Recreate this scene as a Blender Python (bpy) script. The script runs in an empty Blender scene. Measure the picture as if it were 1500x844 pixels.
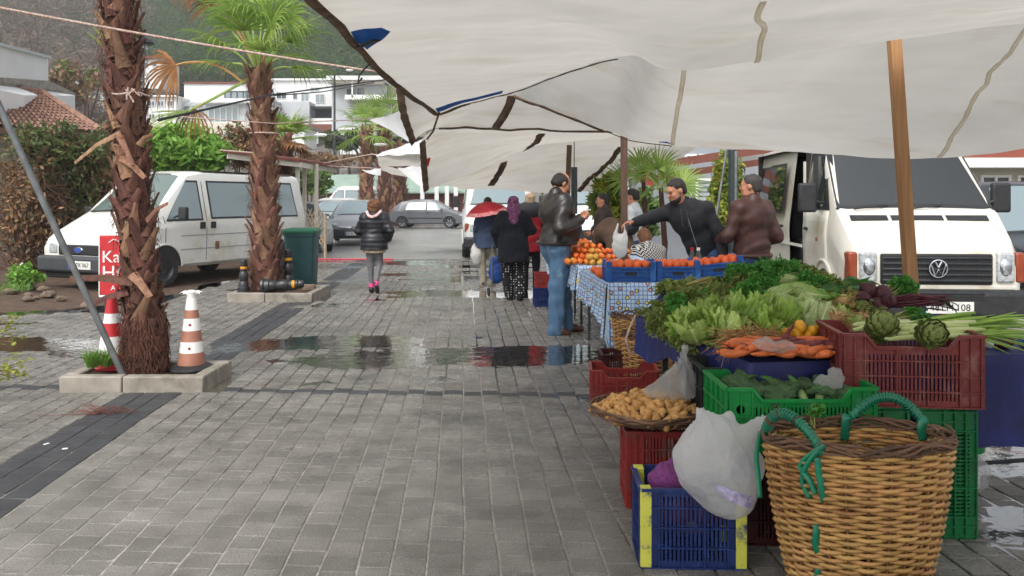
import bpy, math, random
import numpy as np
from mathutils import Vector, Matrix, noise
R = random.Random(7)
NR = np.random.RandomState(5)
sc = bpy.context.scene
C = sc.collection
PI = math.pi
# ---------------------------------------------------------------- camera
F, HY, CH = 1200.0, 292.0, 1.5          # focal length and horizon row in photo pixels (1500 wide), eye height
cam = bpy.data.cameras.new("camera")
cam.sensor_width = 36.0
cam.lens = 36.0 * F / 1500.0
cam.shift_y = -(422.0 - HY) / 1500.0
cam.clip_start, cam.clip_end = 0.05, 2000.0
camo = bpy.data.objects.new("camera", cam)
camo.location = (0, 0, CH)
camo.rotation_euler = (PI / 2, 0, 0)
C.objects.link(camo)
sc.camera = camo
# ---------------------------------------------------------------- light: overcast day
SUN_EL, SUN_AZ = math.radians(52), math.radians(205)
w = bpy.data.worlds.new("World")
sc.world = w
w.use_nodes = True
nt = w.node_tree
bg = nt.nodes["Background"]
sky = nt.nodes.new("ShaderNodeTexSky")
sky.sky_type = 'NISHITA'
sky.sun_disc = False
sky.sun_elevation = SUN_EL
sky.sun_rotation = SUN_AZ
sky.dust_density = 4.0
hs = nt.nodes.new("ShaderNodeHueSaturation")     # overcast: the sky is almost colourless
hs.inputs["Saturation"].default_value = 0.22
nt.links.new(sky.outputs[0], hs.inputs["Color"])
nt.links.new(hs.outputs[0], bg.inputs[0])
bg.inputs[1].default_value = 0.15
sl = bpy.data.lights.new("sun", 'SUN')
sl.energy = 1.05
sl.angle = math.radians(40)
sl.color = (1.0, 0.97, 0.93)
so = bpy.data.objects.new("sun", sl)
so.rotation_euler = (PI / 2 - SUN_EL, 0, PI - SUN_AZ)
C.objects.link(so)
sc.view_settings.view_transform = 'Standard'
sc.view_settings.look = 'None'
sc.view_settings.gamma = 1.0
sc.view_settings.exposure = 0.88
sc.view_settings.use_curve_mapping = False
sc.cycles.max_bounces = 8
sc.cycles.transparent_max_bounces = 16
sc.cycles.use_denoising = True

# ---------------------------------------------------------------- helpers
def P(px, py, d):
 return Vector(((px - 750) / F * d, d, CH + (HY - py) / F * d))

def G(px, py):
 return P(px, py, F * CH / (py - HY))

def V(*a):
 return Vector(a)

def lin(h):
 h = h.lstrip('#')
 o = []
 for i in (0, 2, 4):
  c = int(h[i:i + 2], 16) / 255
  o.append(c / 12.92 if c <= 0.04045 else ((c + 0.055) / 1.055) ** 2.4)
 return (o[0], o[1], o[2], 1)

class NT:
 """small node-building helper"""
 def __init__(s, m):
  m.use_nodes = True
  s.t = m.node_tree
  s.b = s.t.nodes["Principled BSDF"]
  s.out = s.t.nodes["Material Output"]
 def n(s, typ, **kw):
  nd = s.t.nodes.new("ShaderNode" + typ)
  for k, v in kw.items():
   if k[0] == 'i' and k[1:].isdigit():
    s.set(nd.inputs[int(k[1:])], v)
   elif k in nd.inputs:
    s.set(nd.inputs[k], v)
   else:
    setattr(nd, k, v)
  return nd
 def set(s, sock, v):
  if isinstance(v, bpy.types.NodeSocket):
   s.t.links.new(v, sock)
  else:
   sock.default_value = v
 def math(s, op, a, b=0.0, c=0.0):
  return s.n("Math", operation=op, i0=a, i1=b, i2=c).outputs[0]
 def mix(s, f, a, b, bt='MIX'):
  nd = s.n("MixRGB", blend_type=bt)
  s.set(nd.inputs[0], f); s.set(nd.inputs[1], a); s.set(nd.inputs[2], b)
  return nd.outputs[0]
 def ramp(s, f, stops):
  nd = s.n("ValToRGB")
  s.set(nd.inputs[0], f)
  e = nd.color_ramp.elements
  while len(e) < len(stops): e.new(0.5)
  for el, (p, c) in zip(e, stops):
   el.position = p; el.color = c if len(c) == 4 else (*c, 1)
  return nd.outputs[0]
 def noise(s, scale, detail=4, co=None, rough=0.55, dist=0.0):
  nd = s.n("TexNoise", Scale=scale, Detail=detail, Roughness=rough, Distortion=dist)
  if co is not None: s.set(nd.inputs["Vector"], co)
  return nd.outputs[0]
 def obj(s, st=(1, 1, 1)):
  tc = s.n("TexCoord").outputs["Object"]
  if st == (1, 1, 1): return tc
  mp = s.n("Mapping"); mp.inputs["Scale"].default_value = st
  s.t.links.new(tc, mp.inputs[0])
  return mp.outputs[0]
 def geo(s):
  return s.n("NewGeometry").outputs["Position"]

MATS = {}
def mat(name, c1, c2=None, scale=6.0, rough=0.6, rvar=0.15, bump=0.0, bscale=40.0, metal=0.0, spec=0.5, rnd=0.0,
  isl=0.0, trans=0.0, st=(1, 1, 1), coat=0.0, detail=4, lo=0.35, hi=0.65, c3=None, scale3=2.0, sss=0.0, huev=0.0, world=False):
 """principled material with two-tone noise colour, roughness noise, bump and optional per-object / per-island variation"""
 m = bpy.data.materials.new(name)
 k = NT(m)
 co = k.geo() if world else k.obj(st)
 a = lin(c1)
 col = a
 if c2:
  f = k.ramp(k.noise(scale, detail, co), [(lo, (0, 0, 0, 1)), (hi, (1, 1, 1, 1))])
  col = k.mix(f, a, lin(c2))
 if c3:
  f = k.ramp(k.noise(scale3, 5, co, 0.65), [(0.55, (0, 0, 0, 1)), (0.68, (1, 1, 1, 1))])
  col = k.mix(f, col, lin(c3))
 if rnd or isl or huev:
  r = k.n("ObjectInfo").outputs["Random"] if (rnd or (huev and not isl)) else k.n("NewGeometry").outputs["Random Per Island"]
  amt = rnd or isl
  v = k.math('MULTIPLY_ADD', r, 2 * amt, 1 - amt)
  h = k.n("HueSaturation", Color=col, Value=v)
  if huev:
   r2 = k.math('FRACT', k.math('MULTIPLY', r, 7.31))
   k.set(h.inputs["Hue"], k.math('MULTIPLY_ADD', r2, 2 * huev, 0.5 - huev))
  col = h.outputs[0]
 k.set(k.b.inputs["Base Color"], col)
 rn = k.noise(scale * 2.3, 3, co)
 k.set(k.b.inputs["Roughness"], k.math('MULTIPLY_ADD', rn, 2 * rvar, rough - rvar))
 k.b.inputs["Metallic"].default_value = metal
 k.b.inputs["Specular IOR Level"].default_value = spec
 if coat:
  k.b.inputs["Coat Weight"].default_value = coat
  k.b.inputs["Coat Roughness"].default_value = 0.08
 if sss:
  k.b.inputs["Subsurface Weight"].default_value = sss
  k.b.inputs["Subsurface Radius"].default_value = (0.012, 0.006, 0.004)
 if bump:
  bm = k.n("Bump", Strength=bump, Distance=0.02, Height=k.noise(bscale, 5, co))
  k.set(k.b.inputs["Normal"], bm.outputs[0])
 if trans:
  tr = k.n("BsdfTranslucent")
  k.set(tr.inputs[0], col)
  ms = k.n("MixShader", i0=trans)
  k.t.links.new(k.b.outputs[0], ms.inputs[1]); k.t.links.new(tr.outputs[0], ms.inputs[2])
  k.t.links.new(ms.outputs[0], k.out.inputs[0])
 MATS[name] = m
 return m

class MB:
 def __init__(s):
  s.v, s.f = [], []
 def add(s, v, f):
  o = len(s.v)
  s.v += [tuple(x) for x in v]
  s.f += [tuple(i + o for i in q) for q in f]
  return s
 def box(s, c, size, M=None):
  x, y, z = (k / 2 for k in size)
  v = [Vector((a * x, b * y, e * z)) for a in (-1, 1) for b in (-1, 1) for e in (-1, 1)]
  if M is not None: v = [M @ p for p in v]
  c = Vector(c)
  return s.add([p + c for p in v], [(0, 1, 3, 2), (4, 6, 7, 5), (0, 4, 5, 1), (2, 3, 7, 6), (0, 2, 6, 4), (1, 5, 7, 3)])
 def bb(s, x0, x1, y0, y1, z0, z1):
  return s.box(((x0 + x1) / 2, (y0 + y1) / 2, (z0 + z1) / 2), (abs(x1 - x0), abs(y1 - y0), abs(z1 - z0)))
 def bar(s, a, b, wd, th, up=(0, 0, 1)):
  a, b = Vector(a), Vector(b)
  t = (b - a).normalized()
  sd = t.cross(Vector(up))
  if sd.length < 1e-4: sd = t.cross(Vector((0, 1, 0)))
  sd.normalize(); u = sd.cross(t)
  v = []
  for p in (a, b):
   for i, j in ((-1, -1), (1, -1), (1, 1), (-1, 1)):
    v.append(p + sd * (i * wd / 2) + u * (j * th / 2))
  return s.add(v, [(0, 1, 2, 3), (7, 6, 5, 4)] + [(i, i + 4, (i + 1) % 4 + 4, (i + 1) % 4) for i in range(4)])
 def tube(s, pts, r, n=6, cap=True, flat=1.0):
  pts = [Vector(p) for p in pts]
  m = len(pts)
  rs = r if isinstance(r, (list, tuple)) else [r] * m
  u = None
  v, f = [], []
  for i, p in enumerate(pts):
   t = (pts[min(i + 1, m - 1)] - pts[max(i - 1, 0)])
   if t.length < 1e-9: t = Vector((0, 0, 1))
   t.normalize()
   if u is None:
    u = t.orthogonal().normalized()
   else:
    u = u - t * u.dot(t)
    if u.length < 1e-6: u = t.orthogonal()
    u.normalize()
   w_ = t.cross(u)
   for k in range(n):
    a = 2 * PI * k / n
    v.append(p + (u * math.cos(a) + w_ * math.sin(a) * flat) * rs[i])
  for i in range(m - 1):
   for k in range(n):
    f.append((i * n + k, i * n + (k + 1) % n, (i + 1) * n + (k + 1) % n, (i + 1) * n + k))
  if cap:
   f.append(tuple(range(n - 1, -1, -1)))
   f.append(tuple((m - 1) * n + k for k in range(n)))
  return s.add(v, f)
 def lathe(s, prof, n=20, c=(0, 0, 0), sx=1.0, sy=1.0, M=None, cap=True):
  v, f = [], []
  c = Vector(c)
  for r, z in prof:
   for k in range(n):
    a = 2 * PI * k / n
    p = Vector((r * math.cos(a) * sx, r * math.sin(a) * sy, z))
    if M is not None: p = M @ p
    v.append(p + c)
  m = len(prof)
  for i in range(m - 1):
   for k in range(n):
    f.append((i * n + k, i * n + (k + 1) % n, (i + 1) * n + (k + 1) % n, (i + 1) * n + k))
  if cap:
   if prof[0][0] > 1e-5: f.append(tuple(range(n - 1, -1, -1)))
   if prof[-1][0] > 1e-5: f.append(tuple((m - 1) * n + k for k in range(n)))
  return s.add(v, f)
 def ball(s, c, r, n=8, m=6, M=None):
  if not isinstance(r, (tuple, list)): r = (r, r, r)
  pr = [(max(math.sin(PI * i / m), 1e-6), -math.cos(PI * i / m)) for i in range(m + 1)]
  S = Matrix.Diagonal(Vector(r))
  return s.lathe(pr, n, c, M=(M @ S) if M is not None else S, cap=False)
 def grid(s, fn, nu, nv, closeu=False):
  v = [fn(i / nu, j / nv) for j in range(nv + 1) for i in range(nu + 1)]
  f = [(j * (nu + 1) + i, j * (nu + 1) + i + 1, (j + 1) * (nu + 1) + i + 1, (j + 1) * (nu + 1) + i) for j in range(nv) for i in range(nu)]
  return s.add(v, f)
 def prism(s, poly, axis, a, b):
  """extrude a 2-D outline along an axis (0 x, 1 y, 2 z) from a to b"""
  def q(p, t):
   l = [p[0], p[1]]; l.insert(axis, t); return l
  n = len(poly)
  v = [q(p, a) for p in poly] + [q(p, b) for p in poly]
  return s.add(v, [tuple(range(n - 1, -1, -1)), tuple(range(n, 2 * n))] + [(i, (i + 1) % n, n + (i + 1) % n, n + i) for i in range(n)])
 def mesh(s, name, m, ang=40):
  me = bpy.data.meshes.new(name)
  me.from_pydata(s.v, [], s.f)
  fin(me, m, ang)
  return me
 def build(s, name, m, parent=None, ang=40, bevel=0.0, seg=2, loc=None, solid=0.0):
  o = link(name, s.mesh(name, m, ang), parent, loc)
  if solid:
   md = o.modifiers.new("solidify", 'SOLIDIFY'); md.thickness = solid; md.offset = 0
  if bevel:
   md = o.modifiers.new("bevel", 'BEVEL'); md.width = bevel; md.segments = seg; md.limit_method = 'ANGLE'; md.angle_limit = 0.6
  return o

def fin(me, m, ang=40):
 me.update()
 for q in (m if isinstance(m, (list, tuple)) else [m]):
  me.materials.append(q)
 if ang:
  me.polygons.foreach_set("use_smooth", [True] * len(me.polygons))
  if ang < 180:
   try: me.set_sharp_from_angle(angle=math.radians(ang))
   except Exception: pass

def np_mesh(name, v, f, m, ang=40):
 """v (n,3), f (k,4) or (k,3) numpy arrays"""
 me = bpy.data.meshes.new(name)
 v = np.asarray(v, np.float32); f = np.asarray(f, np.int32)
 me.vertices.add(len(v)); me.vertices.foreach_set("co", v.ravel())
 k = f.shape[1]
 me.loops.add(f.size); me.loops.foreach_set("vertex_index", f.ravel())
 me.polygons.add(len(f)); me.polygons.foreach_set("loop_start", np.arange(0, f.size, k, dtype=np.int32))
 me.update(calc_edges=True); me.validate()
 fin(me, m, ang)
 return me

def link(name, me, parent=None, loc=None, rot=None, scale=None):
 o = bpy.data.objects.new(name, me)
 C.objects.link(o)
 if parent is not None: o.parent = parent
 if loc is not None: o.location = loc
 if rot is not None: o.rotation_euler = rot
 if scale is not None: o.scale = scale if not isinstance(scale, (int, float)) else (scale,) * 3
 return o

def tag(o, label=None, cat=None, group=None, kind=None):
 if label: o["label"] = label
 if cat: o["category"] = cat
 if group: o["group"] = group
 if kind: o["kind"] = kind
 return o

def thing(name, label, cat, loc=(0, 0, 0), rz=0.0, group=None):
 o = bpy.data.objects.new(name, None)
 o.empty_display_size = 0.1
 C.objects.link(o)
 o.location = loc; o.rotation_euler = (0, 0, rz)
 return tag(o, label, cat, group)

KIDS = {}
def kids(o):
 return [c for c in C.objects if c.parent == o]

def dup(root, loc, rz=None, label=None, group=None, scale=None, rot=None):
 r = root.copy(); C.objects.link(r)
 r.location = loc
 if rz is not None: r.rotation_euler = (0, 0, rz)
 if rot is not None: r.rotation_euler = rot
 if scale is not None: r.scale = scale if not isinstance(scale, (int, float)) else (scale,) * 3
 if label: r["label"] = label
 if group: r["group"] = group
 for ch in list(root.children):
  c = ch.copy(); C.objects.link(c); c.parent = r
  for g in list(ch.children):
   d = g.copy(); C.objects.link(d); d.parent = c
 return r

def text_mesh(txt, size, m, ext=0.001, align='CENTER', xs=1.0):
 cu = bpy.data.curves.new("lettering", 'FONT')
 cu.body = txt; cu.size = size; cu.extrude = ext; cu.align_x = align; cu.align_y = 'CENTER'; cu.resolution_u = 3
 o = bpy.data.objects.new("lettering", cu)
 C.objects.link(o)
 dg = bpy.context.evaluated_depsgraph_get()
 me = bpy.data.meshes.new_from_object(o.evaluated_get(dg))
 bpy.data.objects.remove(o); bpy.data.curves.remove(cu)
 me.materials.clear(); me.materials.append(m)
 return me

def wob(t, seed, n=3):
 r = random.Random(seed)
 return sum(math.sin(t * r.uniform(1, 6) * (i + 1) + r.uniform(0, 6.28)) / (i + 1) for i in range(n)) / 1.6

def catmull(pts, n):
 pts = [Vector(p) for p in pts]
 o = []
 m = len(pts)
 for i in range(m - 1):
  p0, p1, p2, p3 = pts[max(i - 1, 0)], pts[i], pts[i + 1], pts[min(i + 2, m - 1)]
  for k in range(n):
   t = k / n
   o.append(0.5 * ((2 * p1) + (p2 - p0) * t + (2 * p0 - 5 * p1 + 4 * p2 - p3) * t * t + (3 * p1 - p0 - 3 * p2 + p3) * t ** 3))
 o.append(pts[-1])
 return o

# ---- signed distance fields -> mesh (naive surface nets), for bodies, clothes and bags
def smin(a, b, k):
 if k <= 0: return np.minimum(a, b)
 h = np.maximum(k - np.abs(a - b), 0) / k
 return np.minimum(a, b) - h * h * k * 0.25

class SDF:
 def __init__(s):
  s.ops = []; s.lo = np.full(3, 1e9); s.hi = -s.lo; s.post = []
 def grow(s, p, r):
  s.lo = np.minimum(s.lo, np.asarray(p) - r); s.hi = np.maximum(s.hi, np.asarray(p) + r)
 def cap(s, a, b, ra, rb=None, k=0.03):
  rb = ra if rb is None else rb
  a, b = np.array(a, float), np.array(b, float)
  s.grow(a, ra); s.grow(b, rb)
  ab = b - a; L = max(ab @ ab, 1e-9)
  def fn(p):
   t = np.clip((p - a) @ ab / L, 0, 1)
   return np.linalg.norm(p - a - t[:, None] * ab, axis=1) - (ra + (rb - ra) * t)
  s.ops.append((fn, k, 0)); return s
 def ell(s, c, r, k=0.03, rz=0.0, rx=0.0, sub=False):
  c = np.array(c, float); r = np.array(r, float)
  M = np.array(Matrix.Rotation(rz, 3, 'Z') @ Matrix.Rotation(rx, 3, 'X'))
  if not sub: s.grow(c, max(r))
  def fn(p):
   q = (p - c) @ M
   k0 = np.linalg.norm(q / r, axis=1); k1 = np.linalg.norm(q / (r * r), axis=1)
   return k0 * (k0 - 1) / np.maximum(k1, 1e-9)
  s.ops.append((fn, k, 1 if sub else 0)); return s
 def cut(s, pt, nrm, jit=0.0):
  """remove what lies on the side the normal points to"""
  pt = np.array(pt, float); nrm = np.array(nrm, float); nrm /= np.linalg.norm(nrm)
  s.post.append(lambda p, d: np.maximum(d, (p - pt) @ nrm + jit * (np.sin(p @ np.array([210., 160., 90.])) + np.sin(p @ np.array([-130., 240., 170.]))))); return s
 def wrinkle(s, amp, freq, seed=1):
  r = np.random.RandomState(seed)
  K = r.normal(size=(6, 3)) * freq; ph = r.uniform(0, 6.28, 6)
  s.post.insert(0, lambda p, d: d + amp * np.sin(p @ K.T + ph + 1.5 * np.sin(p @ K[::-1].T * 0.5)).sum(1) / 3); return s
 def crease(s, amp, freq, seed=1):
  """sharp ridges, as in thin film"""
  r = np.random.RandomState(seed)
  K = r.normal(size=(7, 3)) * freq; ph = r.uniform(0, 6.28, 7)
  def f(p, d):
   w_ = np.sin(p @ K.T * .45 + ph) * 1.6
   return d + amp * (np.abs(np.sin(p @ K[::-1].T + ph + w_)) ** .7).mean(1) * 2 - amp
  s.post.insert(0, f); return s
 def __call__(s, p):
  d = None
  for fn, k, sub in s.ops:
   e = fn(p)
   if d is None: d = e
   elif sub: d = -smin(-d, e, k)
   else: d = smin(d, e, k)
  for fn in s.post: d = fn(p, d)
  return d
 def mesh(s, name, m, h=0.014, ang=180):
  B = 6
  lo = s.lo - 3 * h
  n = np.ceil((s.hi + 3 * h - lo) / (h * B)).astype(int)
  cx = [lo[i] + (np.arange(n[i]) * B + (B - 1) / 2) * h for i in range(3)]
  cp = np.stack(np.meshgrid(*cx, indexing='ij'), -1).reshape(-1, 3)
  cd = s(cp).reshape(n)
  D = np.repeat(np.repeat(np.repeat(np.sign(cd) * 1.0, B, 0), B, 1), B, 2).astype(np.float32)
  act = np.argwhere(np.abs(cd) < 7.2 * h)
  off = np.stack(np.meshgrid(*[np.arange(B)] * 3, indexing='ij'), -1).reshape(-1, 3)
  idx = (act[:, None, :] * B + off[None]).reshape(-1, 3)
  for q in range(0, len(idx), 200000):
   ii = idx[q:q + 200000]
   D[ii[:, 0], ii[:, 1], ii[:, 2]] = s(lo + ii * h)
  I = D < 0
  sm = np.zeros(tuple(np.array(D.shape) - 1), np.int8)
  for a in (0, 1):
   for b in (0, 1):
    for c in (0, 1):
     sm += I[a:D.shape[0] - 1 + a, b:D.shape[1] - 1 + b, c:D.shape[2] - 1 + c]
  cells = np.argwhere((sm > 0) & (sm < 8))
  vid = np.full(sm.shape, -1, np.int32)
  vid[cells[:, 0], cells[:, 1], cells[:, 2]] = np.arange(len(cells))
  acc = np.zeros((len(cells), 3)); cnt = np.zeros(len(cells))
  cor = [(a, b, c) for a in (0, 1) for b in (0, 1) for c in (0, 1)]
  for a in cor:
   for ax in range(3):
    if a[ax]: continue
    b = list(a); b[ax] = 1
    da = D[cells[:, 0] + a[0], cells[:, 1] + a[1], cells[:, 2] + a[2]]
    db = D[cells[:, 0] + b[0], cells[:, 1] + b[1], cells[:, 2] + b[2]]
    x = (da < 0) != (db < 0)
    t = np.where(x, da / np.where(x, da - db, 1), 0)
    pt = np.tile(np.array(a, float), (len(cells), 1)); pt[:, ax] += t
    acc[x] += pt[x]; cnt[x] += 1
  vv = lo + (cells + acc / cnt[:, None]) * h
  fs = []
  for ax in range(3):
   u, w_ = (ax + 1) % 3, (ax + 2) % 3
   sl0 = [slice(1, -1)] * 3; sl0[ax] = slice(0, -1)
   sl1 = [slice(1, -1)] * 3; sl1[ax] = slice(1, None)
   A, Bm = I[tuple(sl0)], I[tuple(sl1)]
   for fl in (0, 1):
    e = np.argwhere((A & ~Bm) if fl == 0 else (~A & Bm))
    if not len(e): continue
    base = e.copy(); base[:, u] += 1; base[:, w_] += 1
    q = []
    for du, dw in ((-1, -1), (0, -1), (0, 0), (-1, 0)):
     c = base.copy(); c[:, u] += du; c[:, w_] += dw
     c = np.minimum(c, np.array(vid.shape) - 1)
     q.append(vid[c[:, 0], c[:, 1], c[:, 2]])
    q = np.stack(q, 1)
    fs.append(q if fl == 0 else q[:, ::-1])
  f = np.concatenate(fs)
  f = f[(f >= 0).all(1)]
  return np_mesh(name, vv, f, m, ang)

# ---------------------------------------------------------------- common materials
def glass_mat(name, tint='#20282c', rough=0.05):
 m = bpy.data.materials.new(name); k = NT(m)
 k.b.inputs["Base Color"].default_value = lin(tint)
 k.set(k.b.inputs["Roughness"], rough)
 k.b.inputs["Specular IOR Level"].default_value = 0.9
 k.b.inputs["Coat Weight"].default_value = 0.5
 k.b.inputs["Coat Roughness"].default_value = 0.02
 return m
def clear_glass(name, tint, f0=0.12, refl='#ffffff'):
 """see-through pane: fresnel mix of a tinted transparent and a mirror"""
 m = bpy.data.materials.new(name); k = NT(m)
 tr = k.n("BsdfTransparent"); tr.inputs[0].default_value = lin(tint)
 gl = k.n("BsdfGlossy"); gl.inputs["Roughness"].default_value = 0.02; gl.inputs[0].default_value = lin(refl)
 lw = k.n("LayerWeight", Blend=0.25)
 fac = k.math('MULTIPLY_ADD', lw.outputs["Fresnel"], 0.8, f0)
 ms = k.n("MixShader"); k.set(ms.inputs[0], fac)
 k.t.links.new(tr.outputs[0], ms.inputs[1]); k.t.links.new(gl.outputs[0], ms.inputs[2])
 k.t.links.new(ms.outputs[0], k.out.inputs[0])
 return m
m_black = mat('black_rubber', '#1a1a1b', '#262627', 20, 0.65)
m_trim = mat('black_trim', '#232426', '#2e2f31', 15, 0.5, spec=0.4)
m_glass = glass_mat('tinted_glass', '#1c2326')
m_glass2 = clear_glass('car_glass', '#a9bdbb', 0.2)
m_chrome = mat('chrome', '#c9ccd0', rough=0.2, metal=1.0, rvar=0.08)
m_steel = mat('galvanised_steel', '#8d9090', '#74787a', 9, 0.42, metal=0.7, bump=0.05)
m_darkmetal = mat('dark_metal', '#33363a', '#43474a', 8, 0.45, metal=0.4)
m_plate = mat('plate_white', '#dcdcd6', '#cfcfc8', 12, 0.4)
m_ink = mat('ink_black', '#121212', rough=0.5)
m_blue_print = mat('print_blue', '#1d4aa8', rough=0.5)
m_white_print = mat('print_white', '#e8e6e2', rough=0.5)
m_orange_lens = mat('orange_lens', '#8f3f20', '#7f3419', 8, 0.35, coat=0.3)
m_red_lens = mat('red_lens', '#8e1414', rough=0.2, coat=0.6)
m_lens = mat('lamp_lens', '#b9bdbd', '#8d9293', 25, 0.15, coat=0.8)
m_rope = mat('rope', '#cdbfb2', '#a77f74', 60, 0.9, bump=0.4, bscale=150)
m_soil = mat('soil', '#5b4636', '#3f3126', 7, 0.95, bump=0.6, bscale=30)
m_conc = mat('kerb_concrete', '#9a9388', '#7d776c', 6, 0.75, bump=0.15, bscale=80, c3='#6a655a', scale3=4)

# ---------------------------------------------------------------- paving
U, W_ = Vector((1, -0.06)), Vector((-0.06, 1))
CU, CV = 0.146, 0.142

def puddle(x, y):
 """how deep the paving has sunk (metres), broad hollows that hold water"""
 n = noise.noise(Vector((x * 0.55, y * 1.3, 3.1))) + 0.5 * noise.noise(Vector((x * 1.6, y * 3.0, 7.7)))
 g = 0
 g += math.exp(-((y - 8.25) / 0.62) ** 2) * (1 if x < -0.1 else math.exp(-((x + 0.1) / 0.55) ** 2)) * (1 if x > -6.8 else 0.3) * 1.1
 g += math.exp(-((y - 7.5) / 0.45) ** 2) * math.exp(-((x + 1.0) / 2.1) ** 2) * 0.75
 g += math.exp(-((y - 12.9) / 0.7) ** 2) * math.exp(-((x + 0.6) / 2.2) ** 2) * 1.15
 g += math.exp(-((y - 15.2) / 0.9) ** 2) * math.exp(-((x + 1.2) / 2.2) ** 2) * 0.9
 g += math.exp(-((y - 19.5) / 2.6) ** 2) * math.exp(-((x + 1.8) / 2.5) ** 2) * 0.8
 g += math.exp(-((y - 3.95) / 0.28) ** 2) * math.exp(-((x - 2.35) / 0.35) ** 2) * 1.3
 g += math.exp(-((y - 4.9) / 0.6) ** 2) * math.exp(-((x - 2.9) / 0.6) ** 2) * 0.8
 return 0.0165 * max(0.0, min(1.0, g + 1.25 * n - 0.20 - (max(0.0, 7.0 - y) * .4 if x < 1.8 else 0)))

def damp(x, y):
 """joints lie deeper and stay wet away from the dry near-left corner"""
 return max(0.0, min(1.0, 0.25 + (y - 4.5) / 5 + max(0, x + 0.6) * 0.35))

WATER_Z = -0.0075
m_paver = mat('paver', '#8d8a84', '#706d67', 4, 0.27, 0.12, bump=0.55, bscale=420, isl=0.13, st=(1, 1, 1), lo=0.3, hi=0.7, c3='#5f5d58', scale3=1.2, spec=0.6, world=True)
m_paver1 = mat('paver_single', '#8d8a84', '#706d67', 4, 0.36, 0.13, bump=0.55, bscale=420, rnd=0.13, lo=0.3, hi=0.7, c3='#5f5d58', scale3=1.2, spec=0.45, world=True)
m_pavdark = mat('paver_dark', '#46484b', '#38393c', 5, 0.42, 0.12, bump=0.5, bscale=420, isl=0.12, spec=0.45, world=True)
m_pavdark1 = mat('paver_dark_single', '#46484b', '#38393c', 5, 0.42, 0.12, bump=0.5, bscale=420, rnd=0.12, spec=0.45, world=True)
def speckle(m, sc_, amt):
 """salt-and-pepper aggregate in cast concrete"""
 k = NT(m); sk = k.b.inputs["Base Color"]; src = sk.links[0].from_socket
 n_ = k.noise(sc_, 2, k.geo(), .8)
 k.set(sk, k.mix(1.0, src, k.ramp(n_, [(.34, (1 - amt,) * 3), (.5, (1, 1, 1)), (.68, (1 + amt,) * 3)]), 'MULTIPLY'))
 n2 = k.noise(.9, 5, k.geo(), .7)
 k.set(sk, k.mix(.55, sk.links[0].from_socket, k.ramp(n2, [(.35, (.72, .70, .67)), (.6, (1.06, 1.06, 1.06))]), 'MULTIPLY'))
for m_ in (m_paver, m_paver1): speckle(m_, 130, .42)
for m_ in (m_pavdark, m_pavdark1): speckle(m_, 130, .3)
m_sand = mat('joint_sand', '#b3aea4', '#8d887e', 30, 0.8, bump=0.5, bscale=200, world=True)

m_water = bpy.data.materials.new('water'); k = NT(m_water)
trn = k.n("BsdfTransparent"); trn.inputs[0].default_value = (0.90, 0.88, 0.84, 1)
gls = k.n("BsdfGlossy"); gls.inputs["Roughness"].default_value = 0.05
bmp = k.n("Bump", Strength=0.35, Distance=0.01, Height=k.noise(8, 3, k.geo(), dist=0.6))
frn = k.n("Fresnel", IOR=1.36)
k.set(gls.inputs["Normal"], bmp.outputs[0])
ms = k.n("MixShader"); k.set(ms.inputs[0], k.math('MULTIPLY_ADD', frn.outputs[0], 1.9, 0.10))
k.t.links.new(trn.outputs[0], ms.inputs[1]); k.t.links.new(gls.outputs[0], ms.inputs[2]); k.t.links.new(ms.outputs[0], k.out.inputs[0])

PLANTERS = [(-3.52, -2.40, 6.36, 7.02), (-4.16, -2.92, 11.95, 13.2)]

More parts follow.
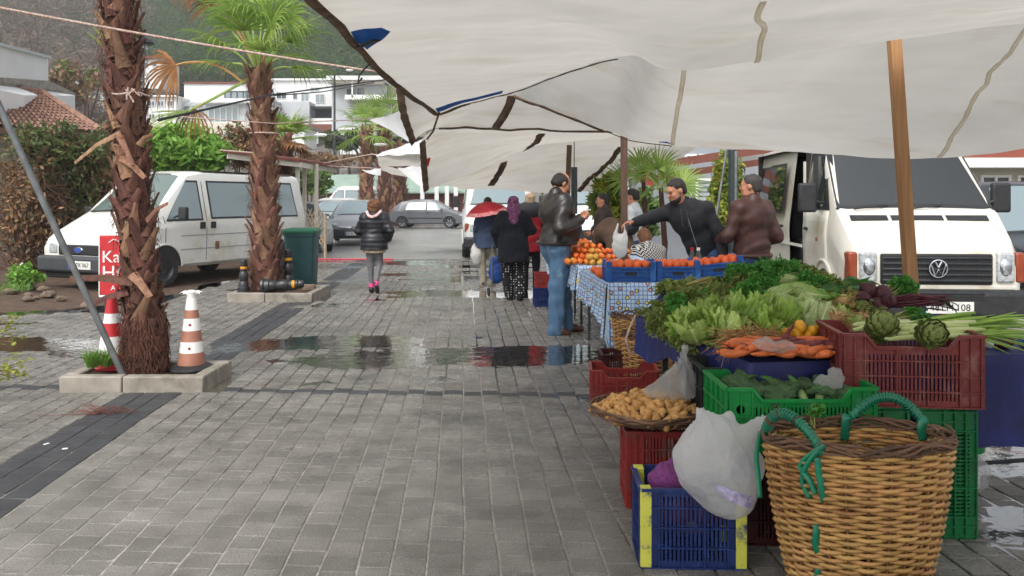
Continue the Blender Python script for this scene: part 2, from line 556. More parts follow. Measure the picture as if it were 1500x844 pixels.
def pavement():
 root = thing('pavement', 'x', 'x')
 for kk in ('label', 'category'): del root[kk]
 root['kind'] = 'structure'
 cells = []
 for j in range(15, 152):
  for i in range(-62, 40):
   a, b = i * CU, j * CV
   x, y = a * U.x + b * W_.x, a * U.y + b * W_.y
   if y < 2.6 or y > 20.5: continue
   px = 750 + F * x / y
   if px < -190 or px > 1600: continue
   if y > 12 and (x > 1.2 and x < 3.2): continue
   if x < -5.2 and y > 10.6 + 0.15 * math.sin(x * 3): continue      # bare soil by the bushes
   if any(x0 - 0.02 < x < x1 + 0.02 and y0 - 0.02 < y < y1 + 0.02 for x0, x1, y0, y1 in PLANTERS): continue
   dark = (-18 <= i <= -16) or (44 <= j <= 44)
   cells.append((y, i, j, dark))
 cells.sort()
 def geom(i, j):
  """12 corner points: foot ring, chamfer ring, top ring; edges wander a little"""
  rr = random.Random(i * 7919 + j * 104729)
  tilt = (rr.uniform(-1, 1) * 0.0014, rr.uniform(-1, 1) * 0.0014)
  dz = rr.uniform(-0.0016, 0.0016)
  rings = [[], [], []]
  for (du, dv) in ((0, 0), (1, 0), (1, 1), (0, 1)):
   a, b = (i + du) * CU, (j + dv) * CV + (0.05 if i % 2 else 0.0)
   a += 0.005 * math.sin(b * 2.1 + (i + du) * 1.7) + 0.003 * math.sin(b * 5.3 + (i + du) * 2.9)
   b += 0.004 * math.sin(a * 3.1 + (j + dv) * 2.3)
   x, y = a * U.x + b * W_.x, a * U.y + b * W_.y
   cx, cy = (du - 0.5) * 2, (dv - 0.5) * 2
   z = dz + tilt[0] * cx + tilt[1] * cy - puddle(x, y)
   g = 0.0022 + 0.0035 * damp(x, y)
   for q, (ins, zz) in enumerate(((g, -0.03), (g, -0.0035), (g + 0.005, 0.0))):
    rings[q].append((x - cx * ins, y - cy * ins * 0.75, z + zz))
  return rings[0] + rings[1] + rings[2]
 FS = [(8, 9, 10, 11)] + [(4 + q, 4 + (q + 1) % 4, 8 + (q + 1) % 4, 8 + q) for q in range(4)] + [(q, (q + 1) % 4, 4 + (q + 1) % 4, 4 + q) for q in range(4)]
 # the 300 pavers that show largest are parts of their own
 near = 0
 rest = {False: ([], []), True: ([], [])}
 for y, i, j, dark in cells:
  v = geom(i, j)
  hid = (v[0][0] > 0.42 and v[0][1] < 4.2 and v[0][0] < 2.0)
  if near < 300 and not hid:
   o = Vector(v[8])
   mb = MB().add([Vector(p) - o for p in v], FS)
   mb.build('paver', m_pavdark1 if dark else m_paver1, root, ang=20, loc=o)
   near += 1
  else:
   vs, fs = rest[dark]
   n0 = len(vs); vs += v; fs += [tuple(q + n0 for q in f) for f in FS]
 for dark, nm in ((False, 'small_pavers'), (True, 'dark_pavers')):
  o = link(nm, np_mesh(nm, np.array(rest[dark][0]), np.array(rest[dark][1]), m_pavdark if dark else m_paver, 20), root)
  o['kind'] = 'stuff'
 # bedding sand that fills the joints
 b = MB()
 def sand(u, v):
  x = -11 + 17.5 * u; y = 2.2 + 19 * v
  return (x, y, -0.0032 - 0.0095 * damp(x, y) - puddle(x, y) * 0.9)
 b.grid(sand, 90, 130)
 b.build('joint_sand', m_sand, root, ang=180)
 return root
pavement()

# wide ground sheet, lower than the bedding, out to the horizon; hillside behind
m_ground = mat('ground', '#6f6b64', '#57534c', 0.6, 0.45, 0.15, bump=0.2, bscale=12, c3='#4b4741', scale3=0.35, world=True)
def hill_z(x, y):
 if y < 46: return 0.0
 t = y - 46
 z = 0.08 * t + 0.0016 * t * t if t < 70 else 0.08 * 70 + 0.0016 * 4900 + (t - 70) * 0.36
 z *= 1 + 0.25 * noise.noise(Vector((x * 0.012, y * 0.012, 0)))
 z *= 0.8 + 0.3 * (1 / (1 + math.exp((x + 30) / 25)))
 return z
ys = [-30, 0, 2.0, 21.3, 30, 46, 50, 55, 60, 65, 70, 75, 80, 85, 90, 95, 100, 105, 110, 115, 120, 125, 130, 140, 150, 160, 175, 190, 210, 230, 250, 280, 320, 380, 450]
g = MB()
nx = 60
vv = []
for y in ys:
 for i in range(nx + 1):
  x = -1.5 * (max(y, 20) + 40) + 3.0 * (max(y, 20) + 40) * i / nx
  vv.append((x, y, hill_z(x, y) - 0.045))
g.add(vv, [(j * (nx + 1) + i, j * (nx + 1) + i + 1, (j + 1) * (nx + 1) + i + 1, (j + 1) * (nx + 1) + i) for j in range(len(ys) - 1) for i in range(nx)])
HMAX = max(p[2] for p in g.v)
o = g.build('ground', m_ground, ang=180)
tag(o, kind='structure')
# water: one level sheet that shows wherever paving or joints lie below it
wt = MB(); wt.grid(lambda u, v: (-9 + 14.5 * u, 3.0 + 17 * v, WATER_Z), 4, 6)
tag(wt.build('water', m_water, ang=180), kind='structure')
# asphalt beyond the paving
m_road = mat('asphalt', '#94938f', '#83827f', 1.5, 0.33, 0.14, bump=0.2, bscale=60, c3='#a8a7a3', scale3=0.5, world=True)
rd = MB(); rd.grid(lambda u, v: (-16 + 32 * u, 20.6 + 25 * v, -0.012 + 0.004 * math.sin(u * 9) * math.sin(v * 7)), 20, 20)
tag(rd.build('road', m_road, ang=180), kind='structure')
# bare earth verge on the left
sb = MB()
def verge(u, v):
 x = -16 + 11.2 * u; y = 10.6 + 10 * v
 e = min(1, (1 - u) * 6) * min(1, v * 8)
 return (x, y, -0.02 + e * (0.04 + 0.05 * noise.noise(Vector((x * 0.8, y * 0.8, 1))) + max(0, (-7.8 - x)) * 0.09))
sb.grid(verge, 50, 50)
tag(sb.build('soil_verge', m_soil, ang=180), kind='structure')

# ---------------------------------------------------------------- hillside woods (a mass) and bare slope
m_pine = mat('pine_needles', '#435a3a', '#5d7350', 0.05, 0.9, isl=0.18, world=True, trans=0.5, spec=.1)
m_brownwood = mat('bare_twigs', '#6f6157', '#857567', 0.2, 0.9, isl=0.2, world=True, trans=.4, spec=.1)
def leaf_quads(centers, size, n, rs, flat=0.0, long=1.0):
 """n random leaf faces per centre, spread through an ellipsoid; centers (k,6): x y z rx ry rz"""
 c = np.repeat(np.asarray(centers, float), n, 0)
 q = rs.normal(size=(len(c), 3)); q /= np.linalg.norm(q, axis=1)[:, None]
 q *= (rs.uniform(0, 1, (len(c), 1)) ** 0.45)
 p = c[:, :3] + q * c[:, 3:6]
 a = rs.normal(size=(len(c), 3)); a /= np.linalg.norm(a, axis=1)[:, None]
 if flat: a[:, 2] *= (1 - flat); a /= np.linalg.norm(a, axis=1)[:, None]
 b = np.cross(a, rs.normal(size=(len(c), 3))); b /= np.linalg.norm(b, axis=1)[:, None]
 s_ = size * rs.uniform(0.6, 1.3, (len(c), 1))
 v = np.stack([p - a * s_ * long, p + b * s_ * 0.5, p + a * s_ * long, p - b * s_ * 0.5], 1).reshape(-1, 3)
 f = np.arange(len(v)).reshape(-1, 4)
 return v, f
def hill_wood():
 cs, br = [], []
 r = random.Random(3)
 for _ in range(4000):
  y = r.uniform(104, 300); x = r.uniform(-0.72 * y, -0.02 * y)
  px = 750 + F * x / y
  z = hill_z(x, y)
  if y < 118 and px > 160: continue
  dens = noise.noise(Vector((x * 0.03, y * 0.03, 2)))
  s_ = r.uniform(1.7, 3.6) * (0.8 + y / 500)
  if px < 215 + 40 * dens:
   if r.random() < 0.10: cs.append((x, y, z + s_ * 0.9, s_, s_, s_ * 1.3))
   else: br.append((x, y, z + s_ * 0.6, s_, s_, s_ * 1.0))
  else:
   if r.random() < 0.08: br.append((x, y, z + s_ * 0.6, s_, s_, s_))
   cs.append((x, y, z + s_ * 1.0, s_, s_, s_ * 1.5))
 v, f = leaf_quads(cs, 0.30, 100, np.random.RandomState(2), 0.3)
 tag(link('pine_forest', np_mesh('pine_forest', v, f, m_pine, 0)), kind='stuff')
 v, f = leaf_quads(br, 0.36, 70, np.random.RandomState(4), 0, 2.2)
 tag(link('bare_woodland', np_mesh('bare_woodland', v, f, m_brownwood, 0)), kind='stuff')
hill_wood()

# ---------------------------------------------------------------- market awnings
def cloth_mat(name, c1, c2, c3, trans=0.55):
 m = mat(name, c1, c2, 1.6, 0.75, 0.1, bump=0.10, bscale=26, trans=trans, c3=c3, scale3=0.9, spec=0.25, st=(.7, 3.2, 2))
 return m
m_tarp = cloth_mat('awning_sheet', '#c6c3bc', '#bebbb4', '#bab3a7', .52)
m_tarpb = cloth_mat('awning_flap_lit', '#d0cdc6', '#c8c5be', '#c2bbae', .56)  # brighter lit look of the flap is put into its colour
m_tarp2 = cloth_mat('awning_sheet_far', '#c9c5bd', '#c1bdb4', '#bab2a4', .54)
m_tarpw = cloth_mat('awning_sunlit', '#f0f1f0', '#e6e7e6', '#dcdcd8', 0.4)  # sunlit look of the far awning tops is put into this colour
m_strap = mat('awning_hem', '#8d7866', '#6e5a4a', 8, 0.85, bump=0.3, bscale=60, trans=.3)
m_strapg = mat('awning_seam', '#f4efe6', '#ebe5d9', 8, 0.85, trans=0.95)
m_bluepatch = mat('awning_patch', '#1f62b4', '#174f9a', 8, 0.6, trans=0.35)
m_redpatch = mat('awning_red_patch', '#d8482c', '#c43c24', 8, 0.6, trans=0.35)

def cr1(a, t):
 """Catmull-Rom through a list of vectors at t in [0,1]"""
 m = len(a) - 1
 x = min(max(t * m, 0), m - 1e-6); i = int(x); q = x - i
 p0, p1, p2, p3 = a[max(i - 1, 0)], a[i], a[i + 1], a[min(i + 2, m)]
 return 0.5 * ((2 * p1) + (p2 - p0) * q + (2 * p0 - 5 * p1 + 4 * p2 - p3) * q * q + (3 * p1 - p0 - 3 * p2 + p3) * q ** 3)

class Sheet:
 def __init__(s, rows, sag=0.012, seed=1):
  s.rows = [[Vector(p) for p in r] for r in rows]; s.sag = sag; s.seed = seed
 def __call__(s, u, v):
  p = cr1([cr1(r, u) for r in s.rows], v)
  q = p * 1.7
  d = s.sag * (noise.noise(Vector((q.x, q.y, s.seed))) + 0.5 * noise.noise(Vector((q.x * 2.7, q.y * 0.9, s.seed + 5))) + .22 * abs(noise.noise(Vector((q.x * 2 + q.y * 2.2, q.y * .5 - q.x * .6, s.seed + 9)))) * 2)
  return p + Vector((0, 0, d))
 def at(s, pts):
  """(u, v) of the sheet points nearest to given sight lines"""
  if not hasattr(s, 'tab'):
   s.tab = []
   for i in range(151):
    for j in range(151):
     q = s(i / 150, j / 150)
     if q.y > 2: s.tab.append((750 + F * q.x / q.y, HY - F * (q.z - CH) / q.y, i / 150, j / 150))
   s.tab = np.array(s.tab)
  o = []
  for px, py in pts:
   k_ = np.argmin((s.tab[:, 0] - px) ** 2 + (s.tab[:, 1] - py) ** 2); o.append((s.tab[k_, 2], s.tab[k_, 3]))
  return o
 def mesh(s, name, m, nu=70, nv=50, parent=None):
  b = MB(); b.grid(s, nu, nv)
  return b.build(name, m, parent, ang=180)
 def strip(s, path, wd, name, m, parent, off=0.012, n=30, jag=0.0):
  """a strap lying against the underside along a (u, v) path"""
  b = MB(); vv = []
  pts = []
  for i in range(n + 1):
   t = i / n * (len(path) - 1); a = min(int(t), len(path) - 2); q = t - a
   pts.append((path[a][0] * (1 - q) + path[a + 1][0] * q, path[a][1] * (1 - q) + path[a + 1][1] * q))
  cs = [s(*p) for p in pts]
  for i, c in enumerate(cs):
   t = cs[min(i + 1, n)] - cs[max(i - 1, 0)]
   u0, v0 = pts[i]
   du = s(min(u0 + .02, 1), v0) - s(max(u0 - .02, 0), v0); dv = s(u0, min(v0 + .02, 1)) - s(u0, max(v0 - .02, 0))
   nn = du.cross(dv).normalized()
   if nn.dot(Vector((0, 0, CH)) - c) < 0: nn = -nn
   sd = t.cross(nn).normalized()
   w2 = wd / 2 * (1 + jag * wob(i * 0.9, 3)) if not callable(wd) else wd(i / n) / 2
   for k in (-1, 1):
    vv.append(c + sd * w2 * k + nn * off)
  for i, c in enumerate(cs):
   pass
  b.add(vv, [(2 * i, 2 * i + 1, 2 * i + 3, 2 * i + 2) for i in range(n)])
  return b.build(name, m, parent, ang=180, solid=0.006)

A = Sheet([
 [(-1.25, -1.2, 2.75), (-.5, -1.2, 2.8), (0.05, -1.2, 2.85), (.8, -1.2, 2.8), (1.9, -1.2, 2.85), (3.6, -1.2, 2.85)],
 [(-1.2, 1.8, 2.62), (-.5, 1.8, 2.68), (0.05, 1.8, 2.75), (.8, 1.8, 2.62), (1.9, 1.8, 2.68), (3.6, 1.8, 2.7)],
 [P(460, 0, 4.2), P(600, -5, 4.3), P(760, 0, 4.4), P(950, 0, 4.1), P(1280, -5, 4.2), P(1620, -20, 4.2)],
 [P(560, 106, 6.3), P(668, 85, 6.0), P(828, 42, 5.1), P(978, 58, 4.7), P(1295, 30, 4.7), P(1620, 2, 4.7)],
 [P(640, 166, 8.5), P(742, 136, 7.5), P(905, 83, 6.1), P(1010, 104, 5.2), P(1310, 59, 5.25), P(1620, 20, 5.2)]], 0.022, 2)
aw = thing('awning', 'nearest off white awning sheet overhead with brown hem and blue patches', 'awning', (0, 0, 0))
A.mesh('sheet', m_tarp, 110, 90, aw)
A.strip([(0.004, 0.0), (0.004, 0.5), (0.004, 0.75), (0.004, 0.99), (0.06, 0.992), (0.11, 0.99)], 0.058, 'hem', m_strap, aw, 0.02, 60, 0.15)
A.strip([(0.11, 0.985), (0.2, 0.992), (0.3, 0.99), (0.40, 0.994)], 0.018, 'edge_cord', m_strap, aw, 0.02, 40, 0.5)
def patch(sh, poly, name, m, parent, off=0.016):
 """flat cloth patch sewn to the underside, outline given in (u, v)"""
 cu = sum(p[0] for p in poly) / len(poly); cv = sum(p[1] for p in poly) / len(poly)
 b = MB(); n = len(poly); vv = []
 def q(u, v):
  c = sh(u, v); return c + (Vector((0, 0, CH)) - c).normalized() * off
 ring = []
 for i in range(n):
  for k_ in range(3):
   t = k_ / 3; p0, p1 = poly[i], poly[(i + 1) % n]
   ring.append((p0[0] * (1 - t) + p1[0] * t, p0[1] * (1 - t) + p1[1] * t))
 N = len(ring)
 for s_ in (1, 0.66, 0.33):
  vv += [q(cu + (u - cu) * s_, cv + (v - cv) * s_) for u, v in ring]
 vv.append(q(cu, cv))
 f = []
 for r_ in range(2):
  f += [(r_ * N + i, r_ * N + (i + 1) % N, (r_ + 1) * N + (i + 1) % N, (r_ + 1) * N + i) for i in range(N)]
 f += [(2 * N + i, 2 * N + (i + 1) % N, 3 * N) for i in range(N)]
 b.add(vv, f)
 return b.build(name, m, parent, ang=180)
patch(A, A.at([(513, 46), (535, 43), (560, 40), (572, 45), (560, 60), (537, 74), (522, 62)]), 'patch', m_bluepatch, aw, 0.012)
A.strip(A.at([(526, 63), (552, 52)]), 0.05, 'webbing', m_trim, aw, 0.028, 10)
patch(A, [(0.012, 0.985), (0.02, 0.955), (0.10, 0.955), (0.2, 0.968), (0.19, 0.992), (0.1, 0.985)], 'patch', m_bluepatch, aw, 0.02)
A.strip(A.at([(1119, 3), (1117, 32), (1114, 60), (1111, 87)]), 0.034, 'seam', m_strapg, aw, 0.012, 30)
b = MB(); e0 = A(0.004, 0.70)
b.tube([e0 + V(0, 0, 0), e0 + V(-.05, 0, -.05), e0 + V(-.09, 0, -.10), e0 + V(-.10, 0, -.16), e0 + V(-.07, 0, -.12)], 0.008, 6)
b.build('hook', m_black, aw)

B = Sheet([
 [P(752, 128, 7.75), P(905, 70, 6.4), P(1010, 86, 5.6), P(1310, 44, 5.6), P(1620, 5, 5.5)],
 [P(752, 133, 7.7), P(900, 130, 7.0), P(1000, 150, 6.4), P(1340, 140, 6.3), P(1620, 95, 6.0)],
 [P(752, 141, 7.7), P(885, 189, 7.6), P(985, 211, 7.4), P(1390, 231, 6.9), P(1625, 185, 6.5)]], 0.022, 9)
bw = thing('awning', 'long off white awning flap hanging in front of the parked cream van', 'awning', (0, 0, 0))
B.mesh('sheet', m_tarpb, 90, 40, bw)
B.strip([(0.003, 0.99), (0.1, 0.99), (0.25, 0.992)], 0.03, 'hem', m_strap, bw, 0.02, 24, 0.2)
B.strip([(0.25, 0.993), (0.42, 0.995), (0.5, 0.995)], 0.008, 'edge_cord', m_strap, bw, 0.02, 24)
B.strip(B.at([(1004, 96), (994, 155), (983, 210)]), 0.036, 'seam', m_strapg, bw, 0.015, 24)
B.strip(B.at([(1512, 30), (1478, 75), (1452, 103), (1446, 120), (1428, 136), (1412, 172), (1390, 200), (1374, 229)]), 0.036, 'seam', m_strapg, bw, 0.015, 50, 0.2)
patch(B, [(0.475, 0.97), (0.49, 0.955), (0.50, 0.985), (0.495, 0.995), (0.478, 0.99)], 'patch', m_bluepatch, bw)

C1 = Sheet([
 [P(584, 118, 8.9), P(700, 118, 8.9), P(800, 115, 8.9), P(960, 150, 8.9)],
 [P(590, 165, 9.2), P(690, 150, 9.4), P(790, 150, 9.4), P(960, 170, 9.4)],
 [P(604, 209, 9.8), P(640, 187, 10), P(760, 189, 10), P(960, 193, 10)]], 0.03, 4)
cw = thing('awning', 'second awning sheet behind the nearest one, tied at its brown left hem', 'awning', (0, 0, 0))
C1.mesh('sheet', m_tarp2, 40, 24, cw)
C1.strip([(0.006, 0.1), (0.006, 0.99)], 0.085, 'hem', m_strap, cw, 0.02, 24, 0.15)
C1.strip([(0.34, 0.985), (0.99, 0.985)], 0.05, 'hem', m_strap, cw, 0.02, 24, 0.1)
C1.strip(C1.at([(749, 138), (727, 188)]), 0.10, 'seam', m_strap, cw, 0.018, 16, 0.05)
C2 = Sheet([
 [P(617, 204, 10.3), P(650, 188, 10.4), P(760, 186, 10.4), P(960, 190, 10.4)],
 [P(620, 240, 11.4), P(668, 226, 11.5), P(764, 209, 11.6), P(960, 192, 11.6)],
 [P(623, 279, 12.2), P(672, 264, 12.4), P(770, 220, 12.7), P(960, 193, 12.8)]], 0.04, 6)
cw = thing('awning', 'third awning sheet with a sharp low corner and red patch on its hem', 'awning', (0, 0, 0))
C2.mesh('sheet', m_tarp2, 40, 24, cw)
C2.strip([(0.006, 0.02), (0.006, 0.99)], 0.09, 'hem', m_strap, cw, 0.02, 24, 0.1)
C2.strip(C2.at([(794, 194), (784, 208), (770, 220)]), 0.10, 'seam', m_strap, cw, 0.018, 16, 0.3)
patch(C2, [(0.02, 0.44), (0.10, 0.42), (0.12, 0.44), (0.08, 0.56), (0.02, 0.58)], 'patch', m_redpatch, cw)
C3 = Sheet([
 [P(640, 258, 13.2), P(740, 222, 13.3), P(820, 195, 13.2), P(930, 190, 13.2), P(1040, 195, 13.0)],
 [P(655, 270, 14.4), P(738, 255, 14.6), P(830, 240, 14.6), P(930, 228, 14.6), P(1040, 205, 13.8)],
 [P(672, 277, 15.6), P(735, 279, 15.8), P(845, 282, 15.6), P(930, 262, 15.2), P(1022, 216, 14.2)]], 0.04, 8)
cw = thing('awning', 'fourth awning sheet above the white van front and the customers', 'awning', (0, 0, 0))
C3.mesh('sheet', m_tarp2, 44, 24, cw)
C3.strip(C3.at([(737, 236), (729, 254), (720, 271)]), 0.13, 'seam', m_strap, cw, 0.018, 16, 0.15)
C3.strip(C3.at([(908, 214), (893, 236), (878, 250), (862, 262), (846, 280)]), 0.10, 'seam', m_strap, cw, 0.018, 30, 0.3)
# small pale awnings further along, on the left
def small_awning(rows, label, m=m_tarpw, hem=None):
 s_ = Sheet(rows, 0.05, 11)
 t = thing('awning', label, 'awning', (0, 0, 0))
 s_.mesh('sheet', m, 26, 16, t)
 if hem: s_.strip(hem, 0.08, 'hem', m_strap, t, 0.02, 20)
 return s_
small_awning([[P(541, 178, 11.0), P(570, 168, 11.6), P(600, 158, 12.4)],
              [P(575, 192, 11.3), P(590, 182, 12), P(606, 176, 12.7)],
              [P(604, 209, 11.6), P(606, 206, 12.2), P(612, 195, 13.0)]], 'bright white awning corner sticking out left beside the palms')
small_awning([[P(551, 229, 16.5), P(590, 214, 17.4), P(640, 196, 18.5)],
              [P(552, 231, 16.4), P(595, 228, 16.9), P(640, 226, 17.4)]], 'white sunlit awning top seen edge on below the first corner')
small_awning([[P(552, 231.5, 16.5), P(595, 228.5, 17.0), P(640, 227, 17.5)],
              [P(556, 244, 17.6), P(600, 243, 18.2), P(640, 242, 18.8)]], 'grey shaded underside flap of the far awning', m_tarp2)  # underside shade comes from the greyer sheet colour
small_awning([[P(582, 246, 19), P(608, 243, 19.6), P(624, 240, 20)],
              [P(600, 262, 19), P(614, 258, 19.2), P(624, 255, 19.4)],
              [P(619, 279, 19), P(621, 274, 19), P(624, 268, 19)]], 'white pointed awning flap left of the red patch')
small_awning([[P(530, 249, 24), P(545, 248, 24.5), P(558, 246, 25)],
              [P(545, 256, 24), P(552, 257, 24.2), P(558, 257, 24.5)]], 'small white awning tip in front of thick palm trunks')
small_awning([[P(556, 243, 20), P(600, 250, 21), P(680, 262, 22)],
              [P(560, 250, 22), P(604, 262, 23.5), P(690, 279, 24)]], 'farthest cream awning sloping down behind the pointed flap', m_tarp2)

# ---------------------------------------------------------------- posts and ropes
m_pine_post = mat('new_timber', '#ad8054', '#966a40', 3, 0.6, bump=0.12, bscale=50, st=(14, 14, 0.8))
m_brown_post = mat('brown_timber', '#5d4334', '#4a3428', 4, 0.7, bump=0.15, st=(10, 10, 1))
def post(a, b, wd, m, name, label, cat, round_=False, group=None):
 a, b = Vector(a), Vector(b)
 mb = MB()
 if round_: mb.tube([a + (b - a) * t for t in (0, .33, .66, 1)], wd / 2, 12)
 else: mb.bar(a, b, wd, wd, (0, 1, 0))
 o = mb.build(name, m, bevel=0.0 if round_ else 0.004)
 return tag(o, label, cat, group)
t0, t1 = P(1309.5, 56, 5.45), P(1335, 425, 5.45)
dv = (t0 - t1) / (t0.z - t1.z)
post(t1 - dv * (t1.z + 0.0), t0 + dv * 0.02, 0.072, m_pine_post, 'awning_post', 'new pale timber post leaning in front of the cream van', 'post')
post(V(1.16, 8.46, 0), P(914, 198, 8.46), 0.066, m_brown_post, 'awning_post', 'dark brown timber post rising behind the hanging white bag', 'post')
post(V(0.66, 10.6, 0), P(834, 213, 9.9), 0.06, m_brown_post, 'awning_post', 'thin brown post slanting up behind the bald customer', 'post')
post(V(0.78, 10.2, 0), P(841, 208, 10.2), 0.012, m_darkmetal, 'awning_pole', 'very thin dark wire pole right of slanting brown post', 'pole', True)
mb = MB(); mb.tube([V(0.775, 10.2, 1.62 - .3), V(0.775, 10.2, 1.9)], 0.04, 10)
mb.build('awning_pole_sleeve', m_darkmetal); tag(C.objects['awning_pole_sleeve'], 'grey sleeve clamped on the thin wire pole by the customer', 'sleeve')
g0 = G(189, 569)
top = P(0, 158, 6.1)
post(g0, g0 + (top - g0) * 1.35, 0.05, m_steel, 'awning_pole', 'leaning galvanised tube standing against the front of the palm planter', 'pole', True)
post(P(1046, 340, 11.0), P(1065, 214, 11.0), 0.035, m_steel, 'awning_pole', 'thin grey tube slanting beside the dark lamp pole', 'pole', True)
def rope(pts, r, label, sag=0.0, m=m_rope, name='rope'):
 pts = [Vector(p) for p in pts]
 if len(pts) == 2:
  a, b = pts
  pts = [a.lerp(b, i / 20) - V(0, 0, sag * 4 * (i / 20) * (1 - i / 20)) for i in range(21)]
 mb = MB(); mb.tube(pts, r, 6)
 return tag(mb.build(name, m, ang=180), label, 'rope')
rope([P(-80, -4, 5.5), P(556, 106, 6.25)], 0.009, 'twisted pink and white rope running from upper left to the awning hem', 0.02)
rope([P(232, 176, 6.9), P(392, 140, 12.0), P(600, 112, 14.5)], 0.012, 'grey line passing behind second palm towards the awning', m=m_darkmetal)
rope([P(250, 170, 12), P(400, 181, 12.4), P(602, 172, 14)], 0.008, 'thin pale line crossing in front of the white houses', 0.15)
rope([P(322, 220, 12), P(370, 224, 12.2)], 0.012, 'short pale rope tied to second palm at roof height')
rope([P(470, 240, 22), P(545, 226, 21), P(560, 229, 17)], 0.014, 'rope from the shelter roof to the far awning')
rope([P(480, 243, 22), P(556, 247, 21)], 0.010, 'lower thin line from the shelter roof to the palms')
rope([P(402, 140, 12.1), P(470, 135, 14), P(548, 121, 16)], 0.009, 'dark wire sloping up across the white houses', m=m_darkmetal)
t = A(0.02, 0.985)
rope([t, t + V(-.1, .4, -.16), t + V(-.2, .75, -.22)], 0.012, 'short brown tie between two awning corners', m=m_strap)

# ---------------------------------------------------------------- buildings
m_wall = mat('white_render', '#dedfde', '#d6d7d5', 0.6, 0.7, bump=0.05, c3='#c6c7c4', scale3=0.3)
m_wall2 = mat('grey_white_render', '#bfc3c6', '#b4b8bb', 0.6, 0.7, c3='#a9aca9', scale3=0.3)
m_wallb = mat('cream_render', '#cfc9bb', '#c2bcae', 0.6, 0.75)
m_stone = mat('greenish_stone', '#8d8b78', '#716f5f', 6, 0.85, bump=0.4, bscale=20)
m_win = glass_mat('house_glass', '#3d474c', 0.1)
m_winl = glass_mat('pale_glass', '#76868a', 0.15)
m_frame = mat('window_frame', '#e4e4e2', rough=0.5)
m_redroof = mat('rust_roof', '#7c4638', '#693a2e', 2, 0.7, rnd=0.05)
m_tile = mat('roof_tile', '#93705f', '#745749', 5, 0.85, isl=0.25, bump=0.2)
m_balu = mat('balustrade_grey', '#b9bdbf', rough=0.4)

class House:
 """a building facing the camera, given by photo-pixel rectangles at one depth; every storey, window and slab has real depth"""
 def __init__(s, name, label, d, cat='house', x=None, ang=0.0):
  s.d = d; s.o = P(x if x is not None else 0, HY, d); s.o.z = 0
  s.t = thing(name, label, cat, s.o, ang)
 def r(s, x0, x1, y0, y1):
  a = P(x0, y1, s.d) - s.o; b = P(x1, y0, s.d) - s.o
  return a.x, b.x, a.z, b.z
 def block(s, x0, x1, y0, y1, m, name='wall', y=0.0, dep=8.0):
  X0, X1, Z0, Z1 = s.r(x0, x1, y0, y1)
  return MB().bb(X0, X1, y, y + dep, Z0, Z1).build(name, m, s.t, ang=0)
 def win(s, x0, x1, y0, y1, y=0.0, n=2, gm=None, fr=None):
  X0, X1, Z0, Z1 = s.r(x0, x1, y0, y1)
  w_ = max(0.05, (X1 - X0) * 0.04)
  f = MB()
  f.bb(X0, X1, y - 0.10, y - 0.003, Z1 - w_, Z1); f.bb(X0, X1, y - 0.10, y - 0.003, Z0, Z0 + w_)
  for i in range(n + 1):
   xx = X0 + (X1 - X0 - w_) * i / n
   f.bb(xx, xx + w_, y - 0.095, y - 0.004, Z0 + w_, Z1 - w_)
  fo = f.build('window', fr or m_frame, s.t, ang=0)
  MB().bb(X0 + w_ * .5, X1 - w_ * .5, y - 0.05, y - 0.006, Z0 + w_ * .5, Z1 - w_ * .5).build('pane', gm or m_win, fo, ang=0)
  return fo

